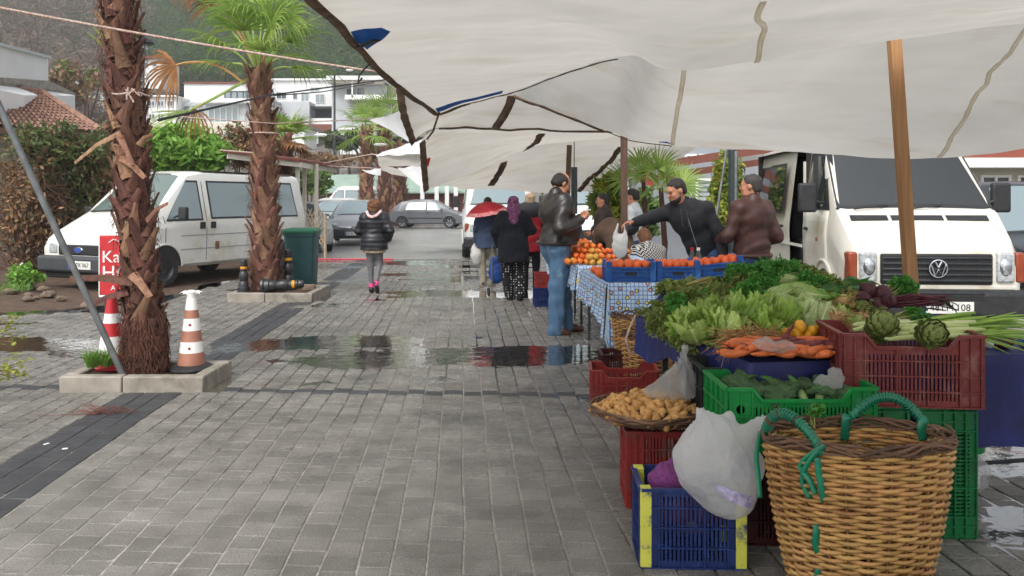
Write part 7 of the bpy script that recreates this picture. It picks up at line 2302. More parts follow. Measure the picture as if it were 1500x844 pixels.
def handle(d0, d1, h, out, n=14):
 a, b = rimp(d0, .0, .004), rimp(d1, .0, .004)
 up = V(0, 0, 1)
 pts = [a.lerp(b, i / n) + up * (h * math.sin(PI * i / n) ** .75) + (rimp((d0 + d1) / 2) - V(0, 0, .6)).normalized() * out * math.sin(PI * i / n) for i in range(n + 1)]
 hd = MB().tube(pts, .0165, 9).build('handle', m_tape, bk, ang=180)
 # tape turns
 for i in range(n * 2):
  q = i / (n * 2) * n; j = min(int(q), n - 1); p = pts[j].lerp(pts[j + 1], q - j); tt = (pts[j + 1] - pts[j]).normalized()
  u = tt.orthogonal().normalized(); w_ = tt.cross(u)
  if i in (5, 6, 12, 19) and d0 > 100: m_ = m_wickd
  else: m_ = m_tape
  ring = [p + (u * math.cos(2 * PI * k_ / 10) + w_ * math.sin(2 * PI * k_ / 10)) * .0182 + tt * .004 * math.sin(2 * PI * k_ / 10) for k_ in range(11)]
  MB().tube(ring, .0042, 4, False).build('tape_turn', m_, hd, ang=180)
handle(168, 236, .125, .03); handle(84, 26, .135, .02)
def ribbon(pts, wd, label='ribbon'):
 pts = catmull(pts, 5); mb = MB(); vv = []
 for i, p in enumerate(pts):
  tt = (pts[min(i + 1, len(pts) - 1)] - pts[max(i - 1, 0)]).normalized(); sd = tt.cross(V(0, -1, .15)).normalized()
  vv += [p - sd * wd / 2, p + sd * wd / 2 + V(0, -.002, 0)]
 mb.add(vv, [(2 * i, 2 * i + 1, 2 * i + 3, 2 * i + 2) for i in range(len(pts) - 1)])
 return mb.build('ribbon', m_tape, bk, ang=180, solid=.0015)
def fs(px, z, out=.02):
 """front surface point of the basket under photo column px"""
 x = (px - 750) / F * 3.0 - BK.x
 rx, ry = rad(z); c = max(-.99, min(.99, x / rx))
 return V(x, -(ry + out) * math.sqrt(1 - c * c), z)
ribbon([rimp(236, .03, .02), fs(1178, .52, .03), fs(1188, .47, .03), fs(1197, .42, .028)], .022)
ribbon([rimp(238, .04, .018), fs(1186, .53, .032), fs(1180, .46, .032), fs(1190, .40, .026)], .020)
ribbon([fs(1198, .555, .026), fs(1200, .50, .028), fs(1204, .44, .026), fs(1208, .395, .018)], .026)
ribbon([fs(1200, .30, .012), fs(1199, .27, .026), fs(1199, .23, .026), fs(1204, .195, .012)], .027)
ribbon([fs(1206, .13, .012), fs(1204, .10, .024), fs(1202, .05, .024), fs(1201, .01, .02)], .027)
ribbon([fs(1212, .085, .018), fs(1218, .08, .024), fs(1222, .075, .018)], .018)
ribbon([rimp(176, .03, .02), rimp(176, -.06, .035), rimp(178, -.14, .03), rimp(182, -.22, .028)], .02)
ribbon([rimp(85, .02, -.01), rimp(86, .05, -.035), rimp(87, 0.01, -.04), rimp(87, -.05, -.03)], .035)
ribbon([rimp(28, .02, -.01), rimp(27, .06, -.02), rimp(27, .03, -.035), rimp(26, -.02, -.03)], .035)
for i in range(40):      # loose cane ends round the rim
 a = R.uniform(0, 360); p = rimp(a, R.uniform(0, .05), R.uniform(-.012, .014)); q = rimp(a + R.uniform(8, 22), R.uniform(0, .06), R.uniform(-.02, .02))
 MB().tube([p, (p + q) / 2 + V(0, 0, .006), q], [.004, .004, .002], 4).build('loose_cane', m_wickd, bk, ang=180)

w2, _ = wicker('round wicker basket under the far end of the vegetable stall', V(1.09, 6.36, 0), 0, (.20, .20), (.23, .23), .44, 24, 20, .0085, m_wick, m_wickd, name='basket', rim_n=4)
wicker('small wicker basket behind the corner of the navy cloth', V(.93, 6.52, .30), 0, (.10, .10), (.13, .13), .26, 16, 16, .007, m_wick, m_wickd, rim_n=4, footed=False)
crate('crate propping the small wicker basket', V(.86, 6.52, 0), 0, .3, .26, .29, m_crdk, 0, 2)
# round tray of Jerusalem artichokes
TR = V(.690, 4.10, .40)
tr, trad = wicker('shallow round dark wicker tray heaped with knobbly tubers', TR, 0, (.20, .20), (.285, .285), .05, 5, 30, .006, m_wickd, m_wickd, name='tray', footed=False, cat='tray', amp=.006, rim_n=6, rim_h=.02)
m_tuber = mat('tuber', '#c79a5e', '#b58349', 22, .75, rnd=.15, bump=.5, bscale=70, c3='#9a6f3e', scale3=30)
def knob(seed):
 rr = random.Random(seed); mb = MB()
 S_ = SDF(); S_.ell((0, 0, 0), (.030, .021, .019))
 for i in range(6): S_.ell((rr.uniform(-.028, .028), rr.uniform(-.02, .02), rr.uniform(-.014, .016)), (rr.uniform(.008, .014),) * 3, .010)
 return S_.mesh('tuber', m_tuber, .0042)
KN = [knob(i) for i in range(5)]
def heap(n, c, rx, ry, z0, h, meshes, name, label, cat, group, seed, s0=.85, s1=1.15, pw=1.0):
 rr = random.Random(seed)
 for i in range(n):
  q = math.sqrt((i + .5) / n); a = i * 2.39996 + rr.uniform(-.3, .3)
  x, y = rx * q * math.cos(a), ry * q * math.sin(a)
  z = z0 + h * (1 - q ** 2) ** pw + rr.uniform(-.006, .010)
  o = link(name, rr.choice(meshes), None, (c[0] + x, c[1] + y, z), (rr.uniform(0, 6.28), rr.uniform(0, 6.28), rr.uniform(0, 6.28)), rr.uniform(s0, s1))
  tag(o, label, cat, group)
heap(150, TR, .262, .262, TR.z + .036, .062, KN, 'tuber', 'knobbly tan tuber heaped on the round wicker tray', 'tuber', 'tubers on the wicker tray', 3)
MB().lathe([(0, .02), (.235, .03), (.25, .05), (0, .11)], 30).build('liner', m_soil, tr)

# ---------------------------------------------------------------- plastic bags
m_bagclear = mat('plastic_clear', '#d9dad8', '#cfd0ce', 6, .25, .08, bump=.5, bscale=16, trans=.5, spec=.6)
m_bagfront = mat('plastic_white', '#eeeeee', '#e2e3e5', 5, .24, .08, bump=.7, bscale=24, trans=.55, c3='#cfcfd8', scale3=3)
for m_, f_ in ((m_bagfront, .27), (m_bagclear, .6)):      # thin film: some of what is behind shows through
 k = NT(m_); k.t.nodes.remove(k.b) if False else None
 sh = k.out.inputs[0].links[0].from_socket; tp = k.n("BsdfTransparent"); mx = k.n("MixShader", i0=f_)
 k.t.links.new(sh, mx.inputs[1]); k.t.links.new(tp.outputs[0], mx.inputs[2]); k.t.links.new(mx.outputs[0], k.out.inputs[0])
K = SDF()
K.ell((0, 0, .01), (.19, .14, .15), 0); K.ell((.04, -.02, -.09), (.13, .115, .11), .05); K.ell((-.06, 0, .10), (.10, .10, .09), .06)
K.cap((-.05, .0, .15), (-.10, .0, .215), .06, .018, .05); K.cap((.10, 0, .12), (.185, .02, .20), .055, .014, .05); K.cap((.02, .04, .15), (.04, .05, .19), .06, .02, .05)
def radiate(S_, knot, n_, amp, reach, seed):
 kn = np.array(knot); r_ = np.random.RandomState(seed); ph = r_.uniform(0, 6.28, 3)
 def f(p, d):
  q = p - kn; th = np.arctan2(q[:, 0], -q[:, 1]); D_ = np.linalg.norm(q, axis=1)
  return d + amp * np.exp(-D_ / reach) * (np.abs(np.sin(n_ * th + ph[0] + 1.2 * np.sin(q[:, 2] * 14 + ph[1]))) ** .6 * 2 - 1)
 S_.post.insert(0, f)
radiate(K, (-.10, 0, .25), 4, .012, .13, 1); radiate(K, (.19, .02, .23), 4, .012, .13, 2)
K.wrinkle(.009, 13, 5); K.crease(.005, 20, 8); K.crease(.0030, 55, 3)
b_ = tag(link('carrier_bag', K.mesh('carrier_bag', m_bagfront, .0085), None, (.842, 3.33, .415), (.0, .10, .1)), 'full white carrier bag resting on the navy crate', 'bag')
m_print = mat('bag_print', '#8f86b8', '#c9c0d8', 40, .5)
for z, x0, x1 in ((-.055, -.05, .12), (-.085, -.02, .13)):
 mb = MB()
 def pf(u, v, z=z, x0=x0, x1=x1):
  x = x0 + (x1 - x0) * u; zz = z + .022 * v - .05 * u
  lo_, hi_ = -.25, .0
  for _ in range(18):
   mid = (lo_ + hi_) / 2
   if K(np.array([[x, mid, zz]]))[0] > 0: lo_ = mid
   else: hi_ = mid
  return (x, lo_ - .002, zz)
 mb.grid(pf, 16, 3); mb.build('printed_stripe', m_print, b_, ang=180)
K2 = SDF(); K2.cap((0, 0, .16), (.005, -.01, .09), .020, .05, .02); K2.ell((-.02, -.04, .03), (.115, .095, .07), .09); K2.ell((-.10, -.06, -.005), (.12, .085, .042), .06); K2.cap((0, 0, .15), (.01, 0, .195), .018, .030, .02)
radiate(K2, (0, 0, .17), 7, .018, .2, 4); K2.crease(.007, 22, 7); K2.crease(.003, 60, 8)
tag(link('clear_bag', K2.mesh('clear_bag', m_bagclear, .009), None, (.865, 4.14, .545)), 'clear bag of bags hung from the navy cloth onto the tray', 'bag')
K3 = SDF(); K3.ell((0, 0, 0), (.075, .05, .045), 0); K3.ell((.03, .01, .04), (.035, .03, .035), .03); K3.crease(.020, 34, 3); K3.crease(.007, 90, 4)
tag(link('clear_bag', K3.mesh('clear_bag', m_bagclear, .006), None, (1.385, 3.575, .70)), 'crumpled clear bag lying on the rim of the green crate', 'bag')
K4 = SDF(); K4.ell((0, 0, 0), (.105, .055, .038), 0); K4.ell((-.06, 0, .015), (.05, .05, .035), .02); K4.crease(.018, 34, 5); K4.crease(.006, 90, 4)
tag(link('clear_bag', K4.mesh('clear_bag', m_bagclear, .006), None, (1.225, 3.79, .82)), 'crumpled clear bag at the front edge of the carrots', 'bag')
K5 = SDF(); K5.ell((0, 0, 0), (.075, .07, .10), 0); K5.crease(.016, 30, 5)
tag(link('clear_bag', K5.mesh('clear_bag', m_bagclear, .008), None, (2.27, 4.02, .155)), 'clear bag leaning by the foot of the green crates', 'bag')
K6 = SDF(); K6.ell((0, 0, -.02), (.085, .06, .125), 0); K6.cap((-.05, 0, .07), (-.02, -.0, .20), .03, .010, .03); K6.cap((.055, 0, .07), (.045, 0, .19), .03, .010, .03); K6.crease(.012, 26, 3)
tag(link('carrier_bag', K6.mesh('carrier_bag', m_bagw, .008), None, (1.07, 8.12, 1.055)), 'white carrier bag hanging from the hooded man outstretched hand', 'bag')
# purple net of red cabbage in the navy crate
m_net = mat('net_purple', '#8d3f86', '#6d2f6c', 60, .6, bump=.8, bscale=160)
K7 = SDF(); K7.ell((0, 0, 0), (.085, .075, .06)); K7.cap((.0, 0, .03), (.02, .02, .07), .03, .012, .03); K7.wrinkle(.006, 45, 3)
tag(link('net_bag', K7.mesh('net_bag', m_net, .007), None, (.66, 3.47, .315)), 'purple net bag of produce lying in the navy crate', 'bag')
for i in range(7):
 o = MB().ball((0, 0, 0), (.055, .055, .05), 14, 10).build('red_cabbage', mat('red_cabbage', '#4d2038', '#64304a', 8, .5) if i == 0 else MATS['red_cabbage'], loc=(.60 + .095 * (i % 4), 3.40 + .12 * (i // 4), .20), ang=180)
 tag(o, 'dark red vegetable inside the navy crate', 'cabbage', 'red vegetables inside the navy crate')

# ---------------------------------------------------------------- produce on stall 1
def H(px, py, up=0.0):
 """point on the sloping heap seen at a photo pixel"""
 q = py + 13.0
 k_ = np.argmin((TAB[:, 0] - px) ** 2 + (TAB[:, 1] - q) ** 2 + 2.0 * TAB[:, 3])
 return V(*TAB[k_, 2:5]) + V(0, 0, up)
TAB = []
for i in range(141):
 for j in range(101):
  q = top1(i / 140, j / 100); TAB.append((750 + F * q.x / q.y, HY - F * (q.z - CH) / q.y, q.x, q.y, q.z))
TAB = np.array(TAB)

def leaf_material(name, green, green2, pale, ribw=.12, base=.45, trans=.3):
 m = bpy.data.materials.new(name); k = NT(m)
 uv = k.n("UVMap").outputs[0]; sp = k.n("SeparateXYZ"); k.set(sp.inputs[0], uv)
 u, v = sp.outputs[0], k.math('ABSOLUTE', sp.outputs[1])
 rib = k.math('SUBTRACT', 1.0, k.math('DIVIDE', v, k.math('MULTIPLY_ADD', u, -ribw, ribw * 1.25)))
 rib = k.math('MINIMUM', k.math('MAXIMUM', rib, 0.0), 1.0)
 bs = k.math('MAXIMUM', k.math('SUBTRACT', 1.0, k.math('DIVIDE', u, base)), 0.0)
 veins = k.math('MULTIPLY', k.math('LESS_THAN', k.math('ABSOLUTE', k.math('SUBTRACT', k.math('FRACT', k.math('ADD', k.math('MULTIPLY', u, 9.0), k.math('MULTIPLY', v, -2.2))), .5)), .07), .35)
 f = k.math('MINIMUM', k.math('ADD', k.math('MAXIMUM', rib, veins), bs), 1.0)
 g = k.mix(k.ramp(k.noise(18, 4, k.obj()), [(.35, (0, 0, 0, 1)), (.65, (1, 1, 1, 1))]), lin(green), lin(green2))
 r = k.n("ObjectInfo").outputs["Random"]
 hsv = k.n("HueSaturation", Color=g, Value=k.math('MULTIPLY_ADD', r, .4, .8))
 col = k.mix(f, hsv.outputs[0], lin(pale))
 k.set(k.b.inputs["Base Color"], col); k.b.inputs["Roughness"].default_value = .45
 bm = k.n("Bump", Strength=.35, Distance=.01, Height=k.noise(60, 4, k.obj())); k.set(k.b.inputs["Normal"], bm.outputs[0])
 tr = k.n("BsdfTranslucent"); k.set(tr.inputs[0], col); ms = k.n("MixShader", i0=trans)
 k.t.links.new(k.b.outputs[0], ms.inputs[1]); k.t.links.new(tr.outputs[0], ms.inputs[2]); k.t.links.new(ms.outputs[0], k.out.inputs[0])
 return m
m_let = leaf_material('lettuce', '#aac665', '#bad278', '#dfe6b6')
m_let2 = leaf_material('lettuce_curly', '#98ba50', '#accb64', '#ccdc98', .08, .3)
m_cab = leaf_material('cabbage_pale', '#b6c888', '#c2d196', '#e0e6c2', .10, .5)
m_rom = leaf_material('romaine', '#6f9a3c', '#86ad4c', '#d3dea4', .30, .8)
m_grn = leaf_material('dark_greens', '#39692a', '#4a7a34', '#8aa658', .08, .3)

def leaf(name, L, W, bend, ruf, m, seed, cup=.25, freq=5.0, point=.7, nu=28, nv=14):
 """leaf rising from the origin along +z, bending towards +x"""
 rr = random.Random(seed); ph = [rr.uniform(0, 6.28) for _ in range(4)]
 def fn(i, j):
  u, v = i, j * 2 - 1
  w_ = W * (math.sin(PI * min(1, u * .93 + .07) ** point) ** .75 * .92 + .12 * (1 - u))
  a = bend * u ** 1.3
  x = L * (1 - math.cos(a)) / max(bend, .01) * .9; z = L * u * math.cos(a * .45)
  e = abs(v) ** 2.2
  r_ = ruf * e * (math.sin(freq * 6.28 * u + ph[0 if v > 0 else 1]) + .5 * math.sin(freq * 13 * u + ph[2 if v > 0 else 3])) * (.3 + u)
  tip = ruf * (1.0 * math.sin(v * 11 + ph[0]) + .6 * math.sin(v * 23 + ph[1])) * max(0, u - .6) * 2.2
  y = v * w_ * .5
  x2 = x - cup * w_ * (v * v) * .5 + r_ * .8 + tip
  return (x2, y + r_ * .3, z + r_ * .5 + tip * .3)
 mb = MB(); mb.grid(fn, nu, nv); me = mb.mesh(name, m, 180)
 ul = me.uv_layers.new(name='UVMap')
 co = [(i / nu, j / nv * 2 - 1) for j in range(nv + 1) for i in range(nu + 1)]
 ul.data.foreach_set("uv", [x for lp in me.loops for x in co[lp.vertex_index]])
 return me
def capleaf(R0, wid, el1, flare, frill, m, seed, nu=20, nv=28):
 """cupped leaf that wraps a head: a patch of a ball with a flaring, frilled rim"""
 rr = random.Random(seed); ph = [rr.uniform(0, 6.28) for _ in range(4)]; kf = rr.uniform(13, 18)
 def fn(i, j):
  u, v = i, j * 2 - 1
  az = v * wid * min(1.0, .35 + 1.1 * u) * (1 - .25 * max(0, u - .8) / .2)
  el = -1.15 + (el1 + 1.15) * u * (1 - .26 * v * v)
  e = min(1.0, max(u ** 4, abs(v) ** 4 * (.3 + .7 * u)))
  w_ = math.sin(kf * az + ph[0]) + .6 * math.sin(kf * 2.1 * az + 9 * u + ph[1]) + .5 * math.sin(16 * u + ph[2] + v * 3)
  r = R0 * (1 + .03 * math.cos(az * 6)) + flare * max(0, u - .45) ** 1.6 * 2.4 + frill * e * w_
  rb = .012 * math.exp(-(v / .10) ** 2) * (1 - u)
  r += rb
  return (r * math.cos(el) * math.cos(az), r * math.cos(el) * math.sin(az), r * math.sin(el) + frill * .22 * e * w_ + R0 * .9)
 mb = MB(); mb.grid(fn, nu, nv); me = mb.mesh('leaf', m, 180)
 ul = me.uv_layers.new(name='UVMap')
 co = [(i / nu, j / nv * 2 - 1) for j in range(nv + 1) for i in range(nu + 1)]
 ul.data.foreach_set("uv", [x for lp in me.loops for x in co[lp.vertex_index]])
 return me
LV = dict(rom=[leaf('leaf', .34, .12, .35 + .2 * i, .010, m_rom, 60 + i, cup=.5, freq=5) for i in range(4)], grn=[leaf('leaf', .20, .075, .7 + .3 * i, .008, m_grn, 80 + i, freq=5) for i in range(4)],
          let=([capleaf(.060, 1.0, 1.25, .0, .004, m_let, i) for i in range(3)], [capleaf(.080, .95, 1.0, .02, .008, m_let, 10 + i) for i in range(3)], [capleaf(.104, .90, .60, .03, .012, m_let, 20 + i) for i in range(3)]),
          curly=([capleaf(.060, 1.0, 1.15, .02, .013, m_let2, 30 + i) for i in range(3)], [capleaf(.082, .95, .9, .045, .019, m_let2, 40 + i) for i in range(3)], [capleaf(.100, .88, .55, .05, .020, m_let2, 50 + i) for i in range(3)]),
          cab=([capleaf(.062, 1.1, 1.4, .0, .002, m_cab, 60 + i) for i in range(3)], [capleaf(.074, 1.05, 1.25, .0, .003, m_cab, 70 + i) for i in range(3)], [capleaf(.086, .9, .8, .03, .006, m_cab, 80 + i) for i in range(3)]))
def head(kind, label, c, n, tilt, rz, sc_, seed, inner=.15, outer=1.15, name='lettuce', cat='lettuce', group=None, pw=1.0):
 """a head of cupped leaves in three layers; tilt leans the whole head"""
 rr = random.Random(seed)
 t = thing(name, label, cat, c, rz, group); t.rotation_euler = (tilt[0], tilt[1], rz); t.scale = (sc_, sc_, sc_ * (1.12 if kind == 'cab' else 1.0))
 for L_, cnt in ((0, 4), (1, 6), (2, 8)):
  for i in range(cnt):
   az = i * 2 * PI / cnt + L_ * .5 + rr.uniform(-.25, .25)
   o = link('leaf', rr.choice(LV[kind][L_]), t, (0, 0, rr.uniform(-.006, .006)), (Matrix.Rotation(az, 3, 'Z') @ Matrix.Rotation(rr.uniform(-.10, .16) * (L_ + .5), 3, 'Y') @ Matrix.Rotation(rr.uniform(-.15, .15), 3, 'X')).to_euler())
   o.scale = (rr.uniform(.92, 1.1),) * 3
 return t
# lettuces and cabbages, from the front left to the right
for kd, lb, c, tl, rz, sc_, sd in (('let', 'pointed pale lettuce at the front left corner of the heap', P(1026, 493, 4.32), (.4, -.35), .2, .92, 1),
 ('curly', 'frilly lettuce hanging over the navy cloth at far left', P(1006, 495, 4.46), (.6, -.6), .8, .72, 2),
 ('let', 'pale lettuce in front of the pulled roots', P(1070, 499, 4.18), (.5, -.1), 1.2, .80, 3),
 ('curly', 'frilly lettuce with dark hollow behind the two pale ones', P(1082, 476, 4.42), (.6, -.25), 2.0, .82, 4),
 ('curly', 'biggest frilly lettuce left of the lemons', P(1130, 496, 4.22), (.65, .0), .5, .92, 5),
 ('curly', 'bright frilly lettuce right above the purple carrot tip', P(1156, 482, 4.36), (.5, .25), 2.5, .76, 6),
 ('cab', 'pale pointed cabbage left of the celeriac roots', P(1184, 482, 4.36), (.35, .15), .4, .92, 7), ('cab', 'pale cabbage directly behind the lemons', P(1198, 499, 4.20), (.45, .1), 1.4, .95, 8),
 ('curly', 'small frilly lettuce filling the gap behind the pale ones', P(1045, 482, 4.40), (.5, -.3), 1.1, .78, 11), ('curly', 'frilly lettuce at the foot of the romaine stalks', P(1108, 466, 4.52), (.5, .1), 3.0, .75, 12),
 ('let', 'light lettuce leaves between celeriac roots and onions', P(1236, 484, 4.28), (.3, .2), 1.0, .6, 9)):
 head(kd, lb, c, 0, tl, rz, sc_, sd, name='cabbage' if kd == 'cab' else 'lettuce', cat='cabbage' if kd == 'cab' else 'lettuce')
def bundle(kind, label, c, n, dirv, sc_, seed, spread=.35, name='romaine_lettuce', cat='lettuce'):
 """long leaves lying together, tips along dirv"""
 rr = random.Random(seed); t = thing(name, label, cat, c); t.scale = (sc_,) * 3
 dv = Vector(dirv).normalized()
 for i in range(n):
  d = (dv + V(rr.uniform(-1, 1), rr.uniform(-1, 1), rr.uniform(-.5, 1)) * spread).normalized()
  q = V(0, 0, 1).rotation_difference(d);
  o = link('leaf', rr.choice(LV[kind]), t, (rr.uniform(-.02, .02), rr.uniform(-.02, .02), rr.uniform(-.01, .03)), (q.to_matrix().to_4x4() @ Matrix.Rotation(rr.uniform(-1.6, 1.6), 4, 'Z')).to_euler())
  o.scale = (rr.uniform(.8, 1.15),) * 3
 return t
bundle('rom', 'romaine lettuce lying with its pale stalk ends to the left', H(1085, 436, .02), 10, (1, .25, .12), 1.05, 1)
bundle('rom', 'romaine with a broad pale rib on top of the pile', H(1128, 425, .04), 9, (.9, -.25, -.05), 1.0, 2)
bundle('rom', 'darker romaine under the paler one beside frilly lettuces', H(1110, 446, .01), 9, (1, -.1, -.02), 1.0, 3)
bundle('rom', 'romaine with leaf tips drooping over the cabbages', H(1160, 430, .03), 8, (.55, -.7, -.15), .85, 4)
bundle('grn', 'dark leafy greens lying behind the celeriac roots', H(1195, 432, .03), 22, (1, .1, .15), .95, 5, .5, 'leafy_greens', 'greens')
bundle('grn', 'dark leafy greens nearest the orange indicator of the van', H(1235, 420, .03), 22, (1, .2, .1), .9, 6, .5, 'leafy_greens', 'greens')
bundle('grn', 'broad dark green leaves between greens and romaine', H(1170, 445, .02), 16, (.7, .5, .1), .9, 7, .5, 'leafy_greens', 'greens')

m_herb = leaf_mat('herb_leaf', '#478a34', '#5f9f44', .3)
m_herb2 = leaf_mat('herb_leaf_olive', '#6b7f3a', '#84904a', .3)
m_stem = mat('herb_stem', '#8a9a55', '#a5a668', 8, .6, isl=.25)
m_stembr = mat('herb_stem_brown', '#b8a468', '#9c9852', 8, .7, isl=.25)
def herb(label, c, dirv, L, rad_, m, sm, seed, nl=900, ns=46, size=.012, cat='herbs', name='herb_bunch', leafstart=.45, flat=0.0):
 """a tied bunch: many thin stems fanning out along dirv with small leaves towards the tips"""
 rr = random.Random(seed); rs = np.random.RandomState(seed)
 t = thing(name, label, cat, c)
 dv = Vector(dirv).normalized(); a = dv.orthogonal().normalized(); b = dv.cross(a)
 mb = MB(); cs = []
 for i in range(ns):
  an = rr.uniform(0, 6.28); q = math.sqrt(rr.random())
  o = (a * math.cos(an) + b * math.sin(an)) * q
  p0 = o * .034 - dv * L * rr.uniform(.0, .16); p1 = o * rad_ * .6 + dv * L * .5 + V(rr.uniform(-.02, .02), rr.uniform(-.02, .02), .015); l = L * rr.uniform(.8, 1.1); p2 = o * rad_ + dv * l - V(0, 0, .12 * l * abs(1 - dv.z))
  mb.tube([p0, p1, p2], [.0036, .0028, .0014], 3, False)
  for k_ in range(5):
   u = leafstart + (1.05 - leafstart) * rr.random(); c_ = p0.lerp(p1, u * 2) if u < .5 else p1.lerp(p2, u * 2 - 1)
   cs.append((c_.x, c_.y, c_.z, rad_ * .28, rad_ * .28, rad_ * .24))
 mb.build('stems', sm, t, ang=180)
 v, f = leaf_quads(cs, size, max(2, int(nl * 1.7) // len(cs)), rs, flat, 1.1)
 link('leaves', np_mesh('leaves', v, f, m, 0), t)
 return t
herb('curly parsley mound at the back, nearest the brown jacketed man', H(1085, 412, -.035), (.1, .1, 1), .17, .10, m_herb, m_stem, 1, 3600, 50, .011)
herb('tall curly parsley bunch at the top of the heap', H(1135, 415, -.035), (.05, .15, 1), .20, .12, m_herb, m_stem, 2, 4200, 60, .011)
herb('parsley bunch in front of the open van door', H(1180, 418, -.03), (.3, .1, 1), .14, .09, m_herb, m_stem, 3, 3000, 46, .011)
herb('parsley leaves filling the gap between two parsley mounds', H(1110, 425, -.01), (.2, -.3, 1), .14, .09, m_herb, m_stem, 4, 2600, 40, .011)
herb('dark rocket bunch with roots to the left, back row', H(1046, 430, -0.05), (.8, .2, .25), .24, .08, m_herb2, m_stembr, 5, 1050, 60, .016)
herb('dark green bunch behind the orange crates corner', H(1020, 432, -.01), (.7, .35, .2), .2, .07, m_herb, m_stembr, 6, 1300, 50, .016)
herb('rocket bunch with beige root ends facing us', H(1036, 440, -0.04), (.75, .6, .15), .22, .07, m_herb2, m_stembr, 7, 840, 70, .016, leafstart=.6)
herb('drooping herb bunch at the far left corner of the heap', H(958, 462, -0.03), (.9, .15, .25), .26, .08, m_herb2, m_stembr, 8, 630, 80, .014, leafstart=.55)
herb('herb bunch with tangled pale stems below the rocket', H(995, 456, -0.04), (.9, .1, .1), .28, .09, m_herb2, m_stem, 9, 630, 90, .014, leafstart=.55)
herb('herb bunch hanging over the navy cloth at far left', H(965, 478, -0.03), (.6, -.6, -.15), .20, .07, m_herb2, m_stembr, 10, 560, 80, .013, leafstart=.4)
herb('olive stems heap left of the pointed pale lettuce', H(1000, 468, -0.02), (.9, -.15, .15), .24, .08, m_herb2, m_stem, 11, 630, 90, .014, leafstart=.5)
herb('dark herb bunch in the hollow behind the frilly lettuces', H(1055, 446, .01), (.8, .3, .4), .24, .09, m_herb, m_stem, 12, 1400, 50, .015)
herb('bunch of dark leaves left of the romaine stalks', H(1065, 430, -0.01), (.6, .5, .5), .22, .08, m_herb2, m_stem, 13, 909, 50, .015)
herb('parsley tuft behind the beetroots and timber post', P(1296, 436, 4.78), (.75, .1, .35), .17, .07, m_herb, m_stem, 15, 2800, 46, .012)
herb('parsley leaves between beet stems and artichokes', P(1315, 470, 4.3), (.9, .1, .12), .15, .055, m_herb, m_stem, 16, 1400, 40, .012)
for i, (px, py, dx, dy, dz, L_, m_, lb) in enumerate(((950, 462, -.5, -.3, .5, .16, 'm_herb2', 'small herb bunch at the very corner of the navy cloth'), (972, 470, -.6, -.5, .4, .17, 'm_herb2', 'herb bunch spilling over the left edge beside the corner'), (990, 480, -.6, -.6, .4, .17, 'm_herb2', 'herb bunch over the left edge nearer to us'), (1000, 455, -.3, -.5, .7, .17, 'm_herb2', 'herb bunch behind the ones at the left edge'), (975, 445, -.4, -.2, .7, .18, 'm_herb', 'dark herb bunch at the back left of the heap'), (1020, 445, -.2, -.5, .8, .18, 'm_herb2', 'olive herb bunch between rocket and lettuces'), (1045, 435, .2, -.5, .8, .18, 'm_herb', 'dark leafy bunch above the frilly lettuces'), (1010, 430, .1, -.2, .9, .17, 'm_herb2', 'olive bunch in front of the middle orange crate'))):
 herb(lb, H(px + 22, py - 2, -.03), (dx * .8 + .2, dy - .1, dz * .35), L_, .07, MATS['herb_leaf'] if m_ == 'm_herb' else MATS['herb_leaf_olive'], m_stembr if i % 2 else m_stem, 60 + i, 420, 110, .0125, leafstart=.4)
for i, (x, y, a, m_, lb) in enumerate(((.93, 5.05, .2, 'b', 'rooty herb bunch lying at the far edge of the navy cloth'), (.99, 4.88, .5, 'a', 'pale stemmed herb bunch lying second from the far edge'), (1.04, 4.72, .1, 'b', 'brown stemmed herb bunch lying above the left edge'), (1.07, 4.55, -.2, 'a', 'yellowish stemmed herb bunch lying behind the corner lettuce'), (1.15, 4.80, .4, 'b', 'tan rooted herb bunch on top of the olive herbs'), (1.22, 4.68, .2, 'a', 'pale stalked bunch between parsley and frilly lettuce'), (1.10, 5.05, .3, 'b', 'herb bunch with knotted roots under the middle orange crate'))):
 u = (x - .95) / 1.7; p = top1(max(0, u), min(1, (y - 3.8) / 1.42))
 herb(lb, V(x, y, max(p.z, .80) + .035), (math.cos(a), math.sin(a), .12), .24, .06, m_herb2, m_stembr if m_ == 'b' else m_stem, 90 + i, 360, 130, .013, leafstart=.62)
for i, (px, py, ln, a) in enumerate(((1225, 428, .17, .1), (1250, 424, .16, .3), (1262, 431, .15, -.15))):
 c = P(px, py, 4.75); dv = V(math.cos(a), math.sin(a), .05)
 o = MB().tube([c + dv * ln * q for q in (-.5, -.46, -.35, 0, .35, .46, .5)], [.006, .016, .021, .023, .021, .015, .005], 10)
 tag(o.build('cucumber', MATS.get('cucumber') or mat('cucumber', '#2f5a2c', '#41703a', 14, .45, bump=.2), ang=180), ['dark green cucumber farthest left behind celeriac', 'middle dark green cucumber touching the beetroots', 'lowest dark green cucumber under the beetroots'][i], 'cucumber', 'cucumbers behind the celeriac')

# loose leaves that fill the gaps between heads and bunches
rs = np.random.RandomState(77)
cs = []
for _ in range(520):
 u, v = rs.uniform(.0, .60), rs.uniform(.22, 1.0)
 if u > .30 and v < .42: continue
 p = top1(u, v); cs.append((p.x, p.y, p.z + .02 + .03 * rs.rand(), .05, .05, .035))
v_, f_ = leaf_quads(cs, .020, 26, rs, .3, 1.3)
tag(link('loose_greens', np_mesh('loose_greens', v_, f_, m_herb2, 0)), 'loose green leaves spread under the heads on the stall', 'greens', kind='stuff')
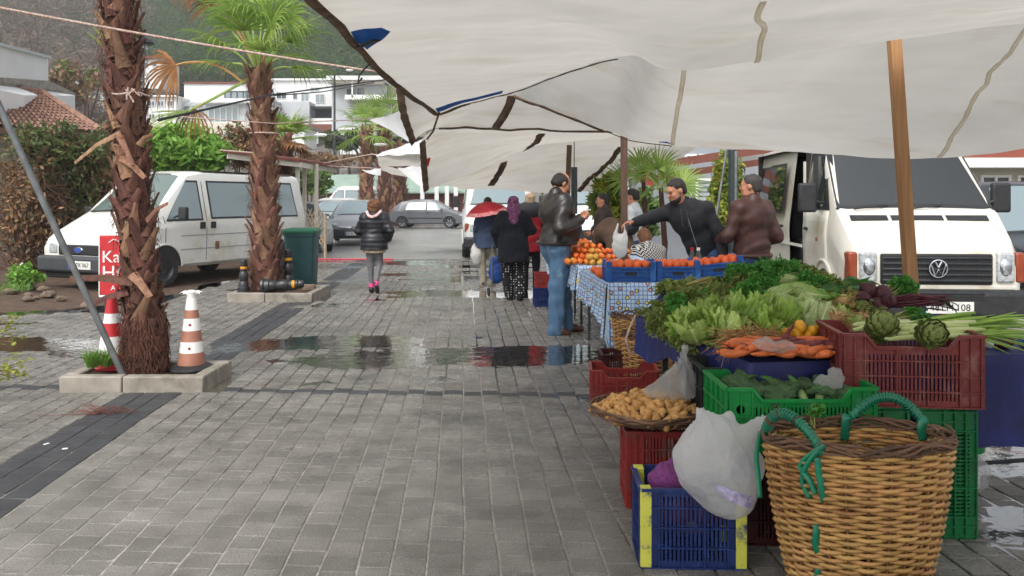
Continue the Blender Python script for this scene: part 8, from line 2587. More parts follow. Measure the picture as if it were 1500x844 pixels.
# roots
m_root = mat('root_tan', '#b98f5c', '#9d7446', 12, .8, isl=.25)
m_celer = mat('celeriac', '#c2a070', '#a07c4e', 14, .85, bump=.7, bscale=50, rnd=.12)
def fibres(mb, c, n, L, r, rr, dirv=None, sag=.4):
 for i in range(n):
  d = V(rr.uniform(-1, 1), rr.uniform(-1, 1), rr.uniform(-.6, .8)).normalized()
  if dirv is not None: d = (d * .55 + Vector(dirv)).normalized()
  p = c + d * r; l = L * rr.uniform(.5, 1.2); e = V(rr.uniform(-.4, .4), rr.uniform(-.4, .4), rr.uniform(-.4, .2)) * l
  mb.tube([p, p + d * l * .5 + e * .3, p + d * l + e - V(0, 0, sag * l * .5)], [.0028, .002, .0008], 3, False)
for i, (px, py, r_, lb) in enumerate(((1235, 446, .058, 'hairy celeriac root on top, right of the pale cabbages'), (1205, 458, .05, 'celeriac root with dark hollow on its left'), (1262, 470, .05, 'pale hairy celeriac root below the beetroots'), (1246, 486, .048, 'celeriac root just above the lemons and maroon crate'), (1225, 466, .04, 'small celeriac root in the middle of the root pile'))):
 rr = random.Random(i); c = P(px, py, 4.50 - .09 * i)
 t = thing('celeriac', lb, 'celeriac', c)
 S_ = SDF(); S_.ell((0, 0, 0), (r_, r_, r_ * .9)); S_.wrinkle(.006, 60, i + 2)
 link('bulb', S_.mesh('bulb', m_celer, .006), t)
 mb = MB(); fibres(mb, V(0, 0, 0), 90, .055, r_ * .93, rr); tag(mb.build('rootlets', m_root, t, ang=180), kind='stuff')
rr = random.Random(9)
t = thing('root_bunch', 'tangled heap of thin tan roots in front of the lettuces', 'roots', P(1090, 505, 4.02))
for i in range(14):
 mb = MB(); c = V(rr.uniform(-.10, .10), rr.uniform(-.05, .05), .02 + .05 * rr.random()); fibres(mb, c, 26, .13, .008, rr, V(rr.uniform(-1, 1), rr.uniform(-.8, .2), -.1), .3)
 p = c; e = c + V(rr.uniform(-.1, .1), rr.uniform(-.06, .02), -.02); mb.tube([p, (p + e) / 2 + V(0, 0, .015), e], [.008, .006, .003], 5)
 mb.build('root', m_root, t, ang=180)
# carrots: orange and purple, piled towards the front edge
m_car = mat('carrot_orange', '#d9743a', '#c4602c', 20, .5, rnd=.18, st=(1, 1, 6), bump=.25, c3='#a8603c', scale3=20)
m_carp = mat('carrot_purple', '#7a2f35', '#5a2229', 18, .55, rnd=.25, bump=.25, c3='#a85a48', scale3=14)
def carrot_mesh(L, r, m, seed):
 rr = random.Random(seed); mb = MB(); b1, b2 = rr.uniform(-.012, .012), rr.uniform(-.012, .012)
 pts = []; rad_ = []
 for i in range(9):
  q = i / 8
  pts.append(V(L * (q - .5), b1 * math.sin(q * 3) , b2 * math.sin(q * 4))); rad_.append(r * (.55 if i == 0 else (1 - .75 * q ** 1.3) * (1 + .05 * math.sin(i * 2.3 + seed))))
 rad_[-1] = r * .06
 mb.tube(pts, rad_, 8)
 mb.tube([pts[0], pts[0] - V(.012, 0, 0)], r * .35, 5)
 return mb.mesh('carrot', m, 180)
CM = [carrot_mesh(.17, .017, m_car, 1), carrot_mesh(.15, .019, m_car, 2), carrot_mesh(.13, .016, m_car, 3)]; CP = [carrot_mesh(.18, .016, m_carp, 4), carrot_mesh(.16, .018, m_carp, 5), carrot_mesh(.20, .014, m_carp, 6)]
rr = random.Random(21)
for i in range(120):
 q = i / 120
 x = rr.uniform(1.06, 1.60); y = rr.uniform(3.775, 3.97)
 if x < 1.16 and y > 3.90: continue
 purple = rr.random() < (.15 + .45 * max(0, min(1, (x - 1.1) / .4)))
 z = .764 + .026 * min(1, (y - 3.76) / .06) + .024 * q + .010 * rr.random() + .05 * max(0, y - 3.8)
 o = link('carrot', rr.choice(CP if purple else CM), None, (x, y, z), (rr.uniform(0, 6.28), rr.uniform(-.14, .14), rr.choice((0, PI)) + rr.uniform(-.6, .6)), rr.uniform(.95, 1.3))
 tag(o, 'purple carrot among the mixed carrots at the front' if purple else 'orange carrot among the mixed carrots at the front', 'carrot', 'purple carrots at the front edge' if purple else 'orange carrots at the front edge')
c = P(1152, 500, 3.99)
o = link('carrot', CP[2], None, c, (0, -1.0, .6)); o.scale = (1.1, 1.3, 1.3); tag(o, 'purple carrot standing up left of the lemons', 'carrot')
m_lem = mat('lemon', '#e3a81f', '#d8961a', 20, .4, bump=.2, bscale=120)
for i, (px, py, lb) in enumerate(((1152, 493, 'yellow lemon at the left end of the row'), (1172, 482, 'yellow lemon topmost in the row'), (1168, 494, 'yellow lemon under the topmost one'), (1190, 489, 'yellow lemon in the middle of the row'), (1203, 487, 'small yellow lemon behind the right hand pair'), (1206, 494, 'largest yellow lemon at the right end of the row'), (1184, 497, 'yellow lemon lying lowest against the carrots'))):
 mb = MB(); mb.lathe([(.0, -.037), (.008, -.034), (.022, -.024), (.029, 0), (.022, .024), (.008, .034), (0, .038)], 14, M=Matrix.Rotation(1.3 + i, 3, 'X'), cap=False)
 tag(mb.build('lemon', m_lem, loc=P(px, py - 4, 4.06), ang=180), lb, 'lemon', 'lemons behind the carrots')
tag(MB().ball((0, 0, 0), (.042, .042, .038), 14, 10).build('tomato', mat('tomato', '#c9552e', '#d8703c', 8, .35, coat=.3), loc=P(1222, 493, 3.99), ang=180), 'orange red round vegetable against the maroon crate', 'tomato')
# beetroots with stems
m_beet = mat('beetroot', '#3c1720', '#4f2029', 12, .6, bump=.3, bscale=60, c3='#522630', scale3=16)
m_bstem = mat('beet_stem', '#4a1a26', '#5d2431', 8, .5, isl=.2)
BT = [(1272, 425, .05, 'uppermost dark beetroot'), (1292, 430, .052, 'large dark beetroot right of the uppermost one'), (1264, 438, .046, 'reddest beetroot at the left of its pile'), (1285, 446, .046, 'beetroot in the middle of the pile'), (1270, 453, .045, 'lowest beetroot in the pile'), (1302, 441, .042, 'beetroot nearest the bundled stems'), (1292, 456, .04, 'small lower beetroot beside white celeriac roots')]
for i, (px, py, r_, lb) in enumerate(BT):
 c = P(px, py, 4.62 - .02 * i); mb = MB()
 mb.lathe([(0.002, -r_ * 1.5), (.004, -r_ * 1.15), (r_ * .45, -r_ * .85), (r_ * .9, -r_ * .35), (r_, .1 * r_), (r_ * .75, r_ * .7), (r_ * .3, r_ * .95), (r_ * .2, r_ * 1.1)], 16, M=Matrix.Rotation(2.2 - .5 * i, 3, 'Y') @ Matrix.Rotation(.8 * i, 3, 'X'), cap=False)
 tag(mb.build('beetroot', m_beet, loc=c, ang=180), lb + ' behind the artichokes', 'beetroot')
t = thing('beet_stems', 'bundle of dark red beet stems reaching right from the beetroots', 'beet stems', P(1302, 444, 4.55))
rr = random.Random(4); mb = MB()
for i in range(46):
 a = rr.uniform(-.25, .22); l = rr.uniform(.2, .34); p = V(rr.uniform(-.02, .02), rr.uniform(-.03, .03), rr.uniform(-.02, .03))
 mb.tube([p, p + V(l * .5, math.sin(a) * l * .5, rr.uniform(0, .03)), p + V(l, math.sin(a) * l, rr.uniform(-.02, .03))], [.006, .005, .004], 5)
mb.build('stems', m_bstem, t, ang=180)
for i in range(6):
 o = link('leaf', LV['grn'][i % 4], t, (rr.uniform(.22, .30), rr.uniform(-.04, .05), rr.uniform(-.01, .03)), (rr.uniform(-.3, .3), 1.3 + rr.uniform(-.3, .3), rr.uniform(-.4, .4))); o.scale = (.55,) * 3
# green onions / leeks over the maroon crate
m_leekw = mat('leek_pale', '#cfd6a0', '#b9c67f', 5, .45, st=(1, 6, 6)); m_leekg = mat('leek_green', '#8fae48', '#76993a', 5, .45, st=(1, 6, 6), rnd=.15)
rr = random.Random(31)
for i in range(15):
 px = 1250 + 9 * (i % 3) if i < 4 else rr.uniform(1292, 1340); py = rr.uniform(470, 500) if i >= 4 else rr.uniform(476, 492)
 c = P(px, py, 3.90 - .012 * i); L_ = rr.uniform(.42, .62); dz = rr.uniform(-.02, .06); dy = rr.uniform(-.05, .10)
 dv = V(1, dy, dz).normalized()
 t = thing('leek', 'pale green leek lying across the maroon crate', 'leek', c, group='leeks on the maroon crate')
 MB().tube([dv * L_ * q + V(0, 0, .012 * math.sin(q * 3)) for q in (0, .05, .2, .45, .62)], [.008, .0125, .012, .012, .010], 8).build('stalk', m_leekw, t, ang=180)
 lf = MB()
 for k_ in range(5):
  e = V(rr.uniform(-.05, .10), rr.uniform(-.10, .10), rr.uniform(-.09, .05))
  s0 = dv * L_ * .55; lf.tube([s0, dv * L_ * .8 + e * .3 + V(0, 0, .012), dv * L_ * rr.uniform(1.0, 1.25) + e], [.009, .0075, .0015], 6, flat=.35)
 lf.build('leaves', m_leekg, t, ang=180)
# celery-like thick stalks
for i in range(7):
 c = P(1297 + 6 * i, 497 - 3.4 * i, 3.86 - .005 * i); dv = V(1, rr.uniform(-.1, .1), .16 + .03 * rr.random()).normalized(); L_ = rr.uniform(.30, .46)
 o = MB().tube([c + dv * L_ * q + V(0, 0, .01 * math.sin(q * 3)) for q in (0, .2, .5, .8, 1)], [.013, .012, .011, .010, .007], 7, flat=.7)
 tag(o.build('celery_stalk', m_leekg, ang=180), 'thick green artichoke stem laid across the maroon crate', 'stem', 'thick stems on the maroon crate')
# artichokes with overlapping bracts
m_art = mat('artichoke', '#7c8a48', '#667438', 12, .6, rnd=.22, c3='#6a4a4a', scale3=14)
def bract():
 mb = MB()
 def fn(u, v):
  s_ = v * 2 - 1; w_ = .024 * (math.sin(PI * (.12 + .80 * u)) ** .7)
  return (.010 * math.sin(u * 2.2) + .004 * u - .010 * s_ * s_ * (1 - .5 * u), s_ * w_, .046 * u)
 mb.grid(fn, 6, 4); return mb.mesh('bract', m_art, 180)
BR = bract()
def artichoke(label, c, axis, sc_):
 t = thing('artichoke', label, 'artichoke', c); t.scale = (sc_,) * 3
 t.rotation_euler = V(0, 0, 1).rotation_difference(Vector(axis).normalized()).to_euler()
 MB().ball((0, 0, 0), (.045, .045, .05), 14, 10).build('heart', m_art, t)
 MB().tube([V(0, 0, -.045), V(0, 0, -.09)], .014, 8).build('stem', m_leekg, t)
 rr = random.Random(2)
 N = 58
 for i in range(N):
  q = i / N; th = PI * (1 - (.10 + .82 * q)); az = i * 2.39996
  r_ = .046 * math.sin(th); z = -.046 * math.cos(th) * -1 if False else .05 * math.cos(th)
  nrm = V(math.sin(th) * math.cos(az), math.sin(th) * math.sin(az), math.cos(th))
  up = (V(0, 0, 1) - nrm * nrm.z).normalized(); sd = up.cross(nrm)
  M = Matrix((nrm, sd * -1, up)).transposed()
  o = link('bract', BR, t, V(r_ * math.cos(az), r_ * math.sin(az), z) - up * .012 + nrm * .003, (M @ Matrix.Rotation(.22 - .1 * q, 3, 'Y')).to_euler()); o.scale = (rr.uniform(.75, .95),) * 3
artichoke('artichoke standing at the left of the maroon crate', P(1292, 478, 3.78), (.15, -.45, .85), 1.12)
artichoke('artichoke facing us over the notch of the maroon crate', P(1365, 488, 3.60), (.05, -.95, .25), 1.0)
# right end of the table
for px, py, r_, m_, lb, nm in ((1468, 506, .052, m_beet, 'black radish at the right end of the navy cloth', 'radish'), (1446, 512, .034, m_white_print, 'white onion between the crate and the black radish', 'onion'), (1452, 500, .035, MATS['red_cabbage'], 'purple onion behind the white one', 'onion'), (1462, 500, .03, m_white_print, 'small white turnip behind the black radish', 'turnip'), (1500, 508, .035, m_bluepatch, 'blue wrapped parcel at the right picture edge', 'parcel')):
 S_ = SDF(); S_.ell((0, 0, 0), (r_, r_, r_ * .85)); S_.wrinkle(.003, 50, 2)
 p = P(px, py, 4.12); p.z = max(p.z, .76 + r_ * .6)
 tag(link(nm, S_.mesh(nm, m_, .007), None, p), lb, nm)
# broccoli in the green crate
m_broc = mat('broccoli', '#3f5f38', '#55744a', 40, .85, bump=1.0, bscale=180, rnd=.2)
m_brst = mat('broccoli_stem', '#7f9a5c', '#93aa6c', 8, .6)
rr = random.Random(8)
def broc_mesh(seed):
 S_ = SDF(); r2 = random.Random(seed)
 for i in range(16):
  a = i * 2.4; q = math.sqrt(i / 16); S_.ell((.05 * q * math.cos(a), .05 * q * math.sin(a), .045 - .03 * q * q), (.020, .020, .016), .006)
 S_.wrinkle(.003, 190, seed); return S_.mesh('florets', m_broc, .005)
BM = [broc_mesh(i) for i in range(3)]
SM = MB().tube([V(0, 0, -.06), V(0, 0, .03)], [.016, .024], 8).mesh('stem', m_brst, 180)
for i in range(26):
 x = .985 + .51 * ((i % 8) + .5) / 8 + rr.uniform(-.02, .02); y = 3.55 + .30 * ((i // 8) + .5) / 4 + rr.uniform(-.02, .02)
 t = thing('broccoli', 'dark green broccoli head in the bright green crate', 'broccoli', (x, y, .61 + rr.uniform(0, .035)), rr.uniform(0, 6), group='broccoli heads in the green crate')
 t.rotation_euler = (rr.uniform(-.7, .7), rr.uniform(-.7, .7), rr.uniform(0, 6))
 link('florets', rr.choice(BM), t); link('stem', SM, t)
for i in range(16):
 o = link('broccoli_leaf', LV['grn'][i % 4], None, (1.0 + .5 * rr.random(), 3.58 + .26 * rr.random(), .645 + .02 * rr.random()), (rr.uniform(-.8, .8), rr.uniform(.4, 1.5), rr.uniform(0, 6.28))); o.scale = (.45,) * 3
 tag(o, 'grey green broccoli leaf lying on the heads in the green crate', 'leaf', 'loose leaves on the broccoli')
herb('sprig of parsley stuck in the rim of the big basket', BK + rimp(105, .02, -.01), (.0, -.3, .8), .07, .04, m_herb, m_stem, 40, 160, 8, .012, 'sprig', 'parsley_sprig')

# ---------------------------------------------------------------- oranges, tangerines and goods on stall 2
m_orange = mat('orange_peel', '#e0662a', '#d6591f', 10, .42, rnd=.12, bump=.35, bscale=200)
m_tang = mat('tangerine_peel', '#d87228', '#c9601c', 10, .45, rnd=.18, huev=.014, bump=.35, bscale=200)
m_quince = mat('quince_peel', '#cc9a3c', '#b88a36', 10, .5, rnd=.15)
OB = MB().ball((0, 0, 0), (.038, .038, .034), 14, 10).mesh('orange', m_orange, 180)
TB = MB().ball((0, 0, 0), (.029, .029, .025), 12, 8).mesh('tangerine', m_tang, 180)
QB = MB().ball((0, 0, 0), (.036, .036, .04), 12, 8).mesh('quince', m_quince, 180)
CR = [((1.005, 7.06, .803), .0, 0.0, 'blue crate of oranges under the hanging white bag'), ((1.405, 7.10, .803), .05, 0.0, 'blue crate of oranges in the middle of the row'), ((1.785, 7.15, .83), -.03, -.11, 'tilted blue crate of oranges nearest the brown jacketed man')]
for ci, (c, rz, ty, lb) in enumerate(CR):
 w_ = .405 if ci != 1 else .36
 t = crate(lb, c, rz, w_, .30, .125, m_crbl2, .0, 2, False, None, None, rot=(0, ty, rz), post_up=.045)
 for sx in (-1, 1):
  MB().bb(-.05, .05, -.156, -.149, .055, .085).build('hand_hole_shade', m_black, t)  # solid black block drawn for the shade in the hand hole
  break
 rr = random.Random(ci + 5); M = Matrix.Translation(c) @ Matrix.Rotation(rz, 4, 'Z') @ Matrix.Rotation(ty, 4, 'Y')
 for lay in range(2):
  for i in range(5):
   for j in range(4):
    x = -w_ / 2 + .045 + (w_ - .09) * (i + .5 * (j % 2) * .5) / 4.3 + rr.uniform(-.006, .006); y = -.105 + .21 * j / 3 + rr.uniform(-.006, .006)
    p = M @ V(x, y, .07 + .058 * lay + rr.uniform(0, .014))
    o = link('orange', OB, None, p, (rr.uniform(0, 6), rr.uniform(0, 6), 0)); tag(o, 'orange in the ' + ['blue crate under the hanging white bag', 'middle blue crate of the row', 'tilted blue crate on the right'][ci], 'orange', ['oranges in the crate under the bag', 'oranges in the middle crate', 'oranges in the tilted crate'][ci])
rr = random.Random(17); n_ = 0
for layer in range(4):
 for i in range(11):
  for j in range(24):
   x = .60 + .066 * i + .033 * (layer % 2) + rr.uniform(-.01, .01); y = 8.72 + .062 * j + rr.uniform(-.01, .01)
   if x > 1.28 or y > 10.15 or x < .58 + .035 * layer + .02 * math.sin(y * 9): continue
   zmax = .83 + .24 * min(1, max(0, (x - .56) / .35)) * min(1, (y - 8.55) / .6)
   z = .832 + .050 * layer
   if z > zmax or n_ > 290: continue
   if layer < 3 and z < zmax - .115: continue
   quince = (y < 8.95 and rr.random() < .3)
   o = link('quince' if quince else 'tangerine', QB if quince else TB, None, (x, y, z + rr.uniform(-.006, .008)), (rr.uniform(0, 6), rr.uniform(0, 6), 0)); n_ += 1
   if quince: tag(o, 'yellow quince at the near edge of the tangerine heap', 'quince', 'quinces beside the tangerines')
   else: tag(o, 'tangerine in the heap on the checked cloth', 'tangerine', 'tangerines in the heap')
# near end: bigger pumpkins / oranges left of the crates
for i, (x, y, r_) in enumerate(((.80, 7.25, .062), (.80, 7.42, .056), (.83, 7.58, .05), (.78, 7.72, .045), (.90, 7.50, .05), (.93, 7.68, .045))):
 tag(MB().ball((0, 0, 0), (r_, r_, r_ * .8), 16, 10).build('grapefruit', m_orange, loc=(x, y, .80 + r_ * .8), ang=180), ['largest orange grapefruit left of the blue crates', 'second orange grapefruit left of the blue crates', 'third orange grapefruit going back along the edge', 'small orange grapefruit at the cloth edge', 'orange grapefruit tucked against the blue crate', 'farthest orange grapefruit by the brown post'][i], 'grapefruit')
# bottles, card, small goods
m_bottle = clear_glass('bottle_glass', '#b9a98f', .08)
m_juice = mat('molasses', '#3b2416', rough=.3)
for i, (px, d) in enumerate(((1014, 7.45), (1023, 7.42))):
 c = P(px, 292, d); t = thing('bottle', ['plastic bottle with red cap behind the oranges', 'plastic bottle of dark molasses with pale cap behind the oranges'][i], 'bottle', (c.x, c.y, .80))
 MB().lathe([(.0, .0), (.036, .0), (.038, .02), (.038, .15), (.030, .19), (.014, .225), (.014, .24)], 18).build('body', m_bottle, t)
 MB().lathe([(.0, .004), (.034, .004), (.034, .145 if i else .10), (0, .15 if i else .10)], 16).build('contents', m_juice, t)
 MB().lathe([(.016, .235), (.016, .262), (0, .263)], 14).build('cap', m_red if i == 0 else m_white_print, t)
for px, d, w_, h_, lb in ((983, 7.5, .07, .15, 'white price card standing behind the middle crate'), (1003, 7.4, .10, .10, 'cream paper bag top behind the middle crate')):
 c = P(px, 292, d); mb = MB().add([V(-w_ / 2, 0, 0), V(w_ / 2, 0, 0), V(w_ / 2 * .8, .02, h_), V(-w_ / 2 * .5, .025, h_ * .9), V(-w_ / 2, .05, 0), V(w_ / 2, .05, 0), V(w_ / 2 * .8, .045, h_), V(-w_ / 2 * .5, .045, h_ * .9)], [(0, 1, 2, 3), (7, 6, 5, 4), (0, 4, 5, 1), (1, 5, 6, 2), (2, 6, 7, 3), (3, 7, 4, 0)])
 tag(mb.build('price_card' if px < 990 else 'paper_bag', m_white_print if px < 990 else m_knit, loc=(c.x, c.y, .80), bevel=.004), lb, 'card' if px < 990 else 'paper bag')
for i, (px, py, d, nm, m_, lb) in enumerate(((833, 352, 10.4, 'clay_jar', m_root, 'brown jar at the far end of the tangerines'), (845, 355, 10.3, 'packet', m_white_print, 'pale packet beside the brown jar'), (862, 360, 10.2, 'box', m_bluepatch, 'small blue and white box behind the tangerines'), (853, 347, 10.7, 'paper_bag', m_knit, 'beige paper sack behind the jar'))):
 c = P(px, py, d)
 if nm == 'clay_jar': o = MB().lathe([(0, 0), (.06, 0), (.085, .07), (.075, .14), (.04, .18), (.045, .21)], 18).build(nm, m_, loc=(c.x, c.y, .80))
 elif nm == 'box': o = MB().bb(-.09, .09, -.05, .05, 0, .11).build(nm, m_, loc=(c.x, c.y, .80), bevel=.004)
 else:
  S_ = SDF(); S_.ell((0, 0, .07), (.10, .07, .085)); S_.wrinkle(.008, 30, i); o = link(nm, S_.mesh(nm, m_, .012), None, (c.x, c.y, .80))
 tag(o, lb, nm.replace('_', ' '))

# ---------------------------------------------------------------- props on the left
def cone(c, label, lean=0.0):
 t = thing('traffic_cone', label, 'traffic cone', c, .3); t.rotation_euler = (lean, 0, .3)
 m_o = mat('cone_red_brown', '#a87460', '#9a6552', 6, .55) if 'cone_red_brown' not in MATS else MATS['cone_red_brown']
 Hc, r0, r1 = .60, .115, .038
 def rr_(z): return r0 + (r1 - r0) * z / Hc
 zs = [(0.04, .15, m_o), (.15, .24, m_white_print), (.24, .33, m_o), (.33, .43, m_white_print), (.43, .50, m_o), (.50, .60, m_white_print)]
 for a, b, m_ in zs:
  MB().lathe([(rr_(a) + .001, a), (rr_(b) + .001, b)], 24, cap=False).build('band', m_, t)
 for z, k_ in ((.19, 0), (.38, 1)):
  MB().lathe([(0, rr_(z) + .003), (.011, rr_(z) + .003), (.012, rr_(z) - .004)], 12, (0, 0, z), M=Matrix.Rotation(PI / 2, 3, 'X') @ Matrix.Rotation(-.12, 3, 'Y')).build('reflector', m_red_lens, t)
 MB().lathe([(.19, .0), (.195, .02), (.16, .04), (.125, .05), (.11, .05)], 8).build('foot', m_black, t, bevel=.004)
 # head: flared top with two ears
 hd = MB(); hd.lathe([(.036, .58), (.034, .63), (.040, .645), (.03, .66), (0, .662)], 16)
 for s_ in (-1, 1):
  hd.tube([V(0, 0, .628), V(s_ * .05, 0, .645), V(s_ * .082, 0, .632)], [.022, .018, .016], 8, flat=.6)
 hd.build('head', m_white_print, t)
 for s_ in (-1, 1): MB().lathe([(0, .018), (.008, .018), (.009, .0)], 10, (s_ * .074, -.002, .636), M=Matrix.Rotation(PI / 2, 3, 'X')).build('lug_hole', m_darkmetal, t)
cone((-2.66, 6.80, .085), 'brown and white banded traffic cone right of the first palm trunk')
t = thing('traffic_cone', 'red and white traffic cone mostly hidden behind the first palm trunk', 'traffic cone', (-3.36, 6.88, .085))
m_cr = mat('cone_red', '#c4252c', '#b01f26', 6, .5)
for a, b, m_ in ((.03, .13, m_cr), (.13, .27, m_white_print), (.27, .38, m_cr), (.38, .46, m_white_print), (.46, .60, m_cr)):
 MB().lathe([(.125 - .15 * a, a), (.125 - .15 * b, b)], 20, cap=False).build('band', m_, t)
MB().box((0, 0, .018), (.34, .34, .034)).build('foot', m_cr, t, bevel=.012)
# red hotel sign
c = P(168, 292, 8.3)
t = thing('pavement_sign', 'red pavement sign with white lettering behind the first palm', 'sign', (c.x, c.y, 0), .06)
zb, zt = 1.5 - (432 - 292) / F * 8.3, 1.5 - (345 - 292) / F * 8.3
bd_ = MB().bb(-.14, .36, -.02, .02, zb, zt).build('board', m_cr, t, bevel=.01)
MB().bb(-.15, .37, -.015, .015, zt, zt + .02).build('edge', m_frame, t); MB().bb(-.15, -.141, -.02, .02, zb, zt).build('edge', m_frame, t); MB().bb(-.15, .37, -.016, .016, zb - .02, zb).build('edge', m_frame, t)
for tx, x, z, sz in (('Kar', -.12, zt - .22, .17), ('HO', -.12, zt - .38, .19)):
 link('lettering', text_mesh(tx, sz, m_white_print, .002, 'LEFT'), bd_, (x, -.0225, z), (PI / 2, 0, 0))
link('lettering', text_mesh('A', .07, m_white_print, .002, 'LEFT'), bd_, (-.03, -.0225, zb + .07), (PI / 2, 0, 0))
MB().tube([V(-.05, -.0225, zt - .07), V(0, -.0225, zt - .035), V(.05, -.0225, zt - .06)], .006, 4).build('emblem', m_white_print, bd_)
for x in (-.08, .30): MB().bb(x - .015, x + .015, -.012, .012, 0, zb - .02).build('leg', m_darkmetal, t)
# wheelie bin
m_bin = mat('bin_green', '#1f4a4c', '#1a4042', 5, .5, bump=.05); m_binl = mat('bin_lid', '#1f6a4c', '#1a5c42', 5, .45)
t = thing('wheelie_bin', 'dark green wheelie bin standing behind the second palm', 'bin', (-3.46, 13.5, 0), .05)
mb = MB();
def ring(hw, hd, z, r_=.05):
 o = []
 for sx, sy in ((1, 1), (-1, 1), (-1, -1), (1, -1)):
  for k_ in range(4):
   a = math.atan2(sy, sx) - PI / 4 + k_ * PI / 6
   o.append(V(sx * (hw - r_) + r_ * math.cos(a), sy * (hd - r_) + r_ * math.sin(a), z))
 return o
rs_ = [ring(.20, .22, .02), ring(.21, .23, .1), ring(.245, .27, .90), ring(.26, .285, .905), ring(.26, .285, .95)]
N = 16; mb.add([p for r_ in rs_ for p in r_], [(j * N + i, j * N + (i + 1) % N, (j + 1) * N + (i + 1) % N, (j + 1) * N + i) for j in range(4) for i in range(N)] + [tuple(range(N - 1, -1, -1))])
mb.build('body', m_bin, t)
mb = MB(); rs_ = [ring(.27, .30, .951), ring(.275, .305, .985), ring(.25, .27, 1.02), ring(.20, .2, 1.03)]
mb.add([p for r_ in rs_ for p in r_], [(j * N + i, j * N + (i + 1) % N, (j + 1) * N + (i + 1) % N, (j + 1) * N + i) for j in range(3) for i in range(N)] + [tuple(range(3 * N, 4 * N)), tuple(range(N - 1, -1, -1))])
mb.build('lid', m_binl, t)
MB().tube([V(-.22, .32, .98), V(.22, .32, .98)], .014, 8).build('handle', m_bin, t)
for s_ in (-1, 1): MB().lathe([(0, -.02), (.08, -.02), (.085, 0), (.08, .02), (0, .02)], 16, (s_ * .17, .22, .085), M=Matrix.Rotation(PI / 2, 3, 'Y')).build('wheel', m_black, t)
# cast bollards, one upright left, one upright right, one fallen
m_iron = mat('cast_iron', '#1b1c1e', '#26272a', 10, .38, .1, spec=.6); m_yel = mat('bollard_yellow', '#d8981f', '#c98a18', 10, .5)
def bollard(label, loc, rot=(0, 0, 0), s_=1.0):
 t = thing('bollard', label, 'bollard', loc, group=None); t.rotation_euler = rot; t.scale = (s_,) * 3
 MB().lathe([(.0, 0), (.115, 0), (.115, .03), (.095, .045), (.095, .10), (.080, .115), (.078, .17), (.058, .20), (.072, .24), (.078, .29), (.066, .335), (.052, .36), (.060, .375), (.060, .395), (.050, .40)], 20).build('shaft', m_iron, t)
 MB().lathe([(.052, .40), (.054, .405), (.054, .435), (.052, .44)], 20, cap=False).build('band', m_yel, t)
 MB().lathe([(.055, .44), (.062, .45), (.062, .475), (.050, .485), (.058, .515), (.045, .55), (.0, .565)], 20).build('head', m_iron, t)
bollard('black bollard with yellow band standing left of the second palm', P(357, 292, 12.15) - V(0, 0, 1.5 - .10), s_=.92)
bollard('black bollard with yellow band standing right of second palm', P(422, 292, 12.75) - V(0, 0, 1.5 - .10), s_=1.12)
p = P(384, 292, 12.12); bollard('fallen black bollard lying along the planter under the second palm', (p.x, p.y, .21), (0, PI / 2 - .06, .05), 1.1)
tag(MB().bb(-.09, .09, -.05, .05, 0, .09).build('brick', m_rub, loc=(-3.12, 12.6, .10), bevel=.008), 'loose pale brick lying by the fallen bollard', 'brick')
# lattice screen, cable cover strip, white hose end
t = thing('lattice_screen', 'weathered lattice screen leaning by the shelter post', 'screen', (-5.15, 20.9, 0), -.5)
for i in range(9):
 for s_ in (-1, 1):
  x0 = -.5 + i * .125; a, b_ = V(x0, .01 * s_, .35), V(x0 + s_ * .55, .01 * s_, 1.25)
  f0 = max(0, min(1, ((-.5 if s_ > 0 else .5) - x0) / (s_ * .55))) if (s_ > 0 and x0 < -.5) else 0
  f1 = 1.0
  if s_ > 0 and x0 + .55 > .5: f1 = (.5 - x0) / .55
  if s_ < 0 and x0 - .55 < -.5: f1 = (x0 + .5) / .55
  if f1 - f0 < .05: continue
  MB().bar(a.lerp(b_, f0), a.lerp(b_, f1), .028, .012, (0, 1, 0)).build('slat', m_knit, t, ang=0)
for a, b_ in ((V(-.5, 0, .3), V(-.5, 0, 1.3)), (V(.5, 0, .0), V(.5, 0, 1.1)), (V(-.5, 0, 0.0), V(-.5, 0, .3))): MB().bar(a, b_, .05, .05).build('frame', m_knit, t, ang=0)
mb = MB(); mb.bb(-5.05, -2.95, 20.28, 20.36, -.01, .03)
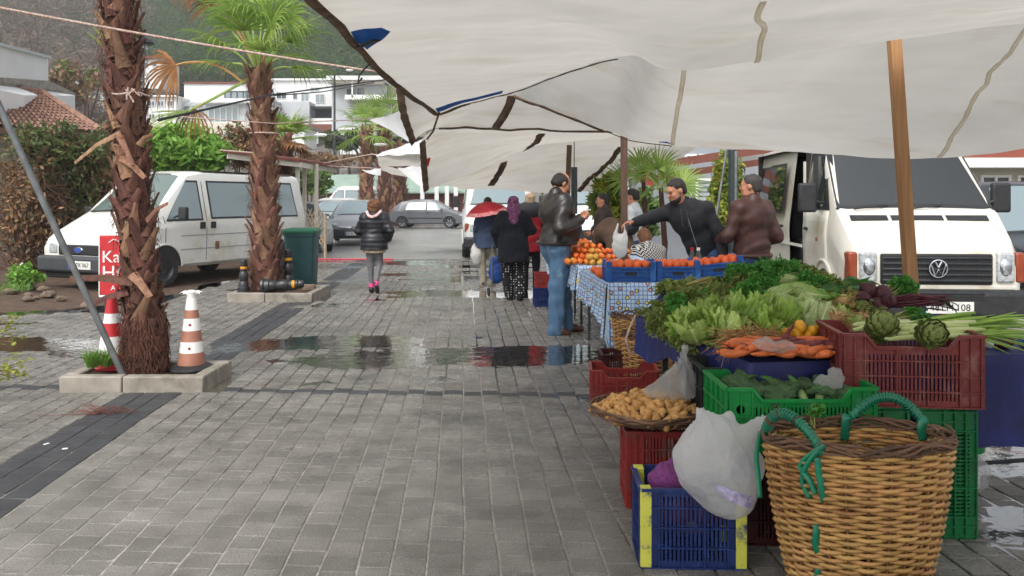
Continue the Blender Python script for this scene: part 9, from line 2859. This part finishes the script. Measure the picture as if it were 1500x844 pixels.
tag(mb.build('cable_cover', mat('cable_cover_red', '#c4404e', '#b03644', 6, .5), bevel=.01), 'thin red cable cover lying across the lane', 'cable cover')
p = P(28, 425, 13.4)
tag(MB().tube(catmull([V(p.x - .05, p.y, 0), V(p.x - .06, p.y, .18), V(p.x - .02, p.y, .36), V(p.x + .06, p.y, .45)], 5), .022, 8).build('white_pipe', m_white_print, ang=180), 'curved white pipe end sticking out of the weeds', 'pipe')
p = P(66, 350, 16.0)
t = thing('gate', 'bright blue gate half hidden behind the white van bonnet', 'gate', (p.x, p.y, 0))
for i in range(6): MB().bb(-.16 + i * .06, -.13 + i * .06, -.012, .012, .15, 1.35).build('bar', m_bluepatch, t, ang=0)
for z in (.2, .75, 1.3): MB().bb(-.19, .2, .013, .03, z, z + .04).build('rail', m_bluepatch, t, ang=0)
tag(link('fallen_leaf', LV['grn'][0], None, (2.62, 4.75, .006), (0, 1.5, .4), .5), 'green leaf dropped on the wet paving behind the stall', 'leaf')
tag(link('paper_scrap', MB().box((0, 0, 0), (.03, .022, .002)).mesh('paper_scrap', m_white_print, 0), None, G(95, 658) + V(0, 0, .003), (0, 0, .4)), 'small white scrap on the dark paving stripe', 'scrap')
tag(link('paper_scrap', MB().box((0, 0, 0), (.035, .016, .002)).mesh('paper_scrap', m_white_print, 0), None, G(68, 651) + V(0, 0, .003), (0, 0, 1.2)), 'thin white scrap left of the other on dark stripe', 'scrap')

# ---------------------------------------------------------------- the damp air
hz = MB().bb(-780, 780, -60, 480, -2.0, max(HMAX, 60) + 12).build('haze', None, ang=0)
hz.data.materials.clear()
m_haze = bpy.data.materials.new('haze'); m_haze.use_nodes = True
ht = m_haze.node_tree
for n_ in list(ht.nodes):
 if n_.type != 'OUTPUT_MATERIAL': ht.nodes.remove(n_)
pv = ht.nodes.new("ShaderNodeVolumePrincipled")
pv.inputs["Color"].default_value = (.93, .95, .97, 1)
pv.inputs["Density"].default_value = 0.0009
ht.links.new(pv.outputs[0], ht.nodes["Material Output"].inputs["Volume"])
hz.data.materials.append(m_haze)
tag(hz, kind='stuff')
